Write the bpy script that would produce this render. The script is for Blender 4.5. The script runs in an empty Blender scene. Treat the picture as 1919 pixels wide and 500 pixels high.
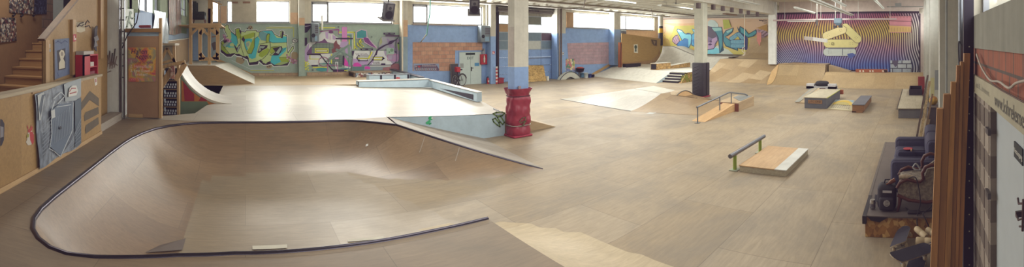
import bpy, bmesh, math, random
from math import sin, cos, tan, pi, radians, hypot, atan2, sqrt
from mathutils import Vector, Matrix
from mathutils.geometry import tessellate_polygon, delaunay_2d_cdt
random.seed(7)
SC = bpy.context.scene
COL = SC.collection
# ------------------------------------------------------------------ survey of the hall (metres)
EYE = 2.7          # camera height above the hall floor
YB = 23.1          # window wall (plane y = YB)
XF = 33.8          # far wall of the recess with the yellow mural
XM = 28.3          # striped mural wall
YR = -0.95         # right-hand wall
XL = -3.05         # left-hand wall
DZ = 0.8           # height of the bowl deck
def ray(px, py):
    a = (px - 460) / 800.0
    return sin(a), cos(a), (77 - py) / 800.0
def Zp(px, py, z=0.0):
    x, y, s = ray(px, py); t = (z - EYE) / s
    return Vector((x * t, y * t, z))
def Yp(px, py, Y):
    x, y, s = ray(px, py); t = Y / y
    return Vector((x * t, Y, EYE + s * t))
def Xp(px, py, X):
    x, y, s = ray(px, py); t = X / x
    return Vector((X, y * t, EYE + s * t))
# ------------------------------------------------------------------ colours / materials
def lin(c):
    c = c.lstrip('#'); o = []
    for i in (0, 2, 4):
        v = int(c[i:i + 2], 16) / 255.0
        o.append(v / 12.92 if v <= 0.04045 else ((v + 0.055) / 1.055) ** 2.4)
    return (o[0], o[1], o[2], 1.0)
_M = {}
def nt(name):
    m = bpy.data.materials.new(name); m.use_nodes = True
    n = m.node_tree; n.nodes.clear()
    out = n.nodes.new('ShaderNodeOutputMaterial')
    b = n.nodes.new('ShaderNodeBsdfPrincipled')
    n.links.new(b.outputs[0], out.inputs[0])
    return m, n, b
def flat(c, rough=0.6, metal=0.0, var=0.10, scale=6.0, spec=0.4):
    """plain colour with faint procedural mottling"""
    key = ('f', c, rough, metal, var, scale, spec)
    if key in _M: return _M[key]
    m, n, b = nt('mat_' + c.lstrip('#'))
    tc = n.nodes.new('ShaderNodeTexCoord')
    no = n.nodes.new('ShaderNodeTexNoise'); no.inputs['Scale'].default_value = scale; no.inputs['Detail'].default_value = 5
    n.links.new(tc.outputs['Object'], no.inputs['Vector'])
    mr = n.nodes.new('ShaderNodeMapRange')
    mr.inputs['From Min'].default_value = 0.25; mr.inputs['From Max'].default_value = 0.75
    mr.inputs['To Min'].default_value = 1 - var; mr.inputs['To Max'].default_value = 1 + var * 0.6
    n.links.new(no.outputs['Fac'], mr.inputs['Value'])
    mx = n.nodes.new('ShaderNodeMix'); mx.data_type = 'RGBA'; mx.blend_type = 'MULTIPLY'; mx.inputs['Factor'].default_value = 1
    mx.inputs['A'].default_value = lin(c)
    n.links.new(mr.outputs['Result'], mx.inputs['B'])
    n.links.new(mx.outputs['Result'], b.inputs['Base Color'])
    b.inputs['Roughness'].default_value = rough; b.inputs['Metallic'].default_value = metal
    b.inputs['Specular IOR Level'].default_value = spec
    _M[key] = m; return m
def ramp(n, stops, interp='LINEAR'):
    r = n.nodes.new('ShaderNodeValToRGB'); e = r.color_ramp.elements
    r.color_ramp.interpolation = interp
    while len(e) > 1: e.remove(e[-1])
    e[0].position = stops[0][0]; e[0].color = stops[0][1]
    for p, c in stops[1:]:
        k = e.new(p); k.color = c
    return r
def mixn(n, a, b, fac, mode='MIX'):
    mx = n.nodes.new('ShaderNodeMix'); mx.data_type = 'RGBA'; mx.blend_type = mode
    for v, k in ((a, 'A'), (b, 'B'), (fac, 'Factor')):
        if hasattr(v, 'links'): n.links.new(v, mx.inputs[k])
        else: mx.inputs[k].default_value = v
    return mx.outputs['Result']
def world_pos(n, sc=(1, 1, 1), rot=(0, 0, 0)):
    g = n.nodes.new('ShaderNodeNewGeometry')
    mp = n.nodes.new('ShaderNodeMapping'); mp.inputs['Scale'].default_value = sc; mp.inputs['Rotation'].default_value = rot
    n.links.new(g.outputs['Position'], mp.inputs['Vector'])
    return mp.outputs['Vector']
def noise(n, vec, scale, detail=6, rough=0.6, dist=0.0):
    no = n.nodes.new('ShaderNodeTexNoise'); no.inputs['Scale'].default_value = scale
    no.inputs['Detail'].default_value = detail; no.inputs['Roughness'].default_value = rough
    no.inputs['Distortion'].default_value = dist
    n.links.new(vec, no.inputs['Vector']); return no.outputs['Fac']
def plywood(key, c1, c2, stain='#6b5f52', pw=2.4, ph=1.2, seam=0.35, rough=0.5, stainamt=0.45, grain=(1.2, 9, 9), rot=0.0, scuff=0.25, spec=0.4, vary=1.0):
    """worn plywood sheets: staggered panels, grain, stains, scuffs"""
    if key in _M: return _M[key]
    m, n, b = nt('plywood_' + key)
    v = world_pos(n, rot=(0, 0, rot))
    br = n.nodes.new('ShaderNodeTexBrick')
    br.inputs['Scale'].default_value = 1.0; br.inputs['Brick Width'].default_value = pw; br.inputs['Row Height'].default_value = ph
    br.inputs['Mortar Size'].default_value = 0.006; br.inputs['Mortar Smooth'].default_value = 0.6; br.inputs['Bias'].default_value = 0.0
    br.offset = 0.5
    br.inputs['Color1'].default_value = (0, 0, 0, 1); br.inputs['Color2'].default_value = (vary, vary, vary, 1); br.inputs['Mortar'].default_value = (0.5, 0.5, 0.5, 1)
    n.links.new(v, br.inputs['Vector'])
    base = mixn(n, lin(c1), lin(c2), br.outputs['Color'])
    g = noise(n, world_pos(n, sc=grain, rot=(0, 0, rot)), 2.2, 8, 0.65, 0.6)
    r1 = ramp(n, [(0.3, (0.80, 0.78, 0.75, 1)), (0.7, (1.08, 1.06, 1.04, 1))]); n.links.new(g, r1.inputs[0])
    base = mixn(n, base, r1.outputs[0], 1.0, 'MULTIPLY')
    st = noise(n, world_pos(n, sc=(0.55, 0.8, 0.8)), 1.1, 9, 0.68, 0.4)
    r2 = ramp(n, [(0.44, (0, 0, 0, 1)), (0.74, (stainamt, stainamt, stainamt, 1))]); n.links.new(st, r2.inputs[0])
    base = mixn(n, base, lin(stain), r2.outputs[0])
    sc = noise(n, world_pos(n, sc=(6, 1.2, 4), rot=(0, 0, 0.7)), 2.5, 10, 0.75, 1.5)
    r3 = ramp(n, [(0.62, (0, 0, 0, 1)), (0.72, (scuff, scuff, scuff, 1))]); n.links.new(sc, r3.inputs[0])
    base = mixn(n, base, lin('#4a4038'), r3.outputs[0])
    base = mixn(n, base, lin('#5a4c3c'), mixn(n, (0, 0, 0, 1), (seam, seam, seam, 1), br.outputs['Fac']))
    n.links.new(base, b.inputs['Base Color'])
    rr = n.nodes.new('ShaderNodeMapRange'); rr.inputs['To Min'].default_value = rough - 0.08; rr.inputs['To Max'].default_value = rough + 0.14
    n.links.new(st, rr.inputs['Value']); n.links.new(rr.outputs['Result'], b.inputs['Roughness'])
    b.inputs['Specular IOR Level'].default_value = spec
    _M[key] = m; return m
def wood(key, c1, c2, axis='z', rough=0.6, scale=1.0):
    """sawn timber with grain along one axis"""
    if key in _M: return _M[key]
    m, n, b = nt('timber_' + key)
    s = {'x': (0.5, 9, 9), 'y': (9, 0.5, 9), 'z': (9, 9, 0.5)}[axis]
    tc = n.nodes.new('ShaderNodeTexCoord'); mp = n.nodes.new('ShaderNodeMapping'); mp.inputs['Scale'].default_value = s
    n.links.new(tc.outputs['Object'], mp.inputs['Vector'])
    g = noise(n, mp.outputs['Vector'], 1.6 * scale, 8, 0.65, 1.2)
    r = ramp(n, [(0.3, lin(c2)), (0.62, lin(c1))]); n.links.new(g, r.inputs[0])
    kn = noise(n, mp.outputs['Vector'], 0.9, 2, 0.4, 0.2)
    r2 = ramp(n, [(0.70, (0, 0, 0, 1)), (0.78, (0.5, 0.5, 0.5, 1))]); n.links.new(kn, r2.inputs[0])
    n.links.new(mixn(n, r.outputs[0], lin('#5a3a22'), r2.outputs[0]), b.inputs['Base Color'])
    b.inputs['Roughness'].default_value = rough
    _M[key] = m; return m
def osb(key, c1='#b08a52', c2='#7c5a30', scale=1.0):
    if key in _M: return _M[key]
    m, n, b = nt('osb_' + key)
    v = world_pos(n)
    vo = n.nodes.new('ShaderNodeTexVoronoi'); vo.inputs['Scale'].default_value = 14 * scale; vo.inputs['Randomness'].default_value = 1
    n.links.new(world_pos(n, sc=(0.6, 1.4, 1.0), rot=(0.5, 0.4, 0.6)), vo.inputs['Vector'])
    r = ramp(n, [(0.1, lin(c2)), (0.5, lin(c1)), (0.9, lin('#c9a468'))]); n.links.new(vo.outputs['Color'], r.inputs[0])
    no = noise(n, v, 3, 6)
    r2 = ramp(n, [(0.35, (0.75, 0.75, 0.75, 1)), (0.7, (1.1, 1.1, 1.1, 1))]); n.links.new(no, r2.inputs[0])
    n.links.new(mixn(n, r.outputs[0], r2.outputs[0], 1.0, 'MULTIPLY'), b.inputs['Base Color'])
    b.inputs['Roughness'].default_value = 0.65
    _M[key] = m; return m
def concrete(key, c, dark='#8d877b', amt=0.5, streak=True, rough=0.85):
    if key in _M: return _M[key]
    m, n, b = nt('concrete_' + key)
    s1 = noise(n, world_pos(n, sc=(6, 6, 0.35) if streak else (1, 1, 1)), 0.8, 9, 0.65)
    r1 = ramp(n, [(0.42, (0, 0, 0, 1)), (0.78, (amt, amt, amt, 1))]); n.links.new(s1, r1.inputs[0])
    base = mixn(n, lin(c), lin(dark), r1.outputs[0])
    s2 = noise(n, world_pos(n), 3.5, 10, 0.7)
    r2 = ramp(n, [(0.3, (0.86, 0.86, 0.86, 1)), (0.7, (1.06, 1.06, 1.06, 1))]); n.links.new(s2, r2.inputs[0])
    n.links.new(mixn(n, base, r2.outputs[0], 1.0, 'MULTIPLY'), b.inputs['Base Color'])
    b.inputs['Roughness'].default_value = rough
    _M[key] = m; return m
def bricks(key, c1, c2, mortar, w, h, axes='xz', ms=0.012, hollow=True, off=0.5):
    if key in _M: return _M[key]
    m, n, b = nt('bricks_' + key)
    g = n.nodes.new('ShaderNodeNewGeometry'); sp = n.nodes.new('ShaderNodeSeparateXYZ'); n.links.new(g.outputs['Position'], sp.inputs[0])
    cb = n.nodes.new('ShaderNodeCombineXYZ')
    n.links.new(sp.outputs[axes[0].upper()], cb.inputs[0]); n.links.new(sp.outputs[axes[1].upper()], cb.inputs[1])
    br = n.nodes.new('ShaderNodeTexBrick'); br.inputs['Scale'].default_value = 1; br.offset = off
    br.inputs['Brick Width'].default_value = w; br.inputs['Row Height'].default_value = h; br.inputs['Mortar Size'].default_value = ms
    br.inputs['Color1'].default_value = lin(c1); br.inputs['Color2'].default_value = lin(c2); br.inputs['Mortar'].default_value = lin(mortar)
    n.links.new(cb.outputs[0], br.inputs['Vector'])
    base = br.outputs['Color']
    if hollow:
        wv = n.nodes.new('ShaderNodeTexWave'); wv.inputs['Scale'].default_value = 5.0 / w * 0.314; wv.bands_direction = 'X'; wv.inputs['Distortion'].default_value = 0.6
        n.links.new(cb.outputs[0], wv.inputs['Vector'])
        r = ramp(n, [(0.1, (0.78, 0.74, 0.72, 1)), (0.5, (1, 1, 1, 1))]); n.links.new(wv.outputs['Fac'], r.inputs[0])
        base = mixn(n, base, r.outputs[0], 1.0, 'MULTIPLY')
    s2 = noise(n, world_pos(n), 2.5, 8, 0.7)
    r2 = ramp(n, [(0.3, (0.78, 0.78, 0.78, 1)), (0.7, (1.12, 1.12, 1.12, 1))]); n.links.new(s2, r2.inputs[0])
    n.links.new(mixn(n, base, r2.outputs[0], 1.0, 'MULTIPLY'), b.inputs['Base Color'])
    b.inputs['Roughness'].default_value = 0.85
    _M[key] = m; return m
def fabric(key, c1, c2, scale=40, rough=0.9, bump=0.2):
    if key in _M: return _M[key]
    m, n, b = nt('fabric_' + key)
    tc = n.nodes.new('ShaderNodeTexCoord')
    g = noise(n, tc.outputs['Object'], scale, 6, 0.6, 0.5)
    r = ramp(n, [(0.35, lin(c2)), (0.65, lin(c1))]); n.links.new(g, r.inputs[0]); n.links.new(r.outputs[0], b.inputs['Base Color'])
    bp = n.nodes.new('ShaderNodeBump'); bp.inputs['Strength'].default_value = bump; bp.inputs['Distance'].default_value = 0.02
    n.links.new(g, bp.inputs['Height']); n.links.new(bp.outputs[0], b.inputs['Normal'])
    b.inputs['Roughness'].default_value = rough
    _M[key] = m; return m
def collage(key, cols, scale=20, sc=(1, 1, 1)):
    """many small printed patches"""
    if key in _M: return _M[key]
    m, n, b = nt('collage_' + key)
    vo = n.nodes.new('ShaderNodeTexVoronoi'); vo.inputs['Scale'].default_value = scale; vo.distance = 'CHEBYCHEV'
    n.links.new(world_pos(n, sc=sc), vo.inputs['Vector'])
    st = [(i / len(cols), lin(c)) for i, c in enumerate(cols)]
    sp = n.nodes.new('ShaderNodeSeparateColor'); n.links.new(vo.outputs['Color'], sp.inputs[0])
    r = ramp(n, st, 'CONSTANT'); n.links.new(sp.outputs[0], r.inputs[0])
    g = noise(n, world_pos(n, sc=sc), scale * 2.2, 4)
    r2 = ramp(n, [(0.4, (0.6, 0.6, 0.6, 1)), (0.6, (1.1, 1.1, 1.1, 1))]); n.links.new(g, r2.inputs[0])
    n.links.new(mixn(n, r.outputs[0], r2.outputs[0], 1.0, 'MULTIPLY'), b.inputs['Base Color'])
    b.inputs['Roughness'].default_value = 0.5
    _M[key] = m; return m
def glassy(key='pane'):
    if key in _M: return _M[key]
    m = bpy.data.materials.new('window_glass'); m.use_nodes = True
    n = m.node_tree; n.nodes.clear()
    out = n.nodes.new('ShaderNodeOutputMaterial'); t = n.nodes.new('ShaderNodeBsdfTransparent'); g = n.nodes.new('ShaderNodeBsdfGlossy')
    g.inputs['Roughness'].default_value = 0.05; mx = n.nodes.new('ShaderNodeMixShader'); mx.inputs[0].default_value = 0.05
    n.links.new(t.outputs[0], mx.inputs[1]); n.links.new(g.outputs[0], mx.inputs[2]); n.links.new(mx.outputs[0], out.inputs[0])
    _M[key] = m; return m
# ------------------------------------------------------------------ mesh builder
class MB:
    def __init__(s): s.v = []; s.f = []; s.m = []; s.sm = []; s.mats = []
    def mi(s, mat):
        if mat is None: return 0
        if mat not in s.mats: s.mats.append(mat)
        return s.mats.index(mat)
    def add(s, vs, fs, mat=None, smooth=False):
        b = len(s.v); k = s.mi(mat); s.v += [Vector(p) for p in vs]
        for f in fs: s.f.append([b + i for i in f]); s.m.append(k); s.sm.append(smooth)
        return b
    def box(s, x0, x1, y0, y1, z0, z1, mat=None):
        x0, x1 = min(x0, x1), max(x0, x1); y0, y1 = min(y0, y1), max(y0, y1); z0, z1 = min(z0, z1), max(z0, z1)
        v = [(x0, y0, z0), (x1, y0, z0), (x1, y1, z0), (x0, y1, z0), (x0, y0, z1), (x1, y0, z1), (x1, y1, z1), (x0, y1, z1)]
        s.add(v, [(0, 3, 2, 1), (4, 5, 6, 7), (0, 1, 5, 4), (1, 2, 6, 5), (2, 3, 7, 6), (3, 0, 4, 7)], mat); return s
    def hexa(s, b, t, mat=None):
        """box from four bottom and four top corners"""
        s.add(list(b) + list(t), [(0, 3, 2, 1), (4, 5, 6, 7), (0, 1, 5, 4), (1, 2, 6, 5), (2, 3, 7, 6), (3, 0, 4, 7)], mat); return s
    def rbox(s, x0, x1, y0, y1, z0, z1, r=0.03, seg=3, mat=None):
        """box with rounded edges"""
        bm = bmesh.new(); bmesh.ops.create_cube(bm, size=1)
        for v in bm.verts:
            v.co = Vector(((x0 + x1) / 2 + v.co.x * (x1 - x0), (y0 + y1) / 2 + v.co.y * (y1 - y0), (z0 + z1) / 2 + v.co.z * (z1 - z0)))
        bmesh.ops.bevel(bm, geom=bm.edges[:], offset=r, segments=seg, profile=0.5, affect='EDGES')
        bm.verts.ensure_lookup_table(); bm.verts.index_update()
        s.add([v.co.copy() for v in bm.verts], [[v.index for v in f.verts] for f in bm.faces], mat, True); bm.free(); return s
    def prism(s, pts, d, mat=None, caps=True, smooth=False):
        """closed polygon of 3D points extruded by vector d"""
        d = Vector(d); n = len(pts); p = [Vector(q) for q in pts]
        v = p + [q + d for q in p]; fs = []
        for i in range(n): j = (i + 1) % n; fs.append((i, j, n + j, n + i))
        s.add(v, fs, mat, smooth)
        if caps:
            tr = tessellate_polygon([p])
            s.add(v, [tuple(t) for t in tr] + [tuple(n + i for i in reversed(t)) for t in tr], mat)
        return s
    def poly(s, pts, mat=None):
        p = [Vector(q) for q in pts]
        if len(p) <= 4: s.add(p, [tuple(range(len(p)))], mat)
        else: s.add(p, [tuple(t) for t in tessellate_polygon([p])], mat)
        return s
    def tube(s, path, r, mat=None, seg=10, cap=True, closed=False):
        p = [Vector(q) for q in path]; n = len(p); rs = r if isinstance(r, (list, tuple)) else [r] * n
        rings = []; up = None
        for i in range(n):
            if closed: t = p[(i + 1) % n] - p[i - 1]
            else: t = p[min(i + 1, n - 1)] - p[max(i - 1, 0)]
            t.normalize()
            if up is None:
                up = Vector((0, 0, 1)) if abs(t.z) < 0.9 else Vector((1, 0, 0))
            a = t.cross(up)
            if a.length < 1e-5: a = t.orthogonal()
            a.normalize(); up = a.cross(t).normalized()
            rings.append([p[i] + (a * cos(2 * pi * k / seg) + up * sin(2 * pi * k / seg)) * rs[i] for k in range(seg)])
        v = [q for R in rings for q in R]; fs = []
        for i in range(n if closed else n - 1):
            for k in range(seg):
                k2 = (k + 1) % seg; j = (i + 1) % n
                fs.append((i * seg + k, i * seg + k2, j * seg + k2, j * seg + k))
        s.add(v, fs, mat, True)
        if cap and not closed:
            s.add(rings[0], [tuple(reversed(range(seg)))], mat); s.add(rings[-1], [tuple(range(seg))], mat)
        return s
    def lathe(s, prof, c=(0, 0, 0), mat=None, seg=20, axis='z'):
        """profile [(r, h)] spun about an axis through c"""
        v = []; fs = []; c = Vector(c)
        for r, h in prof:
            for k in range(seg):
                a = 2 * pi * k / seg; q = (r * cos(a), r * sin(a), h)
                if axis == 'x': q = (h, r * cos(a), r * sin(a))
                if axis == 'y': q = (r * cos(a), h, -r * sin(a))
                v.append(c + Vector(q))
        for i in range(len(prof) - 1):
            for k in range(seg):
                k2 = (k + 1) % seg; fs.append((i * seg + k, i * seg + k2, (i + 1) * seg + k2, (i + 1) * seg + k))
        s.add(v, fs, mat, True)
        s.add(v[:seg], [tuple(reversed(range(seg)))], mat); s.add(v[-seg:], [tuple(range(seg))], mat)
        return s
    def grid(s, P, mat=None, smooth=True):
        """2D list of points"""
        n, k = len(P), len(P[0]); v = [q for R in P for q in R]; fs = []
        for i in range(n - 1):
            for j in range(k - 1): fs.append((i * k + j, i * k + j + 1, (i + 1) * k + j + 1, (i + 1) * k + j))
        s.add(v, fs, mat, smooth); return s
    def xf(s, M, start=0):
        for i in range(start, len(s.v)): s.v[i] = M @ s.v[i]
        return s
    def build(s, name, mat=None, parent=None, label=None):
        o0 = Vector(parent.location) if parent is not None else Vector((0, 0, 0))
        if parent is not None and parent.parent is not None: o0 = o0 + Vector(parent.parent.location)
        me = bpy.data.meshes.new(name); me.from_pydata([tuple(q - o0) for q in s.v], [], s.f)
        if s.mats:
            for m in s.mats: me.materials.append(m)
            if mat is not None and None in s.mats: pass
        elif mat is not None: me.materials.append(mat)
        for i, p in enumerate(me.polygons):
            p.use_smooth = s.sm[i]
            if s.mats: p.material_index = s.m[i]
        me.update()
        o = bpy.data.objects.new(name, me); COL.objects.link(o)
        if parent is not None: o.parent = parent
        if label: o['label'] = label
        return o
def thing(name, label, cat, loc=(0, 0, 0), group=None):
    o = bpy.data.objects.new(name, None); COL.objects.link(o); o.location = loc; o.empty_display_size = 0.1
    o['label'] = label; o['category'] = cat
    if group: o['group'] = group
    return o
def tag(o, label, cat, group=None, kind=None):
    o['label'] = label; o['category'] = cat
    if group: o['group'] = group
    if kind: o['kind'] = kind
    return o
def struct(o, label=None):
    o['kind'] = 'structure'
    if label: o['label'] = label
    return o
def dup(root, loc, label=None, rz=None):
    r = root.copy(); COL.objects.link(r); r.location = loc
    if rz is not None: r.rotation_euler = (0, 0, rz)
    if label: r['label'] = label
    for ch in list(root.children):
        c = ch.copy(); COL.objects.link(c); c.parent = r
        for g in ch.children:
            d = g.copy(); COL.objects.link(d); d.parent = c
    return r
_font = None
def text_mesh(txt, origin, right, up, size, mat, name, parent, shear=0.0, extr=0.0, align='LEFT', label=None, sx=1.0):
    """lettering as flat mesh on a plane"""
    cu = bpy.data.curves.new(name, 'FONT'); cu.body = txt; cu.size = size; cu.align_x = align; cu.shear = shear; cu.extrude = extr
    ob = bpy.data.objects.new(name + '_tmp', cu); COL.objects.link(ob)
    dg = bpy.context.evaluated_depsgraph_get(); me = bpy.data.meshes.new_from_object(ob.evaluated_get(dg))
    bpy.data.objects.remove(ob); bpy.data.curves.remove(cu)
    R = Vector(right).normalized(); U = Vector(up).normalized(); N = R.cross(U)
    o0 = Vector(parent.location) if parent is not None else Vector((0, 0, 0))
    if parent is not None and parent.parent is not None: o0 = o0 + Vector(parent.parent.location)
    O = Vector(origin)
    for v in me.vertices: v.co = O + R * v.co.x * sx + U * v.co.y + N * v.co.z - o0
    me.materials.clear(); me.materials.append(mat)
    o = bpy.data.objects.new(name, me); COL.objects.link(o)
    if parent is not None: o.parent = parent
    if label: o['label'] = label
    return o
def stroke(pts, w, closed=False):
    """2D polyline to list of quads of width w"""
    out = []; n = len(pts)
    for i in range(n if closed else n - 1):
        a = pts[i]; b = pts[(i + 1) % n]; dx, dy = b[0] - a[0], b[1] - a[1]; L = hypot(dx, dy) or 1; ux, uy = dx / L * w / 2, dy / L * w / 2
        out.append([(a[0] - ux - uy, a[1] - uy + ux), (b[0] + ux - uy, b[1] + uy + ux), (b[0] + ux + uy, b[1] + uy - ux), (a[0] - ux + uy, a[1] - uy - ux)])
    return out
def ell(cx, cy, rx, ry=None, n=18, a0=0, a1=2 * pi):
    ry = rx if ry is None else ry
    return [(cx + rx * cos(a0 + (a1 - a0) * i / n), cy + ry * sin(a0 + (a1 - a0) * i / n)) for i in range(n + (0 if a1 - a0 > 6.2 else 1))]
class Paint:
    """flat painted shapes, layered a few mm apart on a wall plane; coordinates in survey-photo pixels"""
    def __init__(s, fn, nrm, ox, oy, sc, step=0.0006, base=0.004):
        s.fn = fn; s.n = Vector(nrm); s.ox, s.oy, s.sc = ox, oy, sc; s.mb = MB(); s.k = 0; s.step = step; s.base = base
    cx = 1e9
    def p(s, pts, c, rough=0.6):
        pts = [(min(x, s.cx), y) for x, y in pts]
        off = s.n * (s.base + s.step * s.k); s.k += 1
        s.mb.poly([s.fn(s.ox + x / s.sc, s.oy + y / s.sc) + off for x, y in pts], c if not isinstance(c, str) else flat(c, rough, var=0.08, scale=3))
    def l(s, pts, w, c, closed=False):
        off = s.n * (s.base + s.step * s.k); s.k += 1
        m = c if not isinstance(c, str) else flat(c, 0.6, var=0.08, scale=3)
        for q in stroke(pts, w, closed): s.mb.poly([s.fn(s.ox + x / s.sc, s.oy + y / s.sc) + off for x, y in q], m)
# ================================================================== SETTING
def bx(px, Y=YB): return Y * tan((px - 460) / 800.0)
CONC = concrete('wall', '#b9b3a4', '#96907f', 0.5)
CONCW = concrete('pale', '#c6c3b8', '#a39e92', 0.45)
CONCR = concrete('grey', '#9a968a', '#6e6a60', 0.6)
GREEN = concrete('sage', '#98aaa0', '#889a90', 0.4, streak=False, rough=0.75)
BLUE = concrete('blue', '#86a3cf', '#7690c0', 0.4, streak=False, rough=0.6)
SLATE = concrete('slate', '#8ea1ac', '#6b7d8a', 0.4, streak=False)
PLYF = plywood('floor', '#a0927c', '#93836a', stain='#777066', pw=2.5, ph=1.25, rough=0.50, stainamt=0.85, scuff=0.40, seam=0.6, spec=0.35)
WOODX = wood('batten_x', '#b39468', '#94744c', 'x'); WOODY = wood('batten_y', '#b39468', '#94744c', 'y'); WOODZ = wood('batten_z', '#b8976a', '#967549', 'z')
DKMET = flat('#2c2a33', 0.45, 0.6); STEEL = flat('#8b8d92', 0.35, 0.9, spec=0.5); WHITEM = flat('#d6d6d0', 0.5)
BLACK = flat('#1d1a20', 0.6); OFFW = flat('#d8d5ca', 0.6)
fl = MB().box(-7, 36, -1.3, 24, -0.15, 0.0).build('floor', PLYF); struct(fl, 'worn plywood floor of the hall')
struct(MB().box(-5.3, -3.03, 3.0, 10.94, .0, .8).build('floor_stairwell', PLYF), 'raised floor at the foot of the stairs')
# ceiling with concrete ribs
cm = MB(); cm.box(-7, 36, -1.5, 24, 5.42, 5.6)
x = -5.0
while x < 34:
    cm.hexa([(x - .10, 10.4, 5.05), (x + .10, 10.4, 5.05), (x + .10, 22.3, 5.05), (x - .10, 22.3, 5.05)],
            [(x - .22, 10.4, 5.43), (x + .22, 10.4, 5.43), (x + .22, 22.3, 5.43), (x - .22, 22.3, 5.43)]); x += 1.06
struct(cm.build('ceiling', concrete('ceil', '#c9c5b6', '#aaa595', 0.35, streak=False)), 'pale ribbed concrete ceiling')
# window wall, y = YB
Z0, Z1 = 3.70, 4.88
OPEN = [(bx(397), bx(413)), (bx(425), bx(543)), (bx(583), bx(736)), (bx(773), bx(905)), (bx(1061), bx(1143.5)), (bx(1163), bx(1226))]
GX0, GX1 = bx(929), bx(1044)
w = MB()
def wallbit(x0, x1, z0, z1, m): w.box(x0, x1, YB, YB + .35, z0, z1, m)
xb = bx(763)
wallbit(-3.5, xb, -.1, Z0 - .05, GREEN)
wallbit(xb, GX0, -.1, Z0 - .05, BLUE); wallbit(GX1, 36, -.1, Z0 - .05, BLUE)
wallbit(GX0, GX1, 4.42, 5.5, CONCR)
wallbit(-3.5, GX0, Z1, 5.5, CONC); wallbit(GX1, 36, Z1, 5.5, CONC)
wallbit(-3.5, GX0, Z0 - .05, Z0, CONCW); wallbit(GX1, 36, Z0 - .05, Z0, CONCW)
xs = [-3.5] + [v for o in OPEN[:4] for v in o] + [GX0]
for i in range(0, len(xs), 2): wallbit(xs[i], xs[i + 1], Z0, Z1, CONC)
xs = [GX1] + [v for o in OPEN[4:] for v in o] + [36]
for i in range(0, len(xs), 2): wallbit(xs[i], xs[i + 1], Z0, Z1, CONC)
# peach overpaint beside the windows
PEACH = concrete('peach', '#c9a98c', '#b8987c', 0.3, streak=False)
w.box(bx(544), bx(560), YB - .004, YB, 3.62, 4.25, PEACH); w.box(bx(413), bx(425), YB - .004, YB, 3.66, 4.6, PEACH)
w.box(bx(739), bx(752), YB - .004, YB, 3.70, 3.74, PEACH)
# right of the last pier the recess is bare plaster
w.box(bx(1160), 33.8, YB - .006, YB, .5, 3.69, concrete('recess', '#c8ab8c', '#b39a80', 0.35, streak=False))
struct(w.build('wall_back'), 'long painted window wall, sage green then sky blue below')
# windows
FR = flat('#8f9196', 0.5, 0.3); GL = glassy()
for i, (x0, x1) in enumerate(OPEN):
    f = MB(); t = .06; y0, y1 = YB + .12, YB + .2
    f.box(x0, x1, y0, y1, Z0, Z0 + t); f.box(x0, x1, y0, y1, Z1 - t, Z1); f.box(x0, x0 + t, y0, y1, Z0, Z1); f.box(x1 - t, x1, y0, y1, Z0, Z1)
    f.box(x0 - .05, x1 + .05, YB - .06, YB + .12, Z0 - .04, Z0)
    if i in (2, 3, 4, 5):
        xm = x0 + (x1 - x0) * (.2 if i < 4 else .16); f.box(xm - .06, xm + .06, y0 - .03, y1, Z0, Z1)
        if i < 4: f.box(x0 + .05, xm, y0 - .03, y1, Z1 - .16, Z1 - .03); f.box(x0 + .05, xm, y0 - .03, y1, Z0 + .04, Z0 + .12); f.box(x0, x0 + .12, y0 - .03, y1, Z0, Z1)
    fo = struct(f.build('window_%d' % (i + 1), FR), 'high strip window, blown out by daylight')
    g = MB().box(x0 + .03, x1 - .03, YB + .15, YB + .16, Z0 + .03, Z1 - .03).build('glass', GL, fo)
# plastered-up bay in the first window, boarded pane in the fifth
w = MB(); w.box(bx(434), bx(481), YB + .02, YB + .3, Z0, Z1, concrete('plaster', '#b5ad9c', '#9a917f', 0.5, streak=False))
for a, b in ((434, 446), (455, 469)): w.box(bx(a), bx(b), YB, YB + .02, 4.74, 4.84, flat('#8a6a58'))
struct(w.build('trim_1'), 'bricked and plastered part of the first window')
struct(MB().box(bx(1062.5), bx(1075), YB + .02, YB + .1, Z0 + .02, Z1 - .03).build('trim_2', flat('#9a7d5e', 0.7)), 'brown board closing a window pane')
# lintel shelf of wood under the third window
struct(MB().box(bx(773), bx(893), YB - .05, YB + .02, Z0 - .06, Z0 + .03).build('trim_3', wood('sill', '#b09a80', '#8f7a62', 'x')), 'wooden window sill')
# piers of the window wall
def pier(n, px0, px1, y0, lowc, zc, lab, zb=-.05):
    m = MB(); x0, x1 = bx(px0, y0), bx(px1, y0)
    m.box(x0, x1, y0, YB, zb, zc, lowc); m.box(x0, x1, y0, YB, zc, 5.3, CONCW)
    return struct(m.build('pillar_%d' % n), lab)
pier(1, 560, 571, 22.75, GREEN, 3.70, 'slim pier between the two green murals', .81); pier(2, 752, 764, 22.75, SLATE, 2.95, 'pier where the green wall turns blue', .81)
pier(3, 920, 929, 22.5, BLUE, 3.0, 'blue pier left of the sectional gate'); pier(4, 1044, 1060, 22.5, BLUE, 3.25, 'blue pier right of the sectional gate')
pier(5, 1151, 1163, 22.5, BLUE, 3.65, 'blue and white pier at the far ramps', .75)
w = MB(); w.box(bx(752, 22.74), bx(764, 22.74), 22.735, 22.75, 2.95, 3.9, PEACH); w.box(bx(560, 22.74), bx(571, 22.74), 22.735, 22.75, 3.55, 3.95, PEACH)
struct(w.build('trim_4'), 'peach patches of paint on the piers')
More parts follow.
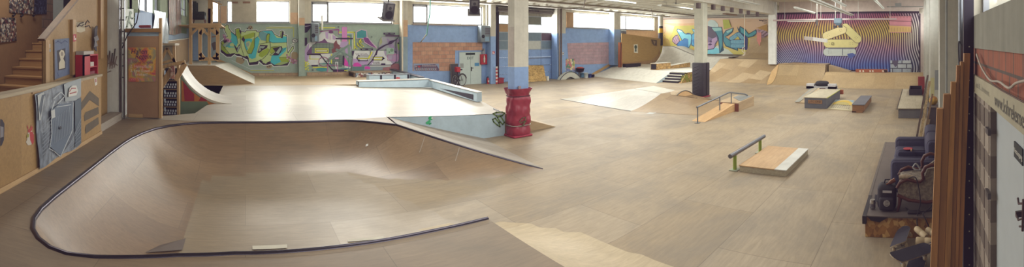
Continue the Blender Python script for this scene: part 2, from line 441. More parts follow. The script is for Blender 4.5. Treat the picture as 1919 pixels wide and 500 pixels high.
# downpipes beside pier 3 and pier 4
for i, (px, yy, r, c) in enumerate(((1048.5, 22.40, .055, '#8c8078'), (1052, 22.42, .045, '#6d5a50'), (912, 22.9, .06, '#b8b6ac'), (754, 22.66, .05, '#cfc6b4'))):
    tag(MB().tube([(bx(px, yy), yy, .02 if i != 2 else 3.70), (bx(px, yy), yy, 5.1)], r).build('drain_pipe', flat(c, .5)),
        ['grey pipe up the pier right of the sectional gate', 'thin rust-brown pipe up the pier right of the sectional gate', 'pale pipe above the fan heater by the double door', 'cream pipe on the pier left of the bare bricks'][i], 'pipe')
# beam over the window wall, beam over the free pillars, far wall, lintel
w = MB().box(-3, 33.8, 22.2, 22.75, 5.0, 5.45); struct(w.build('beam_1', CONCW), 'concrete edge beam over the windows')
w = MB().box(-3, 28.3, 9.65, 10.25, 4.55, 5.45); struct(w.build('beam_2', CONCW), 'deep concrete beam along the row of free pillars')
w = MB().box(XF, XF + .3, 9.0, 23.4, -.1, 5.5); struct(w.build('wall_far', concrete('farw', '#cfcabb', '#b5b0a2', .3, streak=False)), 'far wall of the recess')
w = MB().box(XM, XM + .3, -1.3, 9.4, -.1, 5.5); struct(w.build('wall_mural', concrete('murw', '#bcaea6', '#a3968f', .3, streak=False)), 'end wall carrying the striped mural')
struct(MB().box(XM + .3, XF + .05, 9.2, 9.4, -.1, 5.5).build('wall_return', CONC), 'return wall of the recess')
# right wall: window band above a solid parapet; the part with the exit door stands further into the hall
YW = -.62
RX = [(1.0, 4.9, YW, 2.97), (8.8, 13.6, YR, 3.12), (14.5, 19.2, YR, 3.12), (20.1, 24.9, YR, 3.12), (25.8, 28.2, YR, 3.12)]
w = MB()
w.box(-1.5, 2.0, YR - .3, YW, -.1, 2.97, CONCR)
w.box(2.0, 5.0, YR - .3, YW, 2.625, 2.97, concrete('parapet', '#88877c', '#66645a', .7))
w.box(-1.5, 1.0, YR - .3, YW, 2.97, 4.7, CONC); w.box(4.9, 5.0, YR - .3, YW, 2.97, 4.7, CONC); w.box(-1.5, 5.0, YR - .3, YW, 4.7, 5.5, CONC)
w.box(5.0, 28.3, YR - .3, YR, -.1, 3.12, CONC); w.box(5.0, 28.3, YR - .3, YR, 4.7, 5.5, CONC)
last = 5.0
for a, b, yw, zb in RX[1:]: w.box(last, a, YR - .3, YR, 3.12, 4.7, CONC); last = b
w.box(last, 28.3, YR - .3, YR, 3.12, 4.7, CONC)
struct(w.build('wall_right'), 'right-hand wall, raw concrete parapet under a window band')
for i, (a, b, yw, zb) in enumerate(RX):
    f = MB(); y0, y1 = yw - .22, yw - .15
    f.box(a, b, y0, y1, zb, zb + .06); f.box(a, b, y0, y1, 4.64, 4.7); f.box(a, a + .06, y0, y1, zb, 4.7); f.box(b - .06, b, y0, y1, zb, 4.7); xm = (a + b) / 2; f.box(xm - .03, xm + .03, y0, y1, zb, 4.7)
    fo = struct(f.build('window_%d' % (i + 7), FR), 'high window in the right-hand wall')
    MB().box(a + .03, b - .03, yw - .19, yw - .18, zb + .03, 4.67).build('glass', GL, fo)
# hollow-brick band and the beam with the web address, jamb of coarse blocks, door opening
struct(MB().box(2.0, 5.0, YR - .3, YW - .02, 2.3425, 2.625).build('trim_5', bricks('hollow_red', '#9c5c42', '#88503c', '#5c5048', .25, .19, 'xz', .012)), 'band of bare red hollow bricks')
BEAMS = struct(MB().box(2.0, 4.53, YR - .3, YW + .008, 2.1605, 2.3425).build('lintel_1', concrete('lintel', '#a39c86', '#857f6c', .4, streak=False)), 'concrete lintel printed with a web address')
text_mesh('jetzt: 09..... lohr-element', (4.30, YW + .011, 2.235), (-1, 0, 0), (0, 0, 1), .078, flat('#6e6a5c'), 'small_print', BEAMS)
text_mesh('www.lohrelement.de', (3.283, YW + .011, 2.2), (-1, 0, 0), (0, 0, 1), .143, flat('#55534a'), 'web_address', BEAMS)
w = MB(); z = 0.0; k = 0
bd, bp2 = concrete('blk_dark', '#71665c', '#5a5048', .5, streak=False), concrete('blk_pale', '#958a7e', '#7d7268', .4, streak=False)
while z < 2.33:
    z2 = min(z + .19, 2.34); w.box(3.61, 4.98, YR - .3, YW - .015, z, z2, [bd, bp2][k % 2])
    for q in range(5): w.box(3.66 + q * .26, 3.70 + q * .26, YW - .015, YW - .008, z + .012, z2 - .012, [bd, bp2][k % 2])
    z = z2; k += 1
struct(w.build('trim_6'), 'door jamb of alternating dark and pale blocks')
D2 = struct(MB().box(2.08, 3.61, YW - .14, YW - .07, 0, 2.16).build('door_2', flat('#a9b0b4', .45, var=.05)), 'pale grey steel emergency exit door')
w = MB(); w.box(2.62, 2.635, YW - .07, YW - .06, .0, 2.16); w.box(2.08, 3.58, YW - .07, YW - .063, 2.13, 2.16); w.build('door_seam', flat('#6f7478'), D2)
w = MB(); w.tube([(2.55, YW - .035, 1.725), (2.55, YW - .03, 1.53)], .008); w.tube([(2.55, YW - .04, 1.70), (2.59, YW - .015, 1.685), (2.63, YW - .02, 1.705)], .007); w.tube([(2.55, YW - .04, 1.61), (2.60, YW - .015, 1.58), (2.65, YW - .015, 1.595)], .007); w.tube([(2.55, YW - .04, 1.556), (2.59, YW - .02, 1.543)], .006)
w.box(2.645, 2.67, YW - .06, YW - .012, 1.575, 1.61); w.build('latch', flat('#4a3630', .5, .4), D2)
MB().box(2.68, 2.915, YW - .07, YW - .06, 1.892, 2.0).build('exit_sign', flat('#1c2420'), D2)
text_mesh('Notausgang', (2.905, YW - .058, 1.93), (-1, 0, 0), (0, 0, 1), .049, OFFW, 'lettering', D2)
for z in (1.90, 1.36): MB().box(3.56, 3.70, YW - .012, YW + .015, z, z + .05).build('hinge', flat('#55504e', .5, .4), D2)
# dark door track standing beside the jamb
w = MB(); w.box(4.55, 4.62, YW, YW + .11, 0, 3.2)
tr = struct(w.build('trim_7', flat('#2c2632', .5, .3)), 'dark steel door track')
w = MB()
for k in range(14): w.lathe([(.007, 0), (.007, .008)], (4.545, YW + .05, .3 + k * .18), axis='x', seg=8)
w.build('screws', OFFW, tr)
# piers of the right-hand wall
for i, x in enumerate((8.3, 14.0, 19.6, 25.3)):
    m = MB(); m.box(x, x + .42, YR, -.46, 0, 5.4, concrete('pierR', '#b5b4ac', '#96948a', .45)); 
    if i == 1: m.box(x - .004, x, -.9, -.62, 1.1, 1.75, flat('#84888c', .8)); m.box(x - .004, x, -.6, -.47, .5, 1.5, flat('#b3ae85', .8))
    struct(m.build('pillar_%d' % (i + 6)), 'pale pier of the right-hand wall')
# free-standing pillars
m = MB(); m.box(7.02, 7.52, 9.63, 9.94, .09, 1.97, BLUE); m.box(7.02, 7.52, 9.63, 9.94, 1.97, 5.4, CONCW)
m.box(7.016, 7.02, 9.65, 9.92, 2.0, 3.1, concrete('patched', '#b7aea6', '#8e857d', .8, streak=False))
struct(m.build('column_1'), 'square pillar painted blue below and white above')
m = MB(); m.box(17.95, 18.42, 9.8, 10.26, .07, 5.4, CONCR if False else concrete('col2', '#bcbcae', '#a09e90', .5))
struct(m.build('column_2'), 'bare grey pillar above the black pad')
m = MB(); m.box(28.0, 28.29, 9.55, 10.1, 1.09, 5.4, concrete('col3', '#d2d4d0', '#b4b2aa', .4))
struct(m.build('column_3'), 'pale pillar between the two far murals')
m = MB(); m.lathe([(.22, 2.3), (.22, 4.05)], (31.9, 21.75, 0), flat('#2b2830', .6)); m.lathe([(.221, 4.05), (.221, 5.3)], (31.9, 21.75, 0), CONCW)
m.lathe([(.224, 3.45), (.224, 3.85)], (31.9, 21.75, 0), flat('#c99a2e', .6)); 
struct(m.build('column_4'), 'round pillar painted black with a yellow band')
# left-hand wall and stairwell walls
w = MB(); y = 10.75
segs = [(10.75, 12.1, '#6f7d5c'), (12.1, 15.4, '#8296b4'), (15.4, 18.7, '#93a0ae'), (18.7, 22.0, '#74856a'), (22.0, 23.4, '#8599ad')]
WL = [(11.9, 15.1, 3.6), (19.9, 22.2, 3.95)]
for a, b, c in segs: w.box(XL - .3, XL, a, b, -.1, 3.6, concrete('wl' + c, c, c, .3, streak=False))
w.box(XL - .012, XL + .004, 15.4, 22.6, .8, 3.08, concrete('wlow', '#8fa1b5', '#7e90a4', .3, streak=False))
for a, b, z in ((10.75, 11.9, 3.6), (15.1, 19.9, 3.6), (22.2, 23.4, 3.6)): w.box(XL - .3, XL, a, b, z, 4.9, concrete('wl_hi', '#8b947c', '#777f6c', .4, streak=False))
w.box(XL - .3, XL, 19.9, 22.2, 3.6, 3.95, concrete('wl_hi', '#8b947c', '#777f6c', .4, streak=False))
w.box(XL - .3, XL, 10.75, 23.4, 4.9, 5.5, CONC)
struct(w.build('wall_left'), 'left-hand wall painted in green and blue fields')
for i, (a, b, z) in enumerate(WL):
    f = MB(); x0, x1 = XL - .2, XL - .12
    for yy in (a, (a + b) / 2 - .03, b - .06): f.box(x0, x1, yy, yy + .06, z, 4.9)
    f.box(x0, x1, a, b, z, z + .06); f.box(x0, x1, a, b, 4.84, 4.9); f.box(x0, x1, a, b, 4.3, 4.34)
    fo = struct(f.build('window_%d' % (i + 12), FR), 'window high in the left-hand wall'); MB().box(XL - .17, XL - .16, a + .03, b - .03, z + .03, 4.87).build('glass', GL, fo)
BRN = concrete('brown', '#8f7050', '#7a5e42', .35, streak=False)
w = MB(); w.box(-5.6, -5.3, -1.5, 10.25, -.1, 5.5, BRN); w.box(-5.6, -5.3, 10.25, 11.0, -.1, 5.5, bricks('stair', '#9a7a6a', '#8f8078', '#75685e', .3, .22, 'yz', .012, hollow=False))
struct(w.build('wall_stair'), 'brown wall of the stairwell')
w = MB(); w.box(-5.3, -4.98, 10.95, 11.2, 2.8, 5.5, flat('#a9b2b4', .5)); w.box(-4.98, -4.62, 10.98, 11.2, 2.8, 5.5, flat('#2a2630', .6)); w.box(-4.62, -3.05, 10.95, 11.2, 2.8, 5.5, bricks('tiles', '#c3c8c8', '#b4babc', '#3b3940', .16, .12, 'xz', .012, hollow=False))
w.box(-5.6, -3.05, 10.95, 11.2, -.1, 2.8, bricks('stairend', '#9a7a6a', '#8f8078', '#75685e', .3, .22, 'xz', .012, hollow=False))
struct(w.build('wall_landing'), 'end wall of the stairwell with a dark doorway')
w = MB(); w.box(-3.5, -3.04, 9.92, 10.72, .0, 5.4, concrete('colL', '#d0d3d0', '#aaa9a0', .4)); struct(w.build('column_5'), 'white painted pillar at the left-hand wall')
struct(MB().box(-7, -5.3, -1.5, -1.3, -.1, 5.5).build('wall_near', CONC), 'near wall')
struct(MB().box(-7, 1.5, -1.6, -1.3, -.1, 5.5).build('wall_front', CONC), 'wall behind the camera')
# bare bricks let into the blue wall
BR1 = bricks('bare', '#c39a82', '#b08470', '#8d8078', .38, .235, 'xz', .012)
m = MB()
p = [Yp(x, yy, YB - .012) for x, yy in ((773.5, 79), (904, 79.5), (904, 94.5), (853, 94.5), (852.5, 133), (773.5, 133))]
m.prism(p, (0, .01, 0)); struct(m.build('trim_8', BR1), 'field of bare hollow bricks left of the double door')
BR2 = bricks('bare_pink', '#b4979f', '#a8929c', '#958c92', .62, .235, 'xz', .014, hollow=False)
m = MB(); p = [Yp(x, yy, YB - .012) for x, yy in ((1063, 81), (1142, 79), (1142, 119), (1092, 121), (1066, 119))]
m.prism(p, (0, .01, 0)); struct(m.build('trim_9', BR2), 'field of bare pinkish bricks right of the gate')
m = MB().box(bx(575), bx(656), YB - .09, YB, .8, 1.0); struct(m.build('baseboard_back', bricks('base', '#b29a7c', '#a58a6e', '#867a6c', .36, .12, 'xz', .01, hollow=False)), 'low brick plinth under the mural')
m = MB().box(bx(403), bx(560), YB - .07, YB, .8, .98); struct(m.build('baseboard_left', bricks('base', '#b29a7c', '#a58a6e', '#867a6c', .36, .12, 'xz', .01, hollow=False)), 'plinth under the letter mural')
# ------------------------------------------------------------------ sectional gate
gd = MB(); t = .06
cols = [bx(q) for q in (933, 963.5, 991.6, 1015.6, 1040)]; rows = [4.40, 3.84, 3.29, 2.72, 2.13, 1.59, 1.0, .5, 0.0]
gmat = {'S': flat('#6f8290', .5), 'M': flat('#5b4650', .5), 'T': flat('#a88a66', .6), 'P': flat('#b9bdb8', .5), 'B': BLUE, 'G': concrete('blockg', '#76786e', '#5e6058', .5, streak=False)}
lay = ['WWGW', 'TTWW', 'SSSM', 'SSPS', 'BBBB', 'BBBB', 'BBBB', 'BBBB']
for r in range(8):
    for c in range(4):
        k = lay[r][c]
        if k != 'W': gd.box(cols[c] + .02, cols[c + 1] - .02, YB + .1, YB + .16, rows[r + 1] + .015, rows[r] - .015, gmat[k])
GF = flat('#9aa4ae', .4, .5)
for c in cols: gd.box(c - .025, c + .025, YB + .08, YB + .15, 2.1, 4.42, GF)
for r in rows[:5]: gd.box(cols[0], cols[-1], YB + .085, YB + .15, r - .025, r + .025, GF)
for r in rows[5:]: gd.box(cols[0], cols[-1], YB + .09, YB + .12, r - .012, r + .012, flat('#4f6488', .6))
for c in cols[1:4]: gd.box(c - .012, c + .012, YB + .09, YB + .12, .0, 2.1, flat('#5d76a2', .6))
gd.box(cols[2] + .1, cols[3] + .8, YB + .06, YB + .12, 1.0, 1.03, STEEL); gd.box(cols[2] + .1, cols[3] + .8, YB + .06, YB + .12, 1.5, 1.53, STEEL)
D1 = struct(gd.build('door_1'), 'tall sectional gate, glazed above and blue below')
MB().box(cols[0], cols[-1], YB + .125, YB + .13, 3.29, 4.4).build('glass', GL, D1)
w = MB(); DK = flat('#352d3a', .5, .3)
for a, b in ((929.5, 933), (1040, 1043)): w.box(bx(a), bx(b), YB - .15, YB + .05, .0, 4.75, DK)
w.box(GX0, GX1, YB - .2, YB, 4.62, 4.78, flat('#6a6260', .6)); w.box(bx(926.5, YB - .2), bx(932, YB - .2), YB - .3, YB - .05, 4.55, 4.9, DK)
for q in range(4): w.lathe([(.09, 0), (.09, .2)], (bx(988 + q * 5), YB - .12, 4.78), DK, axis='x', seg=10)
w.tube([(GX0, YB - .25, 4.85), (GX1, YB - .25, 4.85)], .05, flat('#7a7470', .5))
w.build('gate_track', None, D1)
# ------------------------------------------------------------------ double door in the blue wall
a, b = bx(860.5), bx(901.5); zt = 2.02
d = MB().box(a, b, YB - .03, YB + .02, 0, zt).build('door_3', flat('#b6c4c2', .5, var=.05)); struct(d, 'pale double-leaf door in the blue wall')
am = (a + b) / 2
w = MB(); w.box(am - .012, am + .012, YB - .036, YB - .03, .02, zt); w.box(a, b, YB - .035, YB - .03, zt - .02, zt); w.build('seam', flat('#8b9896', .6), d)
w = MB(); w.box(am + .03, am + .1, YB - .045, YB - .03, .82, 1.08); w.tube([(am + .06, YB - .05, 1.02), (am + .2, YB - .06, 1.02)], .018); w.build('handle', BLACK, d)
w = MB(); w.box(am - .35, am + .32, YB - .04, YB - .03, 1.84, 1.97); w.build('sign', flat('#1e2a2a'), d)
text_mesh('EXIT', (am - .02, YB - .042, 1.56), (1, 0, 0), (0, 0, 1), .24, flat('#37484a'), 'lettering', d, align='CENTER')
w = MB(); w.box(am - .75, am - .5, YB - .04, YB - .03, 1.05, 1.32); w.build('notice', flat('#8d9493'), d); w = MB(); w.box(am + .3, am + .62, YB - .04, YB - .03, 1.13, 1.33); w.build('notice', flat('#4b86b4'), d)
w = MB(); w.box(a - .05, a, YB - .04, YB + .02, 0, zt + .04); w.box(b, b + .05, YB - .04, YB + .02, 0, zt + .04); w.box(a, b, YB - .04, YB + .02, zt, zt + .04); w.build('door_frame', flat('#7f97bb', .5), d)
# batten up the blue wall following the far bank
m = MB(); p0 = Yp(1106, 142, YB - .02); p1 = Yp(1144, 120, YB - .02)
m.hexa([(p0.x, YB - .06, p0.z - .12), (p1.x, YB - .06, p1.z - .12), (p1.x, YB, p1.z - .12), (p0.x, YB, p0.z - .12)], [(p0.x, YB - .06, p0.z + .1), (p1.x, YB - .06, p1.z + .1), (p1.x, YB, p1.z + .1), (p0.x, YB, p0.z + .1)])
struct(m.build('trim_10', WOODX), 'timber batten rising along the blue wall')
# ================================================================== BOWL, DECKS AND RAMPS
PLYB = plywood('bowl', '#917a60', '#7d6750', stain='#5e5548', pw=1.9, ph=1.0, seam=.5, rough=.36, stainamt=.6, scuff=.4, spec=.6)
PLYD = plywood('deck', '#93836e', '#85735c', stain='#6f675c', pw=2.5, ph=1.25, seam=.5, rough=.5, stainamt=.6, scuff=.3)
PLYP = plywood('plateau', '#aea89c', '#999083', stain='#8f8a82', pw=2.5, ph=1.25, seam=.5, rough=.4, stainamt=.4, scuff=.15, spec=.5)
PLYT = plywood('tan', '#b09c7e', '#9f8a6a', stain='#847660', pw=2.5, ph=1.25, seam=.45, rough=.5, stainamt=.4, scuff=.15)
PLYL = plywood('pale', '#c0b49c', '#b3a384', stain='#978d7c', pw=2.5, ph=1.25, seam=.35, rough=.42, stainamt=.35, scuff=.12, spec=.5)
BIRCH = wood('birch', '#c8a878', '#b08c5c', 'x')
COPE = flat('#46424c', .28, .85, spec=.6)
LBLUE = concrete('panel_blue', '#adc0cc', '#9db0be', .4, streak=False, rough=.6)
R_T = 2.2                                       # transition radius
def prof(d, h, R=R_T):
    """height at distance d from a coping of height h"""
    if h <= 0: return 0.0
    w = sqrt(max(2 * R * h - h * h, 1e-6))
    return 0.0 if d >= w else R - sqrt(R * R - (w - d) ** 2)
def segd(p, a, b):
    ax, ay = a; bx_, by = b; dx, dy = bx_ - ax, by - ay; L = dx * dx + dy * dy
    t = 0 if L == 0 else max(0, min(1, ((p[0] - ax) * dx + (p[1] - ay) * dy) / L))
    return hypot(p[0] - ax - t * dx, p[1] - ay - t * dy), t
def smooth_corner(c, r, a0, a1, n=10): return [(c[0] + r * cos(a0 + (a1 - a0) * i / n), c[1] + r * sin(a0 + (a1 - a0) * i / n)) for i in range(n + 1)]
XW, YN, YFr = -2.27, 3.85, 10.02
A = (2.46, 3.86); FC = (3.36, 9.14); E_ = (5.78, 6.91)
near = [A, (1.75, 3.87), (.8, 3.85), (-.1, 3.82), (-.6, 3.74), (-1.0, 3.62), (-1.3, 3.53), (-1.55, 3.49), (-1.74, 3.53), (-1.92, 3.64), (-2.07, 3.8), (-2.18, 4.02), (-2.24, 4.3), (-2.265, 4.7)]
left = [(XW, 5.2), (XW, 6.0), (XW, 6.9), (-2.25, 7.6)]
far = [(-2.21, 8.1), (-2.12, 8.6), (-1.96, 9.08), (-1.72, 9.45), (-1.42, 9.73), (-1.05, 9.91), (-.6, 9.99), (-.1, 10.02), (.6, 10.03), (1.3, 10.03), (2.0, 10.0), (2.4, 9.95), (2.75, 9.8), (3.05, 9.52), FC]
def dens(P, step=.22):
    o = [P[0]]
    for a, b in zip(P, P[1:]):
        n = max(1, int(hypot(b[0] - a[0], b[1] - a[1]) / step))
        o += [(a[0] + (b[0] - a[0]) * i / n, a[1] + (b[1] - a[1]) * i / n) for i in range(1, n + 1)]
    return o
loop = dens(near + left + far); diag = dens([FC, E_]); redge = dens([(2.40, -.6), A])
outer = redge + loop[1:] + diag[1:] + dens([E_, (5.6, 5.6), (4.9, 4.9), (4.55, 4.3), (4.36, 3.7), (4.3, 3.0), (4.3, -.6), (2.40, -.6)])[1:-1]
def bowl_z(p):
    z = 0.0
    dm = min(segd(p, a, b)[0] for a, b in zip(loop, loop[1:]))
    z = max(z, prof(dm, DZ))
    for a, b in zip(redge, redge[1:]):
        d, t = segd(p, a, b); z = max(z, prof(d, DZ, 2.6) if p[0] > A[0] - .1 and p[1] < A[1] + 2 else 0)
    d, t = segd(p, FC, E_)
    h = DZ * (1 - t)
    z = max(z, prof(d, h) if t < 1 else 0)
    return max(z, .006)
def inside(p, P):
    c = False; n = len(P)
    for i in range(n):
        a, b = P[i], P[i - 1]
        if (a[1] > p[1]) != (b[1] > p[1]) and p[0] < (b[0] - a[0]) * (p[1] - a[1]) / (b[1] - a[1]) + a[0]: c = not c
    return c
gp = []
s = .17; yy = -.5
while yy < 10:
    xx = -2.2
    while xx < 5.9:
        if inside((xx, yy), outer) and min(segd((xx, yy), a, b)[0] for a, b in zip(outer, outer[1:] + outer[:1])) > .07: gp.append((xx, yy))
        xx += s
    yy += s
V2 = [Vector(p) for p in outer + gp]; no = len(outer)
res = delaunay_2d_cdt(V2, [(i, (i + 1) % no) for i in range(no)], [], 1, 1e-5)
bowl = thing('skate_bowl', 'long low wooden skate bowl with dark steel coping sunk in the near deck', 'skate bowl', (0, 6.5, 0))
mb = MB(); mb.add([(v.x, v.y, bowl_z((v.x, v.y))) for v in res[0]], [tuple(f) for f in res[2]], None, True)
FLATB = plywood('flatbottom', '#9b8d78', '#8c7d66', stain='#6f675a', pw=2.5, ph=1.25, seam=.5, rough=.42, stainamt=.6, scuff=.3, spec=.5); BANKM = plywood('hipbank', '#b5a588', '#aa9878', stain='#94866c', pw=3, ph=2.5, seam=.25, rough=.5, stainamt=.35, scuff=.08)
bs = mb.build('bowl_surface', PLYB, bowl)
for q in (FLATB, PLYF, BANKM): bs.data.materials.append(q)
for p in bs.data.polygons:
    c_ = p.center + bowl.location
    dl = min(segd((c_.x, c_.y), a, b)[0] for a, b in zip(loop, loop[1:])); dr = min(segd((c_.x, c_.y), a, b)[0] for a, b in zip(redge, redge[1:]))
    mz = max(bs.data.vertices[v].co.z for v in p.vertices)
    if c_.x > A[0] and dr <= dl + .02 and mz > .0065: p.material_index = 3
    elif mz < .03: p.material_index = 2 if c_.x + .35 * (c_.y - 4) > 3.6 else 1
mb = MB(); mb.tube([(x, y, DZ - .012) for x, y in loop], .032, seg=8); mb.tube([(x, y, DZ * (1 - i / (len(diag) - 1)) - .008) for i, (x, y) in enumerate(diag)], .026, seg=8)
mb.build('coping', COPE, bowl, 'dark polished steel coping')
# near and left deck
deckp = [(-3.02, -.6), (2.40, -.6)] + redge[1:] + loop[1:] + [(3.47, 10.10), (-3.02, 10.10)]
mb = MB()
tr = tessellate_polygon([[Vector((x, y, 0)) for x, y in deckp]])
mb.add([(x, y, DZ) for x, y in deckp], [tuple(t) for t in tr]); mb.build('deck', PLYD, bowl)
# patches of darker wood and pale tape in the bowl
mb = MB()
def drape(px, py):
    """point of the bowl floor seen along a survey ray"""
    x, y, s_ = ray(px, py); t = 2.0
    while t < 12:
        if EYE + s_ * t <= bowl_z((x * t, y * t)): break
        t += .02
    return Vector((x * t, y * t, bowl_z((x * t, y * t)) + .012))
tape = flat('#c2bdae', .7)
mb.poly([drape(473, 470), drape(473, 462), drape(538, 460), drape(538, 467)], tape); mb.build('tape_strip', None, bowl, 'pale strip of tape on the bowl floor')
mb = MB(); mb.poly([drape(652, 455), drape(652, 450), drape(718, 444), drape(720, 449)], tape); mb.build('tape_strip', None, bowl, 'pale strip of tape on the bowl floor')
mb = MB(); q = [drape(350, 447), drape(335, 470), drape(300, 473), drape(270, 475)]; mb.poly([drape(348, 448), drape(342, 470), drape(272, 476), drape(300, 462)], flat('#5d5148', .6)); mb.build('dark_patch', None, bowl, 'dark skid plate on the bowl floor')
mb = MB()
for k in (.27, .57):
    mb = MB()
    a = Vector((FC[0] + (E_[0] - FC[0]) * k * .8, FC[1] + (E_[1] - FC[1]) * k * .8, 0)); nrm = Vector((-.68, -.73, 0))
    pts = [a + nrm * (.05 + .07 * j) for j in range(6)]
    for u, v in zip(pts, pts[1:]):
        w_ = Vector((.73, -.68, 0)) * .007
        mb.poly([Vector((q.x, q.y, bowl_z((q.x, q.y)) + .008)) for q in (u - w_, u + w_, v + w_, v - w_)])
    mb.build('seam_strip', flat('#9c948a', .5), bowl)

# small sticker on the far transition
mb = MB(); mb.poly([drape(685, 276), drape(690, 275), drape(690, 271), drape(686, 272)], flat('#d5d5d2')); mb.build('sticker', None, bowl)
# ------------------------------------------------------------------ plateau with the blue side
plat = thing('raised_platform', 'broad pale plywood platform behind the bowl with a light blue side', 'platform', (3, 14, 0))
def pz(x): return DZ if x < 3.5 else DZ - .18 * (x - 3.5) / 3.5
pts = [(-.95, 12.95), (-1.15, 12.6), (-1.33, 11.18), (-2.14, 10.6), (-3.02, 10.35), (-3.02, 10.10), (3.5, 10.06), (7.0, 10.06), (7.6, 12.5), (8.2, 18.2), (3.5, 18.2), (-.95, 18.2)]
mb = MB()
P1 = [(-3.02, 10.12), (3.5, 10.12), (3.5, 18.2), (-.95, 18.2), (-.95, 12.95), (-1.15, 12.6), (-1.33, 11.18), (-2.14, 10.6), (-3.02, 10.35)]
mb.poly([(x, y, DZ - .001) for x, y in P1])
mb.poly([(x, y, pz(x)) for x, y in [(3.5, 10.12), (7.0, 10.12), (7.85, 12.5), (8.4, 18.2), (3.5, 18.2)]])
mb.build('top_sheets', PLYP, plat)
mb = MB(); mb.poly([(-3.02, 18.2, DZ), (8.2, 18.2, DZ), (8.2, 23.09, DZ), (-3.02, 23.09, DZ)]); mb.poly([(3.5, 18.2, DZ), (8.2, 18.2, DZ), (8.2, 18.2, .5), (3.5, 18.2, .5)])
mb.poly([(8.2, 18.2, 0), (8.2, 23.09, 0), (8.2, 23.09, DZ), (8.2, 18.2, DZ)]); mb.poly([(7.85, 12.5, 0), (8.4, 18.2, 0), (8.4, 18.2, .548), (7.85, 12.5, .576)]); mb.build('rear_deck', PLYT, plat)
mb = MB(); mb.poly([(3.5, 10.055, DZ), (6.27, 10.055, .0), (6.99, 10.055, 0), (6.99, 10.055, .62)]); sidep = mb.build('side_panel', LBLUE, plat, 'light blue triangular side of the platform')
mb = MB(); mb.poly([(6.99, 10.055, .62), (6.99, 10.055, 0), (8.95, 10.055, .003)]); mb.poly([(6.99, 10.06, .62), (8.95, 10.06, .003), (9.4, 12.5, .003), (7.85, 12.5, .576)]); mb.poly([(7.85, 12.5, .576), (9.4, 12.5, .003), (7.85, 12.5, 0)]); mb.build('end_bank', PLYT, plat, 'brown wooden bank at the end of the platform')
mb = MB(); mb.poly([(-.95, 12.95, DZ), (-1.15, 12.6, DZ), (-1.15, 12.6, 0), (-.95, 12.95, 0)]); mb.poly([(-1.15, 12.6, DZ), (-1.33, 11.18, DZ), (-1.33, 11.18, 0), (-1.15, 12.6, 0)]); mb.poly([(-1.33, 11.18, DZ), (-2.14, 10.6, DZ), (-2.14, 10.6, 0), (-1.33, 11.18, 0)]); mb.build('pit_edge', flat('#7f705a'), plat)
# grey hip bank between coping and the blue panel
mb = MB(); n = 10; G = []
for i in range(n + 1):
    t = i / n; a = Vector((FC[0] + .03 + (E_[0] - FC[0]) * t, FC[1] + .03 + (E_[1] - FC[1]) * t, DZ * (1 - t) + .004)); b = Vector((3.5 + 2.77 * t, 10.05, DZ * (1 - t) + .003))
    G.append([a.lerp(b, j / 6) + Vector((0, 0, .004 - .12 * DZ * t * (1 - t) * sin(pi * j / 6))) for j in range(7)])
mb.grid(G); mb.build('hip_bank', plywood('hip', '#9c958a', '#8f877b', stain='#767068', pw=3, ph=1.6, seam=.3, rough=.62, stainamt=.5, scuff=.1, spec=.5), plat, 'grey bank sloping away beside the blue side')
mb = MB(); mb.tube([(6.6, 10.07, .66), (7.0, 10.2, .64), (7.15, 10.9, .635)], .012, seg=6); mb.build('edge_strip', DKMET, plat)
# painted marks on the blue side
pt = Paint(lambda x, y: Yp(x, y, 10.05), (0, -1, 0), 780, 205, 10)
pt.p(ell(270, 165, 42, 36), '#3aa46e'); pt.p([(170, 250), (245, 195), (275, 215), (235, 270), (200, 280)], '#3aa46e'); pt.p([(225, 260), (280, 240), (285, 270), (240, 290)], '#2f8f62'); pt.p(ell(295, 160, 16, 18), '#c7d8d2'); pt.l([(310, 150), (340, 175)], 8, '#c9a9a0')
pt.mb.build('green_stencil', None, sidep, 'small green painted blob')
pt = Paint(lambda x, y: Yp(x, y, 10.05), (0, -1, 0), 915, 200, 10)
for P_ in ([(90, 130), (150, 105), (260, 100), (310, 120), (260, 165), (150, 170)], [(85, 235), (130, 215), (200, 300), (215, 370), (165, 340), (100, 280)], [(170, 200), (230, 175), (300, 290), (270, 330), (220, 280)]): pt.l(P_, 24, '#6f8a4c', closed=True)
pt.mb.build('green_tag', None, sidep, 'olive green spray-painted tag')
# ------------------------------------------------------------------ ledges on the platform
led = thing('corner_ledge', 'long pale blue ledge turning the corner along the platform edge', 'ledge', (4.8, 17.7, .78))
mb = MB(); mb.box(4.8, 8.1, 17.62, 18.12, .802, .97, LBLUE); mb.hexa([(4.8, 17.60, .742), (8.12, 17.60, .60), (8.12, 17.75, .60), (4.8, 17.75, .742)], [(4.8, 17.60, .955), (8.12, 17.60, .93), (8.12, 17.75, .93), (4.8, 17.75, .955)], LBLUE)
mb.hexa([(7.60, 12.62, .605), (7.80, 12.62, .605), (8.32, 17.7, .605), (8.12, 17.7, .605)], [(7.60, 12.62, .93), (7.80, 12.62, .93), (8.32, 17.7, .93), (8.12, 17.7, .93)], LBLUE); mb.build('body', None, led)
mb = MB(); mb.box(4.78, 8.12, 17.58, 18.14, .972, .985); mb.hexa([(7.57, 12.6, .932), (7.82, 12.6, .932), (8.34, 17.75, .932), (8.08, 17.75, .932)], [(7.57, 12.6, .945), (7.82, 12.6, .945), (8.34, 17.75, .945), (8.08, 17.75, .945)]); mb.build('top_sheet', PLYP, led)
mb = MB(); d0 = Vector((-.012, 0, 0)); mb.poly([Vector((7.63, 12.9, .64)) + d0, Vector((7.63, 12.9, .83)) + d0, Vector((7.985, 16.3, .70)) + d0]); mb.build('slot', flat('#2a2433'), led, 'black triangular slot in the ledge side')
led2 = thing('rear_ledge', 'pale blue ledge with dark uprights behind the corner ledge', 'ledge', (5.8, 19.3, DZ))
mb = MB(); mb.box(5.75, 7.82, 19.3, 19.75, DZ + .002, 1.08); mb.build('body', LBLUE, led2)
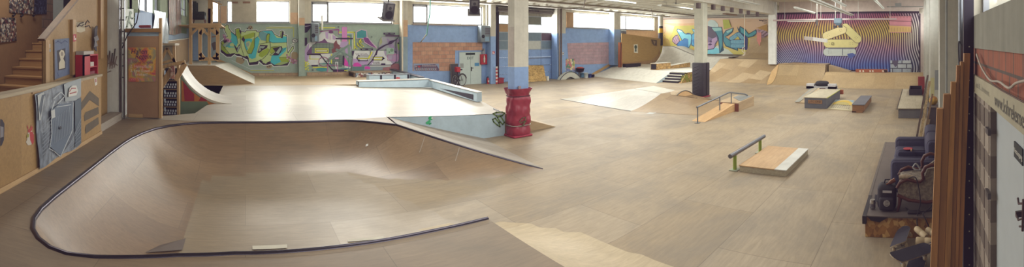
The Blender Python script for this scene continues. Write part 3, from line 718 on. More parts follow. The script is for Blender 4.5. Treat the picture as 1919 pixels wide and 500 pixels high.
mb = MB()
for px in (714, 740, 765): x = bx(px, 19.3); MB().box(x - .05, x + .05, 19.285, 19.3, DZ + .002, 1.08).build('upright', flat('#2e2b38'), led2)
mb = MB(); mb.box(5.72, 7.85, 19.27, 19.78, 1.08, 1.095); mb.build('top_sheet', STEEL, led2)
pt = Paint(lambda x, y: Yp(x, y, 19.3), (0, -1, 0), 738, 142, 10); pt.p([(20, 50), (60, 20), (120, 30), (110, 60), (50, 70)], '#b4545c'); pt.mb.build('red_sticker', None, led2, 'red sticker')
led3 = thing('edge_ledge', 'low ledge with dark steel edge running to the window wall beside the bare bricks', 'ledge', (7.9, 20, DZ))
mb = MB(); mb.hexa([(7.92, 18.3, DZ + .002), (8.12, 18.3, DZ + .002), (8.12, 22.5, DZ + .002), (7.92, 22.5, DZ + .002)], [(7.92, 18.3, 1.0), (8.12, 18.3, 1.0), (8.12, 22.5, 1.13), (7.92, 22.5, 1.13)]); mb.build('body', LBLUE, led3)
mb = MB(); mb.hexa([(7.88, 18.27, 1.0), (8.15, 18.27, 1.0), (8.15, 22.52, 1.13), (7.88, 22.52, 1.13)], [(7.88, 18.27, 1.03), (8.15, 18.27, 1.03), (8.15, 22.52, 1.16), (7.88, 22.52, 1.16)]); mb.build('steel_edge', flat('#3b3740', .35, .6), led3)
sbx = thing('manual_box', 'low box plastered with stickers below the abstract mural', 'box', (6.5, 22.3, DZ))
xa, xb_ = 5.72, 7.7
mb = MB(); mb.box(xa, xb_, 21.7, 22.85, DZ + .002, 1.03); mb.build('body', collage('stick', ['#c9c4bc', '#7d6a66', '#a8b6bd', '#d8d4cc', '#8c4f4c', '#5a6b80', '#c2b497', '#e0ddd6', '#6b5c55'], 9), sbx)
mb = MB(); mb.box(xa - .1, xb_ + .05, 21.66, 22.88, 1.03, 1.06); mb.build('top_sheet', wood('dull', '#8d7a62', '#75634e', 'x'), sbx)
mb = MB(); mb.box(xa - .08, xa, 21.72, 22.84, DZ + .002, 1.03, flat('#6d5645')); mb.box(xa - .1, xa - .078, 21.95, 22.6, .86, .97, flat('#2a2226')); mb.build('end_board', None, sbx)
# ------------------------------------------------------------------ white quarter pipe at the left, its side panels
qp = thing('quarter_pipe', 'white-topped quarter pipe at the left platform end with red and orange side', 'quarter pipe', (-1.2, 13.7, 0))
Y0, Y1 = 12.95, 14.7; R = 1.75; H = 1.07; xb0 = -.42; wq = sqrt(2 * R * H - H * H)
arc = [(xb0 - wq * i / 16, DZ + .004 + R - sqrt(R * R - (wq * i / 16) ** 2)) for i in range(17)]
mb = MB(); mb.grid([[(x, Y0, z) for x, z in arc], [(x, Y1, z) for x, z in arc]]); mb.build('riding_surface', PLYP, qp)
mb = MB(); mb.grid([[(x, Y0 - .01, z) for x, z in arc], [(x, Y0 - .01, z - .07) for x, z in arc]]); mb.build('ply_edge', flat('#c8c0b0', .5), qp)
mb = MB(); mb.tube([(arc[-1][0], Y0, arc[-1][1]), (arc[-1][0], Y1, arc[-1][1])], .03); mb.build('coping', DKMET, qp, 'dark coping')
mb = MB(); mb.box(XL + .02, arc[-1][0], Y0, Y1, arc[-1][1] - .08, arc[-1][1] - .02); mb.poly([(x, Y1, z) for x, z in arc] + [(arc[-1][0], Y1, DZ)]); mb.build('deck', PLYT, qp)
OR, RD, GRN = flat('#c47a38', .6), flat('#a3303a', .6), flat('#76876c', .7)
mb = MB()
def below(px): return [(x, z) for x, z in arc]
yy = Y0 - .004
body = [(x, yy, z - .03) for x, z in arc] + [(arc[-1][0], yy, .35), (-.95, yy, .35), (-.9, yy, DZ + .005), (xb0, yy, DZ + .005)]
mb.poly(body, GRN)
opoly = [(x, yy - .006, z - .06) for x, z in arc[1:]] + [(arc[-1][0] + .05, yy - .006, DZ + .95 - .0), (-1.88, yy - .006, DZ + .12), (-1.0, yy - .006, DZ + .12), (-.92, yy - .006, DZ - .01), (xb0 - .1, yy - .006, DZ + .002)]
mb.poly([Yp(x, y, yy - .006) for x, y in ((340, 149), (355, 168), (375, 183), (398, 193), (420, 195.5), (391, 196), (388, 190), (340, 190))], OR)
mb.poly([Yp(x, y, yy - .012) for x, y in ((343, 152), (355, 167), (364, 176), (364, 189), (346, 189))], RD); mb.poly([Yp(x, y, yy - .012) for x, y in ((372, 189), (377, 181), (389, 188), (386, 189.5))], RD)
mb.build('side_panel', None, qp, 'red, orange and green painted side')
mb = MB(); mb.box(-3.0, -.98, Y0 + .02, Y0 + .06, 0.01, .4); mb.build('pit_board', GRN, qp)
# ------------------------------------------------------------------ roll-in bank under the balcony
ri = thing('roll_in_ramp', 'tan wooden roll-in ramp below the balcony with a shaded side', 'ramp', (-1, 20, DZ))
zt = 1.62
mb = MB(); mb.poly([(-1.35, 18.85, zt), (.4, 18.85, DZ + .004), (.5, 23.05, DZ + .004), (-.9, 23.05, 1.55)]); mb.build('riding_surface', PLYL, ri)
mb = MB(); mb.poly([(XL + .02, 18.85, zt), (-1.35, 18.85, zt), (-.9, 23.05, 1.55), (XL + .02, 23.05, zt)]); mb.build('top_deck', PLYL, ri)
mb = MB(); mb.poly([(XL + .02, 18.85, DZ + .002), (.4, 18.85, DZ + .002), (-1.35, 18.85, zt), (XL + .02, 18.85, zt)]); mb.build('side_sheet', plywood('shade', '#a0845c', '#8f7450', pw=3, ph=2, seam=.2), ri)  # side sheet toned darker tan to paint in its shade
mb = MB(); a, b = Yp(405, 112, 23.02), Yp(470, 140, 23.02)
mb.hexa([(a.x, 22.98, a.z - .07), (b.x, 22.98, b.z - .07), (b.x, 23.06, b.z - .07), (a.x, 23.06, a.z - .07)], [(a.x, 22.98, a.z + .1), (b.x, 22.98, b.z + .1), (b.x, 23.06, b.z + .1), (a.x, 23.06, a.z + .1)]); mb.build('timber_batten', WOODX, ri)
# ------------------------------------------------------------------ far-left bank, platform, stairs, box
fp = thing('stair_platform', 'pale wooden bank and platform with four dark steps in front of the yellow mural', 'ramp', (26, 18, 0)); HZ = .62
mb = MB(); G = []
for j in range(9):
    t = j / 8; y = 15.7 + (23.04 - 15.7) * t; x0 = 22.5 + 1.4 * t; x1 = 24.3 + 2.5 * t
    w_ = x1 - x0; row = []
    for i in range(11):
        u = i / 10; row.append((x0 + w_ * u, y, .004 + HZ * (u * u * .55 + u * .45)))
    G.append(row)
mb.grid(G); mb.build('bank', PLYL, fp)
mb = MB(); mb.poly([(24.3, 15.7, HZ), (26.8, 23.04, HZ), (33.7, 23.04, HZ), (33.7, 14.3, HZ), (24.1, 14.3, HZ), (24.1, 15.7, HZ)]); mb.build('deck', PLYL, fp)
for k in range(4):
    mb = MB(); z1 = HZ * (k + 1) / 4; mb.box(23.25 + k * .28, 24.4, 14.5, 15.68, HZ * k / 4 + .001, z1 - .03, flat('#2a2530', .6)); mb.box(23.23 + k * .28, 24.4, 14.5, 15.68, z1 - .03, z1, PLYL); mb.build('step', None, fp)
mb = MB(); mb.poly([(22.5, 15.69, .0), (24.3, 15.69, HZ), (24.3, 15.69, 0)]); mb.build('stair_side', LBLUE, fp, 'pale blue side beside the steps')
mb = MB(); mb.prism([(23.3, 14.3, 0), (23.5, 14.3, .05), (24.25, 14.3, HZ), (26.5, 14.3, HZ), (26.5, 14.3, 0)], (0, .19, 0)); mb.build('stair_cheek', osb('cheek', '#a98a54', '#836338'), fp)
pt = Paint(lambda x, y: Yp(x, y, 14.29), (0, -1, 0), 1270, 130, 10)
for P_ in ([(60, 200), (90, 110), (130, 180), (170, 80), (200, 200)], [(90, 230), (150, 120), (220, 220), (260, 90)], [(130, 90), (180, 230)]): pt.l(P_, 16, '#7f8a3c')
pt.mb.build('green_scrawl', None, fp, 'green spray scrawl')
mb = MB(); mb.poly([Vector((26.05, 21.0, .40)), Vector((27.6, 21.0, .64)), Vector((26.9, 21.0, .64)), Vector((26.05, 21.0, .64))]); mb.box(26.2, 28.2, 21.2, 21.5, HZ, HZ + .26, flat('#2b2530')); mb.build('gap', flat('#2b2530'), fp)
bxo = thing('box_obstacle', 'osb box with a dark open end standing above the steps', 'box', (26, 17.7, HZ))
mb = MB(); mb.box(25.2, 27.0, 17.5, 18.05, HZ + .002, 1.08); mb.build('body', osb('obx', '#a9895a', '#86683e'), bxo)
mb = MB(); mb.box(25.17, 27.02, 17.47, 18.08, 1.08, 1.10); mb.build('top_sheet', PLYL, bxo); mb = MB(); mb.box(25.18, 25.2, 17.56, 18.0, HZ + .05, 1.04); mb.build('open_end', flat('#26202c'), bxo, 'dark open end')
bxw = thing('wedge_ledge', 'low osb ledge continuing right from the box above the steps', 'ledge', (28, 17.7, HZ))
mb = MB(); mb.hexa([(27.05, 17.5, HZ + .002), (29.6, 17.3, HZ + .002), (29.6, 17.7, HZ + .002), (27.05, 17.9, HZ + .002)], [(27.05, 17.5, .84), (29.6, 17.3, 1.0), (29.6, 17.7, 1.0), (27.05, 17.9, .84)]); mb.build('body', osb('obx', '#a9895a', '#86683e'), bxw)
mb = MB(); mb.hexa([(27.05, 17.47, .842), (29.62, 17.27, 1.002), (29.62, 17.73, 1.002), (27.05, 17.93, .842)], [(27.05, 17.47, .86), (29.62, 17.27, 1.02), (29.62, 17.73, 1.02), (27.05, 17.93, .86)]); mb.build('top_sheet', PLYL, bxw)
# vertical sheet with a quarter-round cut beside the round pillar
sh = thing('plywood_screen', 'tall tan plywood sheet with a poster left of the round pillar', 'screen', (28, 21.5, HZ))
Ys = 21.55; out = [Yp(x, y, Ys) for x, y in ((1165, 118.5), (1165, 62.5), (1238, 72.5), (1237.5, 85), (1235, 96), (1230, 105), (1222, 112), (1213, 114))]
mb = MB(); mb.prism(out, (0, .06, 0)); mb.build('sheet', plywood('sheet', '#a98c5c', '#a08354', stain='#94784c', pw=2.9, ph=2.4, seam=.5, rough=.6, stainamt=.3, scuff=.05), sh)
mb = MB(); mb.box(25.75, 25.98, 21.4, 21.6, HZ + .01, 2.6); mb.build('edge_post', flat('#8a4f34'), sh, 'reddish edge post'); mb = MB(); mb.tube([(25.72, 21.3, HZ + .05), (25.6, 21.2, 1.6), (25.8, 21.3, 2.5)], .02); mb.build('cable', BLACK, sh)
pt = Paint(lambda x, y: Yp(x, y, Ys), (0, -1, 0), 1180, 75, 10)
pt.p([(75, 85), (150, 75), (155, 245), (80, 235)], '#c9c4b4'); pt.p(ell(112, 130, 26, 36), '#3c4a40'); pt.p([(100, 160), (125, 160), (130, 215), (95, 220)], '#55605a'); pt.mb.build('poster', None, sh, 'small white poster with a dark bust'); 
pt = Paint(lambda x, y: Yp(x, y, Ys), (0, -1, 0), 1219, 72, 10); pt.p([(0, 10), (150, 25), (150, 150), (0, 140)], '#96794c'); pt.p([(10, 20), (120, 30), (120, 140), (60, 130), (30, 90)], '#59473a'); pt.p([(50, 40), (100, 60), (70, 120)], '#8c7458'); pt.mb.build('dark_tag', None, sh, 'dark painted tag')
# quarter pipe along the yellow mural
fq = thing('corner_quarter', 'pale quarter pipe running below the yellow mural, higher in the corner', 'quarter pipe', (32, 16, HZ))
mb = MB(); G = []
for j in range(25):
    y = 21.5 - (21.5 - 14.35) * j / 24; H = (1.62 if y > 20.4 else (.85 + .77 * max(0, (y - 18.2) / 2.2)) if y > 18.2 else .80); R = 2.2; w_ = sqrt(2 * R * H - H * H) if H < R else R
    G.append([(31.9 - w_ + w_ * i / 14, y, HZ + .004 + R - sqrt(max(R * R - (w_ * i / 14) ** 2, 0))) for i in range(15)] + [(33.75, y, HZ + H - .0)])
mb.grid(G); mb.build('riding_surface', PLYL, fq)
mb = MB(); mb.tube([(r[14][0], r[14][1], r[14][2]) for r in G], .03, seg=6); mb.build('coping', flat('#8d8880', .4, .5), fq)
mb = MB(); mb.box(33.6, 33.72, 14.4, 21.0, 1.45, 1.55); mb.build('timber_batten', flat('#5d4c3c'), fq)
# patchwork bank
pb = thing('patchwork_bank', 'wide bank of mixed brown plywood sheets between the black pad and the striped mural', 'ramp', (27, 11.5, 0))
mb = MB(); G = []
for j in range(13):
    y = 14.25 - (14.25 - 8.95) * j / 12; G.append([(25.3 + 3.6 * i / 12, max(y, 8.95 + .55 * i / 12), .004 + 1.36 * ((i / 12) ** 1.35)) for i in range(13)])
mb.grid(G); mb.poly([(28.9, 14.25, 1.36), (28.9, 9.5, 1.36), (33.7, 9.5, 1.36), (33.7, 14.25, 1.36)]); mb.build('riding_surface', plywood('patch', '#bba88a', '#8e7858', stain='#7c6e5c', pw=1.3, ph=1.0, seam=.45, rough=.5, stainamt=.35, scuff=.1, rot=.25), pb)
mb = MB(); mb.poly([(25.3, 14.26, 0)] + [(25.3 + 3.6 * i / 12, 14.26, 1.36 * ((i / 12) ** 1.35)) for i in range(13)] + [(33.7, 14.26, 1.36), (33.7, 14.26, 0)]); mb.build('side_sheet', PLYT, pb)
mb = MB(); mb.box(30.2, 33.5, 13.85, 14.2, 1.38, 1.46, flat('#4a3c34')); mb.build('slot', None, pb, 'dark slot at the top of the bank')
wr = thing('curved_ramp', 'tall curved plywood wall ride against the right end of the yellow mural', 'ramp', (32, 12.8, 1.36))
mb = MB(); G = []
for j in range(2):
    y = (13.75, 10.9)[j]; G.append([(30.3 + 3.3 * sin(pi / 2 * i / 14) , y + (0 if i > 4 else (.5 - i * .12) * (1 if j == 0 else 0)), 1.37 + 1.62 * (1 - cos(pi / 2 * i / 14))) for i in range(15)])
mb.grid(G); mb.build('riding_surface', plywood('ride', '#b7a384', '#a8926f', stain='#8c7a62', pw=2.4, ph=1.9, seam=.3), wr)
mb = MB(); mb.poly([G[0][i] for i in range(15)] + [(33.6, 13.75, 1.37)]); mb.build('side_sheet', PLYT, wr)
# brown quarter pipe below the striped mural
bq = thing('steep_quarter', 'steep brown quarter pipe below the left part of the striped mural', 'quarter pipe', (26, 7.4, 0))
R, H = 2.0, 1.2; w_ = sqrt(2 * R * H - H * H)
arc = [(24.95 + w_ * i / 16, .004 + R - sqrt(R * R - (w_ * i / 16) ** 2)) for i in range(17)]
mb = MB(); mb.grid([[(x, 8.9 - .3 * i / 16 * 0, z) for i, (x, z) in enumerate(arc)], [(x, 5.75, z) for x, z in arc]]); mb.build('riding_surface', plywood('quarter', '#a4906e', '#8f7a5a', stain='#6f624e', pw=1.25, ph=2.5, seam=.4, rough=.5, stainamt=.5), bq)
mb = MB(); mb.poly([(arc[-1][0], 8.9, H), (arc[-1][0], 5.75, H), (28.28, 5.75, H), (28.28, 8.9, H)]); mb.tube([(arc[-1][0], 8.9, H), (arc[-1][0], 5.75, H)], .03, PLYT); mb.build('deck', PLYT, bq)
mb = MB(); mb.poly([(x, 5.74, z) for x, z in arc] + [(28.28, 5.74, H), (28.28, 5.74, 0)]); mb.build('side_sheet', flat('#7a6850', .6), bq, 'shaded brown side'); mb = MB(); mb.poly([(x, 8.94, z) for x, z in arc] + [(28.28, 8.94, H), (28.28, 8.94, 0)]); mb.build('side_sheet', BIRCH, bq, 'pale birch side')  # darker brown puts the shade of the right side into its colour
mb = MB(); mb.poly([(24.6, 8.96, .005)] + [(x + .05, 8.92, z + .02) for x, z in arc[2:]] + [(26.3, 9.25, .75), (25.4, 9.2, .16)]); mb.build('joint_strip', flat('#c2a272', .55), bq, 'pale strip of wood where the two ramps meet')
mb = MB(); mb.box(26.95, 28.0, 7.3, 8.3, H, H + .06); mb.build('loose_sheet', flat('#7c6850'), bq)
lq = thing('low_bank', 'long low brown bank below the right part of the striped mural', 'ramp', (25.5, 2.4, 0))
mb = MB(); G = []
for j in range(15):
    y = 5.72 - (5.72 + .44) * j / 14; H = .72
    G.append([(24.0 + 2.6 * i / 12, y, .004 + H * (i / 12) ** 1.7) for i in range(13)] + [(27.1, y, H + .01), (27.25, y, H * .6), (27.3, y, 0)])
mb.grid(G); mb.build('riding_surface', plywood('lowbank', '#b09b78', '#a18b68', stain='#84745c', pw=2.5, ph=1.25, seam=.3, rough=.5, stainamt=.4), lq)
tw = MB().prism([(27.35, 5.68, .01), (27.35, 5.68, 1.12), (27.35, 4.3, .74), (27.35, 4.3, .01)], (.85, 0, 0)); tag(tw.build('corner_wedge', PLYT), 'small brown wedge closing the gap between steep quarter and low bank', 'ramp')
rb = thing('painted_beam', 'reddish painted beam lying on the low bank under the striped mural', 'beam', (26.9, 3, .74)); a, b = Xp(1604, 134, 26.85), Xp(1663, 136, 26.85)
mb = MB(); mb.box(26.72, 26.95, b.y, a.y, .736, .92); mb.build('bar', flat('#96563c', .6), rb)
pt = Paint(lambda x, y: Xp(x, y, 26.72), (-1, 0, 0), 1604, 128, 10)
for q in (60, 120, 250, 300, 490, 530): pt.p([(q, 40), (q + 25, 30), (q + 35, 65), (q + 8, 70)], '#cbbfb0')
pt.p([(520, 30), (580, 25), (585, 75), (540, 78)], '#3a2c2c'); pt.mb.build('white_marks', None, rb)
# ------------------------------------------------------------------ funbox in the middle of the hall
fb = thing('fun_box', 'low grey pyramid funbox in the middle of the hall left of the black pad', 'funbox', (15, 12, 0)); hz = .43
mb = MB(); G = []
for j in range(13):
    t = j / 12; a = Vector((13.35, 14.7, .004)).lerp(Vector((12.9, 10.2, .004)), t); b = Vector((16.1, 12.5, hz)).lerp(Vector((15.3, 10.4, hz)), t)
    G.append([Vector((a.x + (b.x - a.x) * u, a.y + (b.y - a.y) * u, .006 + hz * (u ** (1 + .5 * min(1, t * 2.5))))) for u in [i / 10 for i in range(11)]])
mb.grid(G); mb.build('front_bank', plywood('fun', '#aeaca4', '#a19e94', stain='#8b877e', pw=3, ph=1.5, seam=.4, rough=.4, stainamt=.4, scuff=.1, spec=.5), fb)  # paler grey than the side bank, window glare put into the colour
mb = MB(); mb.poly([(16.1, 12.5, hz), (15.3, 10.4, hz), (16.6, 10.4, hz), (17.7, 12.5, hz)]); mb.poly([(13.35, 14.7, .004), (16.1, 12.5, hz), (17.7, 12.5, hz), (20.2, 14.8, .004)]); mb.poly([(17.7, 12.5, hz), (16.6, 10.4, hz), (17.75, 10.45, .004), (20.2, 14.8, .004)]); mb.build('top_sheet', PLYL, fb)
mb = MB(); G = []
for j in range(9):
    t = j / 8; a = Vector((12.9, 10.2, 0)).lerp(Vector((13.6, 7.4, 0)), t); b = Vector((15.3, 10.4, hz)).lerp(Vector((17.2, 7.6, .01)), t)
    G.append([Vector((a.x + (b.x - a.x) * u, a.y + (b.y - a.y) * u, .005 + max(b.z - .0, 0) * (1 - t * .2) * (u ** 1.5))) for u in [i / 10 for i in range(11)]])
mb.grid(G); mb.poly([(15.3, 10.4, hz), (16.6, 10.4, hz), (17.75, 9.4, .01), (17.2, 7.6, .01)]); mb.build('side_bank', plywood('funside', '#a08a6a', '#927a5a', stain='#77695a', pw=2.5, ph=1.25, seam=.35, rough=.5), fb, 'brown side bank')
mb = MB(); mb.tube([(16.1, 12.5, hz), (15.3, 10.4, hz)], .012, seg=6); mb.tube([(12.9, 10.2, .008), (13.35, 14.7, .008)], .01, seg=6); mb.build('edge_strip', flat('#76787a', .4, .5), fb)
rl = thing('roller_hump', 'small arched wooden hump with a pale cut edge left of the black pad', 'ramp', (16.5, 10.9, 0))
N = 16; arc = [(15.2 + 2.35 * i / N, .02 + .46 * sin(pi * i / N)) for i in range(N + 1)]
mb = MB(); mb.grid([[(x, 9.9, z) for x, z in arc], [(x, 10.35, z) for x, z in arc]]); mb.build('riding_surface', PLYT, rl)
mb = MB(); mb.poly([(x, 9.895, z) for x, z in arc]); mb.build('cut_edge', flat('#c9a67a'), rl); mb = MB(); mb.tube([(x, 9.89, z) for x, z in arc], .022, seg=6); mb.build('edge_strip', flat('#6a665f', .4, .4), rl)
pl = MB().poly([Zp(x, y, .006) for x, y in ((1211, 213), (1235, 201.5), (1246, 203), (1222, 214))]).poly([Zp(x, y, .008) for x, y in ((1225, 210), (1236, 204), (1237, 207), (1229, 211))])
tag(pl.build('floor_plate', flat('#8d8f8a', .4)), 'grey metal plate on the floor in front of the funbox', 'plate')
# ================================================================== LEFT SIDE
OSBW = plywood('partition', '#a58657', '#987a4c', stain='#82683f', pw=1.25, ph=2.5, seam=.3, rough=.6, stainamt=.4, scuff=.15)
pw_ = thing('low_barrier', 'low tan plywood partition along the left edge of the bowl deck', 'partition', (-2.95, 6.4, DZ))
pnl = MB().box(-3.0, -2.9, .5, 8.25, DZ + .002, 1.98).build('panel', OSBW, pw_)
MB().box(-3.06, -2.88, .5, 8.28, 1.98, 2.03).build('top_rail', wood('capgrey', '#a89a80', '#8d7f68', 'y'), pw_)
MB().hexa([(-2.9, .5, DZ + .002), (-2.875, .5, DZ + .002), (-2.875, 8.25, DZ + .002), (-2.9, 8.25, DZ + .002)], [(-2.9, .5, DZ + .07), (-2.88, .5, DZ + .07), (-2.88, 8.25, DZ + .07), (-2.9, 8.25, DZ + .07)]).build('foot_batten', WOODY, pw_)
MB().box(-2.9, -2.885, 5.3, 7.2, 1.955, 1.985).build('clamp_batten', WOODY, pw_)
pt = Paint(lambda x, y: Xp(x, y, -2.9), (1, 0, 0), 0, 0, 1)
g = flat('#5f5546', .7)
pt.p([(151, 208), (151, 193), (168, 170), (185, 184), (185, 199), (168, 187)], g); pt.p([(157, 217), (160, 210), (184, 200), (185, 213), (158, 227)], g); pt.p([(159, 243), (161, 234), (184, 219), (185, 232), (160, 251)], g); pt.p([(152, 205), (152, 196), (168, 176), (168, 187)], g)
pt.mb.build('dark_stencil', None, pnl, 'dark stencil of an arrow over two rounded bars')
pt = Paint(lambda x, y: Xp(x, y, -2.9), (1, 0, 0), 0, 0, 1); pt.p([(0, 223), (4, 224), (8, 232), (7, 262), (3, 272), (0, 274)], '#2f2c36'); pt.p([(0, 236), (6, 238), (6, 256), (0, 258)], '#7c7a80'); pt.mb.build('black_sticker', None, pnl, 'black sticker')
pt = Paint(lambda x, y: Xp(x, y, -2.9), (1, 0, 0), 0, 0, 1)
pt.p([(50, 262), (48, 266), (52, 272), (58, 271), (63, 262), (63, 250), (58, 243), (52, 247)], '#b8b0a4'); pt.p([(55, 248), (60, 246), (63, 252), (63, 266), (60, 271), (56, 262)], '#a83a3a'); pt.p([(52, 243), (57, 240), (61, 236), (60, 243), (56, 248), (52, 248)], '#a8403c'); pt.p([(50, 232), (53, 240), (51, 242)], '#a8403c'); pt.p([(58, 233), (59, 240), (56, 240)], '#a8403c'); pt.p([(50, 252), (54, 250), (53, 257), (49, 258)], '#8c8a3a')
pt.mb.build('red_sticker', None, pnl, 'red and white cut-out sticker')
pt = Paint(lambda x, y: Xp(x, y, -2.9), (1, 0, 0), 0, 0, 1); pt.p([(176, 144), (181, 142), (182, 158), (178, 161)], '#c8c4bc'); pt.p([(178, 148), (180, 147), (180.5, 153), (178.5, 155)], '#9a4a48'); pt.mb.build('white_sticker', None, pnl)
# big grey print hung on the partition
po = thing('skate_plan_poster', 'large grey-blue poster of a ramp plan hung on the low partition', 'poster', Xp(108, 310, -2.86))
def PX(x, y): return Xp(x, y, -2.86)
mb = MB(); G = []
for j in range(9):
    u = j / 8; top = (65 + (151 - 65) * u, 176.5 + (146 - 176.5) * u); bot = (74 + (151 - 74) * u, 316.5 + (270 - 316.5) * u + 3 * sin(u * 9))
    G.append([PX(top[0] + (bot[0] - top[0]) * i / 8, top[1] + (bot[1] - top[1]) * i / 8) + Vector((.012 * sin(i * 1.1 + j), 0, 0)) for i in range(9)])
mb.grid(G); shp = mb.build('sheet', collage('plan', ['#7f8894', '#747d8a', '#8a929c', '#68727f', '#7a838f'], 3.5, (1, 1.5, .8)), po)
pt = Paint(lambda x, y: Xp(x, y, -2.86), (1, 0, 0), 0, 0, 1, base=.02)
pt.p([(118, 158), (123, 155), (150, 147), (150, 180), (140, 188), (120, 190)], '#98a0a6'); pt.p([(68, 178), (80, 172), (82, 185), (74, 225), (71, 225)], '#a9aeb0'); pt.p([(70, 205), (76, 178), (82, 176), (76, 222)], '#5b6470')
pt.p([(95, 205), (108, 195), (135, 192), (136, 240), (112, 292), (92, 275)], '#626f80'); pt.p([(138, 190), (150, 182), (150, 268), (139, 276)], '#56626f')
for P_ in ([(90, 278), (98, 282), (111, 293), (134, 243), (135, 192)], [(90, 278), (95, 250), (93, 210), (100, 190)], [(98, 185), (112, 172), (119, 180), (106, 194)], [(104, 200), (130, 196)], [(74, 220), (80, 180)]): pt.l(P_, 1.3, '#b3bac0')
for k in range(11): pt.l([(97 + k * 3, 225 - k * 2.5), (100 + k * 3, 268 - k * 2)], .6, '#8e98a4')
for k in range(9): pt.l([(76, 290 - k * 7), (93, 272 - k * 7)], .7, '#8b95a1')
for k in range(6): pt.l([(113 + k * 3, 288 - k * 4), (148, 262 - k * 8)], .6, '#8b95a1')
pt.p(ell(109, 239, 2, 3), '#3c4048'); pt.p([(91, 207), (98, 204), (99, 219), (92, 222)], '#b9bcbc')
pt.p([(124, 175), (126, 165), (132, 160), (139, 160), (142, 170), (139, 178), (130, 180), (124, 181)], '#c9c8c4'); pt.l([(126, 171), (130, 165), (137, 165)], 1.5, '#9a4a4c'); pt.l([(127, 175), (138, 172)], 2, '#9a4a4c'); pt.mb.build('print', None, shp)
# stairs
st = thing('stairs', 'tan wooden stairs rising behind the low partition', 'stairs', (-4.3, 8, DZ))
for k in range(-7, 4):
    y = 9.04 + .33 * k; z = 2.28 + .19 * k
    if z < DZ: continue
    mb = MB(); mb.box(-5.29, -3.53, y, 10.2, max(z - .19, DZ) + .001, z - .035); mb.box(-5.29, -3.53, y - .02, 10.2, z - .035, z); mb.build('step', wood('step', '#a88458', '#92704a', 'x'), st)
MB().box(-5.29, -3.53, 10.2, 10.94, 2.7, 2.85).build('landing', wood('step', '#a88458', '#92704a', 'x'), st)
sb = thing('stair_balustrade', 'slanting tan plywood balustrade beside the stairs', 'balustrade', (-3.32, 8, DZ))
c = [(-3.36, 6.5, DZ + .002), (-3.36, 6.5, 2.72), (-3.36, 8.75, 3.95), (-3.36, 9.9, 3.95), (-3.36, 9.9, DZ + .002)]
MB().prism(c, (.04, 0, 0)).build('panel', OSBW, sb)
mb = MB(); mb.hexa([(-3.42, 6.45, 2.70), (-3.28, 6.45, 2.70), (-3.28, 8.8, 3.985), (-3.42, 8.8, 3.985)], [(-3.42, 6.45, 2.74), (-3.28, 6.45, 2.74), (-3.28, 8.8, 4.025), (-3.42, 8.8, 4.025)]); mb.build('handrail', wood('rail', '#6f5334', '#5c4228', 'y'), sb, 'dark sloping handrail')
for a, b, z0, z1 in ((6.46, 6.6, DZ + .01, 2.72), (7.62, 7.8, 2.04, 3.12), (9.25, 9.45, 2.3, 3.95)): MB().box(-3.32, -3.26, a, b, z0, z1).build('post', WOODZ, sb)
p = MB()
def BX(x, y): return Xp(x, y, -3.31)
pt = Paint(BX, (1, 0, 0), 0, 0, 1, base=.006); pt.p([(101, 74), (129, 71), (130, 139), (102, 149)], flat('#5c6a88', .6, var=.3, scale=8)); pt.p([(106, 95), (122, 90), (122, 129), (108, 132)], '#27222c')
pt.p([(110, 99), (114, 93), (119, 95), (121, 102), (118, 110), (121, 116), (121, 127), (110, 130), (110, 118), (113, 112)], '#c4bca8'); pt.p(ell(115.5, 101, 2.4, 4), '#8f8478'); pt.l([(104, 80), (108, 77), (114, 81), (121, 76), (126, 79)], 1.5, '#3c4a74'); pt.l([(107, 136), (109, 142)], 1, '#394872')
pt.l([(101, 74), (129, 71), (130, 139), (102, 149)], .8, '#7c6a5a', closed=True)
tag(pt.mb.build('portrait_picture', None), 'blue painted panel with a pale portrait on the stair balustrade', 'painting')
pt = Paint(BX, (1, 0, 0), 0, 0, 1, base=.006); pt.p([(89.5, 82), (93.5, 82), (93.5, 90), (89.5, 90)], '#b9c0c4'); pt.p([(90, 92), (94, 92), (94, 97), (90, 97)], '#6f95b4'); pt.mb.build('sticker', None, sb)
pt = Paint(lambda x, y: Xp(x, y, -3.26), (1, 0, 0), 0, 0, 1, base=.006); pt.p([(136.5, 64.5), (142.5, 63.5), (142.5, 77), (136.5, 78)], '#a8343c'); pt.p([(138, 67), (139.5, 66.7), (139.5, 75), (138, 75.3)], '#d8d2cc'); pt.p([(140.5, 71), (141.8, 70.8), (141.8, 75), (140.5, 75.3)], '#d8d2cc')
tag(pt.mb.build('extinguisher_sign', None), 'small red and white fire extinguisher sign on a post', 'sign')
# clipboard with tools, deck hung on the wall
cl = thing('tool_plate', 'pale plate with dark hooks on the balustrade beside the hung skateboard', 'plate', BX(149, 60))
pt = Paint(BX, (1, 0, 0), 0, 0, 1, base=.02); pt.p([(141, 42), (157, 41), (158, 58), (150, 61), (142, 60)], '#b5a88c'); pt.mb.build('plate', None, cl)
mb = MB()
for q in ([(139, 50), (144, 44), (150, 42)], [(140, 47), (147, 49), (150, 46)], [(153, 46), (158, 38), (161, 42)], [(154, 50), (161, 48), (163, 52)]): mb.tube([BX(*z) + Vector((.075, 0, 0)) for z in q], .012, seg=6)
mb.build('hooks', flat('#43342c'), cl)
hb = thing('hung_skateboard', 'dark worn skateboard deck hung upright above the red cabinet', 'skateboard', BX(174, 95) + Vector((.06, 0, 0)))
def deck_outline(L, W, n=10):
    r = W / 2; o = [(r * cos(a), L / 2 - r + r * sin(a)) for a in [pi * i / n for i in range(n + 1)]]; return o + [(-x, -y) for x, y in o]
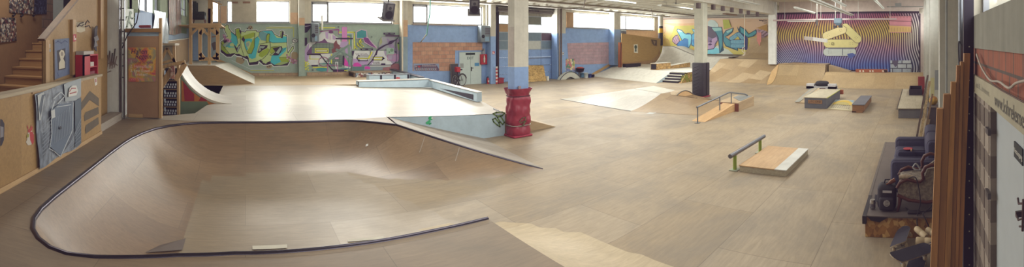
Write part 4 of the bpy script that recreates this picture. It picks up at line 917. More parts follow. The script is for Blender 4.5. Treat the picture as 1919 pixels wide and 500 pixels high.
def board_mesh(mb, M, L=.8, W=.2, mat=None, matb=None):
    o = deck_outline(L, W); s0 = len(mb.v)
    def zz(y): return .0 + max(0, abs(y) - L * .33) ** 1.5 * .9
    top = [(x, y, zz(y) + .006) for x, y in o]; bot = [(x, y, zz(y) - .006) for x, y in o]; n = len(o)
    G1 = []
    for i in range(n): j = (i + 1) % n; mb.add([top[i], top[j], bot[j], bot[i]], [(0, 1, 2, 3)], matb)
    h = n // 2
    for P, m in ((top, mat), (bot, matb)):
        for i in range(h - 1):
            a, b, c_, d = P[i], P[i + 1], P[(h - 1 - i - 1 + 0) % h], P[(h - 1 - i) % h]
        # strips from nose to tail
        ys = [L / 2 * (1 - 2 * k / 24) for k in range(25)]; rows = []
        for y in ys:
            e = max(0, abs(y) - (L / 2 - W / 2)); hw = sqrt(max((W / 2) ** 2 - e * e, 1e-6)); z = zz(y) + (.006 if P is top else -.006); rows.append([(-hw, y, z), (hw, y, z)])
        mb.grid(rows, m, False)
    mb.xf(M, s0)
M = Matrix.Translation(BX(175, 72) + Vector((.05, 0, 0))) @ Matrix.Rotation(pi / 2, 4, 'Y') @ Matrix.Rotation(pi / 2, 4, 'Z') @ Matrix.Rotation(.12, 4, 'Z')
GRIP = flat('#3a3842', .9); 
mb = MB(); board_mesh(mb, Matrix.Translation(BX(175, 72) + Vector((.05, 0, 0))) @ Matrix(((0, 0, 1, 0), (1, 0, 0, 0), (0, 1, 0, 0), (0, 0, 0, 1))) @ Matrix.Rotation(-.1, 4, 'Z'), .57, .17, flat('#4a4650', .6), flat('#35323a')); mb.build('deck', None, hb)
pt = Paint(BX, (1, 0, 0), 0, 0, 1, base=.075); pt.p([(170, 70), (177, 66), (180, 74), (174, 78), (178, 86), (170, 88), (172, 78)], '#86858a'); pt.mb.build('graphic', None, hb, 'worn pale graphic')
# red cabinet on the balustrade end
rc = thing('red_cabinet', 'red open-fronted metal cabinet at the end of the balustrade', 'cabinet', (-3.15, 8.6, 1.8))
RED = flat('#b02a34', .45); MB().box(-3.24, -3.1, 7.8, 8.3, DZ + .002, 1.9).build('stand', flat('#6b5a48'), rc)
ya, yb = 3.0 / tan(-(158 - 460) / 800.), 3.0 / tan(-(184 - 460) / 800.)
mb = MB(); mb.box(-3.25, -3.07, 7.72, 7.76, 1.9, 2.43); mb.box(-3.25, -3.07, 8.5, 8.54, 1.9, 2.43); mb.box(-3.25, -3.23, 7.76, 8.5, 1.9, 2.43); mb.box(-3.25, -3.07, 7.76, 8.5, 2.4, 2.43); mb.box(-3.25, -3.07, 7.76, 8.5, 1.9, 1.93); mb.box(-3.23, -3.08, 7.76, 8.5, 2.16, 2.18); mb.box(-3.1, -3.07, 7.72, 8.06, 1.9, 2.43); mb.build('body', RED, rc)
MB().box(-3.21, -3.1, 8.1, 8.42, 1.93, 2.08).build('contents', flat('#7a2c36'), rc, 'dark things on the lower shelf'); 
MB().box(-3.21, -3.1, 8.16, 8.36, 2.181, 2.27).build('white_box', flat('#c4bcb4'), rc)
tag(MB().box(-3.25, -3.08, 7.74, 8.3, 2.432, 2.50).build('paper_stack', flat('#b0a8a2')), 'flat pale box lying on top of the red cabinet', 'box')
# step and white pillar extras
tag(MB().box(-3.24, -2.95, 8.32, 9.9, DZ + .002, .96).box(-3.24, -2.93, 8.3, 9.9, .96, .98).build('low_step', wood('greystep', '#9a9186', '#837a6e', 'y')), 'low grey-topped wooden step at the foot of the white pillar', 'step')
pt = Paint(lambda x, y: Yp(x, y, 9.91), (0, -1, 0), 0, 0, 1, base=.006)
for q in ([(188, 136), (193, 118), (196, 108)], [(191, 138), (197, 112)], [(196, 128), (202, 104), (201, 125)], [(200, 130), (206, 96), (206, 124)], [(206, 128), (211, 100), (209, 122)], [(210, 128), (216, 92), (213, 120)], [(214, 126), (219, 106)], [(190, 126), (200, 120), (212, 116), (220, 122)], [(197, 137), (208, 133)]): pt.l(q, 1.8, '#7a6a62')
tag(pt.mb.build('brown_tag', None), 'brown spray-painted tag on the white pillar', 'graffiti')
mb = MB(); 
for x in (-3.02, -2.9): mb.box(x - .02, x + .0, 9.96, 10.02, .81, 5.3)
for k in range(12): mb.box(-3.03, -2.9, 9.97, 10.0, 1.8 + k * .28, 1.83 + k * .28)
tag(mb.build('cable_ladder', STEEL), 'grey steel cable ladder climbing the white pillar', 'cable tray')
tag(MB().tube([(-2.96, 9.9, 5.2), (-2.97, 9.9, 3.2), (-2.96, 9.9, .81)], .022).build('cable_pipe', flat('#5d5a58')), 'dark pipe running down the white pillar', 'pipe')
# posters of the stairwell
def WX(x, y): return Xp(x, y, -5.29)
pc = collage('photos', ['#2f2a33', '#b8ada0', '#6d5a54', '#c9c2b6', '#463a40', '#8c7668', '#7a3f40', '#55606e'], 20)
for q, lab, mat in (([(17, -6), (62, -6), (62, 27), (17, 23)], 'collage of small photos at the top of the stairwell wall', pc), ([(0, 33), (29, 33), (31, 76), (0, 80)], 'collage of small photos low on the stairwell wall', pc), ([(64, -6), (87, -6), (87, 26), (63, 27)], 'dark blue printed poster beside the bricks', collage('bluep', ['#2c2c48', '#3b3c60', '#54587c', '#222038'], 14))):
    pt = Paint(WX, (1, 0, 0), 0, 0, 1, base=.01); pt.p(q, mat); tag(pt.mb.build('photo_picture', None), lab, 'poster')
mb = MB()
for x, y in ((22, 27), (37, 28), (60, 27)): mb.tube([WX(x, y - 4) + Vector((.05, 0, 0)), WX(x + 2, y) + Vector((.06, 0, 0)), WX(x - 1, y + 3) + Vector((.05, 0, 0))], .03, seg=6)
tag(mb.build('hanging_clips', flat('#2c262c')), 'row of dark clips under the upper photo collage', 'clips', kind='stuff')
# ------------------------------------------------------------------ rules board
rb_ = thing('rules_cabinet', 'tall chipboard cupboard side with a colourful hall rules board', 'cupboard', (-2.5, 10.4, DZ))
x0, x1 = 10.22 * tan((238 - 460) / 800), 10.22 * tan((298 - 460) / 800)
zt = Yp(265, 67.5, 10.22).z
MB().box(x0, x1, 10.22, 10.55, DZ + .02, zt).build('panel', concrete('chip', '#98785a', '#89694c', .3, streak=False), rb_)
MB().box(x1, x1 + .07, 10.2, 10.3, DZ + .02, Yp(295, 34, 10.22).z).build('post', WOODZ, rb_); MB().box(x0 + .05, x0 + .4, 10.2, 10.22, DZ + .01, DZ + .1).build('foot_batten', WOODX, rb_)
zz = Yp(265, 57, 10.2).z; MB().box(x0 - .06, x1 + .05, 10.16, 10.3, zz - .045, zz + .05).build('cross_beam', wood('cross', '#94703f', '#7a5a32', 'x'), rb_)
MB().box(x0 - .02, x1, 10.23, 10.26, zt, zz - .04).build('upper_board', flat('#8ea2b2'), rb_)
m, n_, b_ = nt('rules_paint'); v = world_pos(n_, sc=(2.2, 1, 2.2)); f = noise(n_, v, 1.3, 3, .5, 1.4)
r_ = ramp(n_, [(.3, lin('#b0505c')), (.42, lin('#c8743c')), (.52, lin('#c9a24a')), (.6, lin('#8d8a6a')), (.68, lin('#b06a78')), (.8, lin('#7c5a7c'))]); n_.links.new(f, r_.inputs[0]); n_.links.new(r_.outputs[0], b_.inputs['Base Color']); b_.inputs['Roughness'].default_value = .5
def RB(x, y): return Yp(x, y, 10.2)
mb = MB(); mb.prism([RB(240, 89), RB(292, 89), RB(291, 153), RB(241, 153)], (0, .018, 0)); rbd = mb.build('rules_board', m, rb_, 'orange, yellow and pink painted board')
for tx, x, y, s, c_, sh_ in (('Hallen', 245, 100.5, .175, '#3a2450', .2), ('Regeln', 253, 109.5, .165, '#3a2450', .2), ('1.', 244, 118, .12, '#d8ccb8', 0), ('ohne Schuhe', 250, 119, .105, '#7c3c52', .1), ('2. Helmpflicht', 244, 126.5, .105, '#e0b8c4', 0), ('3. kein Essen', 244, 134.5, .105, '#e4dcd0', 0), ('Trinken!', 252, 141.5, .105, '#e4dcd0', 0), ('viel Spass !', 245, 150, .105, '#e07890', .1)):
    text_mesh(tx, RB(x, y) + Vector((0, -.004, 0)), (1, 0, 0), (0, 0, 1), s, flat(c_), 'lettering', rbd, shear=sh_, sx=.92)
tag(MB().rbox(x0 + .32, x0 + .62, 10.12, 10.28, zz + .06, zz + .13, .03).build('red_bag', flat('#7c3038')), 'small dark red bag on the beam above the rules board', 'bag')
cbl = [RB(231, 90), RB(240, 68), RB(250, 54), RB(258, 42), RB(262, 20), RB(264, -5)]
tag(MB().tube([q + Vector((0, -.1, 0)) for q in cbl], .014, seg=6).build('hanging_cable', BLACK), 'black cable hanging in front of the rules board', 'cable')
# things on the left-hand wall
def LX(x, y): return Xp(x, y, XL)
def sheet(name, lab, cat, pts, mat, base=.02):
    pt = Paint(LX, (1, 0, 0), 0, 0, 1, base=base); pt.p(pts, mat); return tag(pt.mb.build(name, None), lab, cat)
s_ = sheet('exit_sign', 'white board with a green running man on the left wall', 'sign', [(231, 17), (249, 17), (249.5, 62), (231, 66)], '#c9cfc8')
pt = Paint(LX, (1, 0, 0), 0, 0, 1, base=.03); g = '#6d7f66'
pt.p(ell(243, 24, 2.6, 3.4), g); pt.l([(242, 28), (239, 40)], 3.2, g); pt.l([(240, 39), (245, 48), (246, 57)], 2.2, g); pt.l([(239, 40), (236, 50), (233, 56)], 2.2, g); pt.l([(242, 30), (235, 32), (233, 38)], 1.8, g); pt.l([(242, 31), (246, 35), (249, 33)], 1.8, g); o = pt.mb.build('running_man', None); o.parent = s_
sheet('mounted_board', 'pale blue board on the left wall beside the running man board', 'board', [(252, 24), (284, 23), (284, 66), (250, 66)], '#8298b8')
m, n_, b_ = nt('silver_foil'); f = noise(n_, world_pos(n_, sc=(3, 3, .8)), 5, 8, .7, 1.0); r_ = ramp(n_, [(.3, lin('#6f7884')), (.6, lin('#b9c0c4')), (.75, lin('#e2e4e2'))]); n_.links.new(f, r_.inputs[0]); n_.links.new(r_.outputs[0], b_.inputs['Base Color']); b_.inputs['Roughness'].default_value = .3; b_.inputs['Metallic'].default_value = .3
mb = MB(); G = []
for j in range(13):
    u = j / 12; G.append([LX(285 + (309 - 285) * u + 6 * i / 10 * u, 19 + (24 - 19) * u + (80 - 19) * i / 10 + 3 * sin(u * 7 + 1) * (i / 10)) + Vector((.06 + .03 * sin(j * 1.9 + i * .8), 0, 0)) for i in range(11)])
mb.grid(G); tag(mb.build('silver_sheet', m), 'crumpled silver foil sheet hanging on the left wall', 'foil')
sheet('swirl_painting', 'tall reddish swirl painting hanging on the left wall', 'painting', [(314, -8), (336, -8), (338, 62), (325, 66), (315, 64)], collage('swirl', ['#8d7468', '#a5877a', '#6f6864', '#8c8a7c', '#9c6c60', '#a49686'], 4.5, (1, 2.2, .7)), .05)
sheet('plywood_sheet', 'tan plywood sheet below the swirl painting', 'plywood', [(313, 76), (352, 71), (352, 127), (320, 127)], plywood('leftply', '#a98f6c', '#9d8260', pw=3, ph=3, seam=.1), .04)
mb = MB(); mb.tube([LX(313, 77) + Vector((.06, 0, 0)), LX(352, 71.5) + Vector((.06, 0, 0))], .03, seg=4); tag(mb.build('picture_rail', OFFW), 'pale batten above the plywood sheet on the left wall', 'batten')
# trestle shelf with the A frame
tr_ = thing('trestle_shelf', 'timber shelf with an a-shaped brace right of the rules board', 'shelf', (-2.4, 12, DZ))
YT = 12.0
def TP(x, y, Y=YT): return Yp(x, y, Y)
def bar(mb, a, b, w=.07, d=.07):
    a, b = Vector(a), Vector(b); t = (b - a).normalized(); n1 = t.cross(Vector((0, 1, 0))).normalized() * w / 2; n2 = Vector((0, 1, 0)) * d / 2
    mb.hexa([a - n1 - n2, a + n1 - n2, a + n1 + n2, a - n1 + n2], [b - n1 - n2, b + n1 - n2, b + n1 + n2, b - n1 + n2])
mb = MB(); a, b = TP(291, 83), TP(331, 81); mb.box(a.x, b.x, YT - .3, YT + .5, a.z - .03, a.z + .03); mb.build('top_board', wood('grtop', '#9a8c74', '#85775f', 'x'), tr_)
for (q0, q1) in (((295, 84), (296, 127)), ((326, 83), (327, 122)), ((296, 120), (325, 112)), ((297, 125), (313, 90)), ((313, 90), (329, 118))):
    mb = MB(); bar(mb, TP(*q0), TP(*q1)); mb.build('brace', WOODZ, tr_)
mb = MB(); mb.poly([TP(296, 86, 12.1), TP(326, 85, 12.1), TP(326, 118, 12.1), TP(297, 124, 12.1)]); mb.build('back_board', flat('#b4b2a4'), tr_)
ls = thing('slanted_bracket_shelf', 'lower shelf on slanted timber brackets above the bottle rack', 'shelf', (-2.3, 11.6, 1.6)); YT = 11.6
for q0, q1, w_ in (((300, 164), (322, 130), .16), ((329, 150), (347, 119), .14), ((302, 126), (347, 116), .1), ((298, 128), (298, 165), .09)):
    mb = MB(); bar(mb, TP(*q0, 11.6), TP(*q1, 11.6), w_, .08); mb.build('bracket', WOODZ, ls)
mb = MB(); mb.poly([TP(300, 130, 11.5), TP(346, 119, 11.5), TP(350, 117, 11.66), TP(306, 126, 11.66)]); mb.build('shelf_board', WOODX, ls)
mb = MB(); mb.box(TP(320, 0, 11.45).x, TP(327, 0, 11.45).x, 11.42, 11.56, TP(320, 147, 11.5).z, TP(320, 123, 11.5).z); tag(mb.build('printed_box', collage('prbox', ['#a5705c', '#b49a8a', '#8c5a50', '#c0b0a4'], 12)), 'reddish printed carton hanging at the slanted shelf', 'carton')
rk = thing('bottle_rack', 'narrow rack of dark blue bottle crates with pale caps', 'rack', (-2.2, 12.3, .4)); YT = 12.3
xa, xb_ = TP(304, 0).x, TP(329, 0).x
mb = MB(); mb.box(xa, xb_, 12.5, 12.52, .45, 1.9, flat('#1f1d30')); mb.build('back', None, rk)
mb = MB(); mb.box(xa - .09, xa - .03, 12.25, 12.5, .1, 2.0); mb.box(xb_ + .0, xb_ + .06, 12.25, 12.5, .1, 2.0); mb.build('upright', WOODZ, rk)
for k in range(5):
    z = .54 + k * .255; MB().box(xa - .03, xb_, 12.22, 12.5, z - .025, z).build('shelf_board', wood('rkb', '#8a6f50', '#6f573c', 'x'), rk)
    mb = MB(); mb.box(xa, xb_, 12.26, 12.5, z + .002, z + .10, flat('#26243c', .5)); crt = mb.build('crate', None, rk)
    for r in range(2):
        for q in range(5):
            xx = xa + (xb_ - xa) * (q + .5 + (.2 if r else -.1)) / 5.2; MB().box(xx - .02, xx + .02, 12.245, 12.3, z + .03 + r * .075, z + .085 + r * .075).build('bottle_cap', flat('#b9bcc8', .5), crt)
# ------------------------------------------------------------------ balcony
bl = thing('timber_balcony', 'timber balcony on posts in the left corner of the hall', 'balcony', (-1.9, 18.5, 1.62))
YA = 18.95
def BP(x, y, Y=YA): return Yp(x, y, Y)
def post(px, ya, y0, y1, w_=.13, nm='post', Y=YA):
    a, b = BP(px, y0, Y), BP(px, y1, Y); MB().box(a.x - w_ / 2, a.x + w_ / 2, Y, Y + w_, min(a.z, b.z), max(a.z, b.z)).build(nm, WOODZ, bl)
post(357, 0, 120.5, -10); post(392, 0, 121, 16); post(394, 0, 52, -10, .2)
z0, z1 = BP(370, 52).z, BP(370, 43.5).z
MB().box(BP(355, 0).x, BP(415, 0).x, YA - .03, YA + .05, z0, z1).build('front_joist', wood('joist', '#b9986c', '#9c7c52', 'x'), bl)
MB().box(XL + .02, BP(415, 0).x, YA + .06, 22.9, z1 - .12, z1 - .06).build('floor_boards', WOODY, bl)
for q0, q1 in (((357, 66), (371, 52)), ((376, 53), (391, 66)), ((393, 55), (408, 66))):
    mb = MB(); bar(mb, BP(*q0), BP(*q1), .1, .08); mb.build('brace', WOODZ, bl)
MB().box(BP(398, 0).x, BP(416, 0).x, YA - .02, YA + .04, BP(0, 2).z, BP(0, 5).z).build('hand_rail', WOODX, bl)
mb = MB(); bar(mb, BP(398, 2), BP(416, 9), .06, .06); mb.build('hand_rail', WOODX, bl)
post(410, 0, 43, 3, .07); 
fw = thing('framed_wall_panel', 'octagonal timber frame round a grey panel under the balcony', 'panel', Yp(390, 112, 22.9)); YT = 22.9
mb = MB(); mb.poly([TP(*q, 22.95) for q in ((374, 55), (408, 55), (408, 111), (374, 111))]); mb.build('panel', flat('#8797a0'), fw)
for q0, q1 in (((375, 52), (375, 112)), ((408, 52), (408, 112)), ((373, 111), (410, 110)), ((375, 100), (383, 110)), ((400, 110), (408, 100)), ((375, 64), (383, 54)), ((400, 54), (408, 64))):
    mb = MB(); bar(mb, TP(*q0), TP(*q1), .1, .06); mb.build('frame_bar', WOODZ, fw)
pt = Paint(lambda x, y: Yp(x, y, 22.95), (0, -1, 0), 0, 0, 1, base=.01); pt.p([(396, 82), (402, 78), (407, 80), (406, 92), (400, 95), (398, 88)], '#5d5254'); pt.l([(398, 69), (406, 68)], 2, '#8a6a50'); pt.mb.build('brown_blot', None, fw, 'dark brown painted blot')
mb = MB(); mb.box(BP(361, 0, 22.9).x, BP(374, 0, 22.9).x, 23.0, 23.08, 1.65, 3.4); tag(mb.build('mounted_board', flat('#8aa0bc')), 'light blue board under the balcony', 'board')
# wing chair on the balcony
wc = thing('wing_chair', 'dark green wing armchair standing on the balcony', 'armchair', Yp(373, 42, 20.2)); YT = 20.2; CH = fabric('wing', '#3f4a48', '#2b3334')
o_ = Yp(373, 42, 20.2); zf = z1 - .035
def W(x, y, z): return Vector((o_.x + x, 20.2 + y, zf + z))
mb = MB()
G = [[W(-.33 + .03 * sin(k * .5), .0 + y, .38 + .8 * k / 8) + Vector((-.16 * (k / 8) ** 1.3, 0, 0)) for k in range(9)] for y in (-.32, 0, .32)]; mb.grid(G)
G = [[W(-.23, y, .38) + Vector((-.16 * (k / 8) ** 1.3, 0, .8 * k / 8)) for k in range(9)] for y in (-.32, 0, .32)]; mb.grid(G)
for y in (-.34, .30): mb.rbox(o_.x - .42, o_.x - .08, 20.2 + y, 20.2 + y + .06, zf + .55, zf + 1.1, .03)
mb.build('backrest', CH, wc); mb = MB(); mb.rbox(o_.x - .3, o_.x + .32, 19.88, 20.52, zf + .26, zf + .46, .05); mb.build('seat', CH, wc)
for y in (-.36, .28): MB().rbox(o_.x - .3, o_.x + .3, 20.2 + y, 20.2 + y + .08, zf + .3, zf + .62, .03).build('armrest', CH, wc)
for x in (-.26, .26):
    for y in (-.28, .28): MB().tube([(o_.x + x, 20.2 + y, zf + .28), (o_.x + x * 1.25, 20.2 + y * 1.1, zf + .004)], [.028, .018], seg=8).build('leg', flat('#6b4030'), wc)
# ================================================================== WINDOW-WALL OBJECTS
def heater(n_px0, n_px1, y0, y1, lab, col='#77828c'):
    Y0_ = YB - .5; a, b = Yp(n_px0, y1, Y0_), Yp(n_px1, y0, Y0_); h = thing('fan_heater', lab, 'heater', ((a.x + b.x) / 2, YB - .25, a.z), 'fan heaters on the window wall')
    cs = MB().rbox(a.x, b.x, Y0_, YB - .01, a.z, b.z, .03, 2).build('casing', flat(col, .5), h)
    mb = MB(); zz = b.z - .12
    while zz > a.z + .5 * (b.z - a.z): mb.box(a.x + .42 * (b.x - a.x), b.x - .06, Y0_ - .02, Y0_ - .002, zz - .07, zz - .01); zz -= .11
    mb.build('louvres', flat('#5d5660'), cs); MB().box(a.x + .4 * (b.x - a.x), b.x - .1, Y0_ - .015, Y0_, a.z + .06, a.z + .34).build('control_plate', flat('#7f9cb4'), cs)
    mb = MB(); mb.lathe([(.11, 0), (.11, .02)], (a.x + .2 * (b.x - a.x), Y0_ - .02, a.z + .35 * (b.z - a.z)), axis='y', seg=14); mb.build('fan_opening', DKMET, h)
heater(584.5, 598, 43.5, 79, 'grey fan heater on the abstract mural, left of its tall pipe'); heater(902, 919, 48.5, 79, 'pale grey-blue fan heater high up beside the double door'); heater(1160.5, 1174, 56.5, 81, 'grey fan heater beside the tall plywood sheet')
tag(MB().tube([(bx(603.5, 22.95), 22.95, 3.3), (bx(603.5, 22.95), 22.95, 4.1)], .05).build('vent_pipe', OFFW), 'short white pipe beside the heater on the abstract mural', 'pipe')
SHX = Vector((-.22, 0, 0))
fc = thing('fire_hose_box', 'red fire box on the wall right of the double door', 'fire box', Yp(913, 121, YB - .1)); a, b = Yp(907.5, 120.5, 22.9) + SHX, Yp(918.5, 101.5, 22.9) + SHX
MB().box(a.x, b.x, 22.9, 23.08, a.z, b.z).build('box', flat('#a82c38', .5), fc); MB().lathe([(.05, 0), (.06, .25), (.03, .4), (.02, .46)], (a.x + .2, 22.86, a.z + .12), flat('#c8bcb4'), 10).build('white_bottle', None, fc); MB().box(a.x + .12, a.x + .2, 22.88, 22.9, a.z + .15, b.z - .12).build('pane', flat('#5d3038'), fc)
mb = MB(); mb.box(a.x + .12, a.x + .3, 22.92, 23.06, b.z + .002, b.z + .22); mb.box(a.x + .22, a.x + .3, 22.92, 23.06, b.z + .22, b.z + .36); tag(mb.build('alarm_box', flat('#8a9098')), 'grey alarm box on top of the red fire box', 'box')
def extinguisher(px, yb, yt, Y, lab):
    a, b = Yp(px, yb, Y), Yp(px, yt, Y); h = b.z - a.z; r = h * .16; t = thing('fire_extinguisher', lab, 'fire extinguisher', a)
    MB().lathe([(r * .9, 0), (r, .03), (r, h * .68), (r * .6, h * .8), (r * .3, h * .84)], a, flat('#a8323c', .35), 14).build('cylinder', None, t); vl = MB().lathe([(r * .35, h * .84), (r * .35, h * .94), (r * .1, h)], a, BLACK, 10).build('valve', None, t)
    MB().tube([a + Vector((0, 0, h * .92)), a + Vector((-r * 1.2, 0, h * .9)), a + Vector((-r * 1.6, -.02, h * .6)), a + Vector((-r * 1.3, -.02, h * .2))], .02, BLACK, 6).build('hose', None, vl); MB().box(a.x - r * .5, a.x + r * .6, a.y - r - .005, a.y - r * .7, a.z + h * .25, a.z + h * .5, OFFW).build('paper_label', None, t)
extinguisher(914.5, 157.5, 143, 22.75, 'red fire extinguisher on the floor right of the double door'); extinguisher(1146.5, 109.5, 98, 22.95, 'red fire extinguisher hung on the blue wall right of the pink bricks')
e_ = MB(); 
pt = Paint(lambda x, y: Yp(x, y, 22.49), (0, -1, 0), 0, 0, 1, base=.008); pt.p([(922.5, 96), (927, 96), (927, 101.5), (922.5, 101.5)], '#b23a40'); pt.p([(923.3, 97), (924.6, 97), (924.6, 101), (923.3, 101)], '#ded6d0'); pt.p([(925.3, 99), (926.4, 99), (926.4, 101), (925.3, 101)], '#ded6d0'); tag(pt.mb.build('fire_sign', None), 'small red and white fire sign on the blue pier left of the gate', 'sign')
pt = Paint(lambda x, y: Yp(x, y, 22.49), (0, -1, 0), 0, 0, 1, base=.008); pt.p([(1053.5, 98), (1056.5, 98), (1056.5, 102.5), (1053.5, 102.5)], '#c9c4be'); pt.p([(1054.3, 99), (1055.8, 99), (1055.8, 101), (1054.3, 101)], '#4b4850'); tag(pt.mb.build('switch', None), 'small white switch on the blue pier right of the gate', 'switch')
# red and white hazard post left of the gate
mb = MB(); a = Yp(930.5, 157, 22.3)
for k in range(10): mb.box(a.x - .05, a.x + .05, 22.25, 22.33, .01 + k * .11, .12 + k * .11, flat(['#b23c40', '#d0c8c0'][k % 2]))
tag(mb.build('hazard_post', None), 'red and white striped post at the foot of the gate track', 'post')
rb2 = Yp(940, 157, 22.5); mb = MB(); mb.rbox(rb2.x - .3, rb2.x + .12, 22.4, 22.8, .01, .3, .03); mb.rbox(rb2.x - .33, rb2.x + .15, 22.37, 22.83, .3, .36, .02, mat=None); tag(mb.build('red_crate', flat('#8c2f3c')), 'dark red box on the floor left of the gate', 'box')
# osb board leaning on the gate
mb = MB(); q = [Yp(984, 154.5, 22.1), Yp(1024, 150, 22.1), Yp(1018.5, 122.8, 22.75), Yp(984, 122.2, 22.75)]; q[0].z = .01; q[1].z = .01; mb.prism(q, (0, .04, .0)); tag(mb.build('leaning_board', osb('lean', '#b5965c', '#8d6f3c', 1.3)), 'large osb board leaning against the blue gate', 'board')
tag(MB().box(bx(1024, 22.2), bx(1027, 22.2), 22.1, 22.5, .005, .3).build('white_block', OFFW), 'small white block at the right end of the osb board', 'block')
# arched white obstacle, painting, buckets
mb = MB(); p = Yp(1049, 150, 21.9); q = Yp(1088, 145, 21.9); N = 12; arcp = [(p.x + (q.x - p.x) * i / N, 21.9, .01 + .52 * sin(pi * i / N) ** .8) for i in range(N + 1)]; inn = [(p.x + .6 + (q.x - p.x - 1.2) * (N - i) / N, 21.9, .01 + .16 * sin(pi * i / N)) for i in range(N + 1)]
rn = thing('arched_ledge', 'small white arched skate obstacle leaning at the blue wall', 'obstacle', (p.x + 1, 21.9, 0)); mb.prism(arcp + inn, (0, .3, 0)); mb.build('body', flat('#b9bab0'), rn); mb = MB(); mb.tube([(x, y - .01, z) for x, y, z in arcp], .03, seg=6); mb.build('edge', flat('#565a60'), rn)
mb = MB(); q = [Yp(1059, 136.5, 22.6), Yp(1077.5, 135.5, 22.6), Yp(1077, 110, 23.0), Yp(1059, 110, 23.0)]; mb.prism(q, (0, .04, 0)); tag(mb.build('abstract_painting', collage('abstr', ['#5c8a84', '#c08a84', '#8ca05c', '#c9b88c', '#6f7ca8', '#b86a74', '#d0c8b8', '#4c7a60'], 5)), 'colourful abstract painting leaning above the arched obstacle', 'painting')
def bucket(px, yb, yt, w_, Y, col, lab, rim=None, cat='bucket', nm='bucket', top=None):
    a, b = Yp(px, yb, Y), Yp(px, yt, Y); h = b.z - a.z; t = thing(nm, lab, cat, a); r = w_ / 2
    MB().lathe([(r * .8, 0), (r, h * .95), (r * 1.06, h * .95), (r * 1.06, h), (r * .95, h), (r * .78, h * .2)], a, flat(col), 16).build('shell', None, t)
    if top: MB().lathe([(r * .9, h * .9), (r * .8, h * 1.15), (r * .4, h * 1.3), (.01, h * 1.33)], a, flat(top), 14).build('filling', None, t)
    else: MB().tube([a + Vector((r * cos(pi * k / 8), -.02, h * .95 + r * .3 * sin(pi * k / 8))) for k in range(9)], .015, STEEL, 6).build('bail', None, t)
    return t
def onfloor(t):
    z = t.location.z; t.location.z = .005
bucket(1091, 144.5, 137, .32, 22.1, '#5b7f9c', 'small blue bucket under the black planter tub'); bucket(1098, 146, 136.5, .36, 21.9, '#c4ccd0', 'white bucket beside the blue buckets'); bucket(1105, 146, 138.5, .32, 21.9, '#42508c', 'dark blue bucket right of the white bucket'); bucket(1110.8, 145.5, 140, .28, 21.9, '#2e2c4a', 'near-black bucket at the foot of the far bank')
bucket(1087, 134.2, 127.5, .66, 22.55, '#3a2a34', 'dark tub heaped with red stuff above the buckets', nm='planter_tub', cat='tub', top='#a4483c'); st_ = Yp(1087, 134.2, 22.55)
mb = MB(); mb.lathe([(.2, .002), (.13, .1), (.13, st_.z - .03), (.2, st_.z - .006)], (st_.x, 22.55, 0), flat('#8d8f92'), 12); tag(mb.build('tub_stand', None), 'pale pedestal carrying the dark tub', 'stand')
# bicycle
bk = thing('bicycle', 'dark bicycle with red handlebar bag parked by the double door', 'bicycle', (0, 0, 0)); yb_ = 22.35
c0 = Yp(850, 149, yb_ - .25); c1 = Yp(867, 148, yb_); rr = .36
c0.z = rr + .01; c1.z = rr + .01; d_ = (c1 - c0); L = d_.length; ux = d_.normalized(); bk.location = ((c0 + c1) / 2).x, yb_, .0
L2 = .53; mid = (c0 + c1) / 2
ct = Vector((mid.x, yb_, 0)); c0 = ct + Vector((-.5, -.12, rr + .01)); c1 = ct + Vector((.52, .06, rr + .008)); c1.x = Yp(867, 148, yb_).x; c0.x = Yp(851, 149, yb_).x
ux = (c1 - c0).normalized(); up = Vector((0, 0, 1))
for nm_, c_ in (('front_wheel', c0), ('rear_wheel', c1)):
    dirx = ux if nm_ == 'rear_wheel' else (ux + Vector((0, .25, 0))).normalized()
    mb = MB(); mb.tube([c_ + (dirx * cos(2 * pi * k / 28) + up * sin(2 * pi * k / 28)) * (rr - .02) for k in range(28)], .022, flat('#26242a'), 8, closed=True); ty_ = mb; mb = MB(); mb.tube([c_ + (dirx * cos(2 * pi * k / 28) + up * sin(2 * pi * k / 28)) * (rr - .05) for k in range(28)], .014, flat('#b9b8b4', .3, .6), 6, closed=True)
    for k in range(14): a_ = 2 * pi * k / 14; mb.tube([c_, c_ + (dirx * cos(a_) + up * sin(a_)) * (rr - .05)], .004, STEEL, 4)
    mb.lathe([(.03, -.05), (.03, .05)], c_, STEEL, 8, 'y'); wl_ = mb.build(nm_, None, bk); ty_.build('tyre', None, wl_)
hd = c0 + ux * .22 + up * .5; bb = c0 + ux * (.52 * (c1 - c0).length) + up * -.02; se = bb + ux * -.02 + up * .55 + ux * .12
FRM = flat('#3a3238', .4, .3)
mb = MB(); mb.tube([hd, bb], .02, FRM, 8); mb.tube([hd + up * -.06, se - up * .08], .018, FRM, 8); mb.tube([bb, se + up * .06], .018, FRM, 8); mb.tube([bb, c1], .014, FRM, 8); mb.tube([se - up * .1, c1], .012, FRM, 8); mb.tube([hd + up * .1, c0], .016, FRM, 8); mb.build('frame', None, bk)
mb = MB(); mb.tube([hd + up * .1, hd + up * .26], .015, STEEL, 8); mb.tube([hd + up * .26 + Vector((-.05, -.28, 0)), hd + up * .28, hd + up * .26 + Vector((.08, .28, 0))], .014, DKMET, 8); hbr = mb.build('handlebar', None, bk)
mb = MB(); mb.rbox(se.x - .13, se.x + .14, se.y - .08, se.y + .08, se.z + .06, se.z + .13, .03); mb.build('saddle', BLACK, bk); mb = MB(); mb.rbox(hd.x - .16, hd.x + .1, hd.y - .2, hd.y + .14, hd.z + .0, hd.z + .3, .05); mb.build('handlebar_bag', flat('#a8323c'), hbr, 'red handlebar bag')
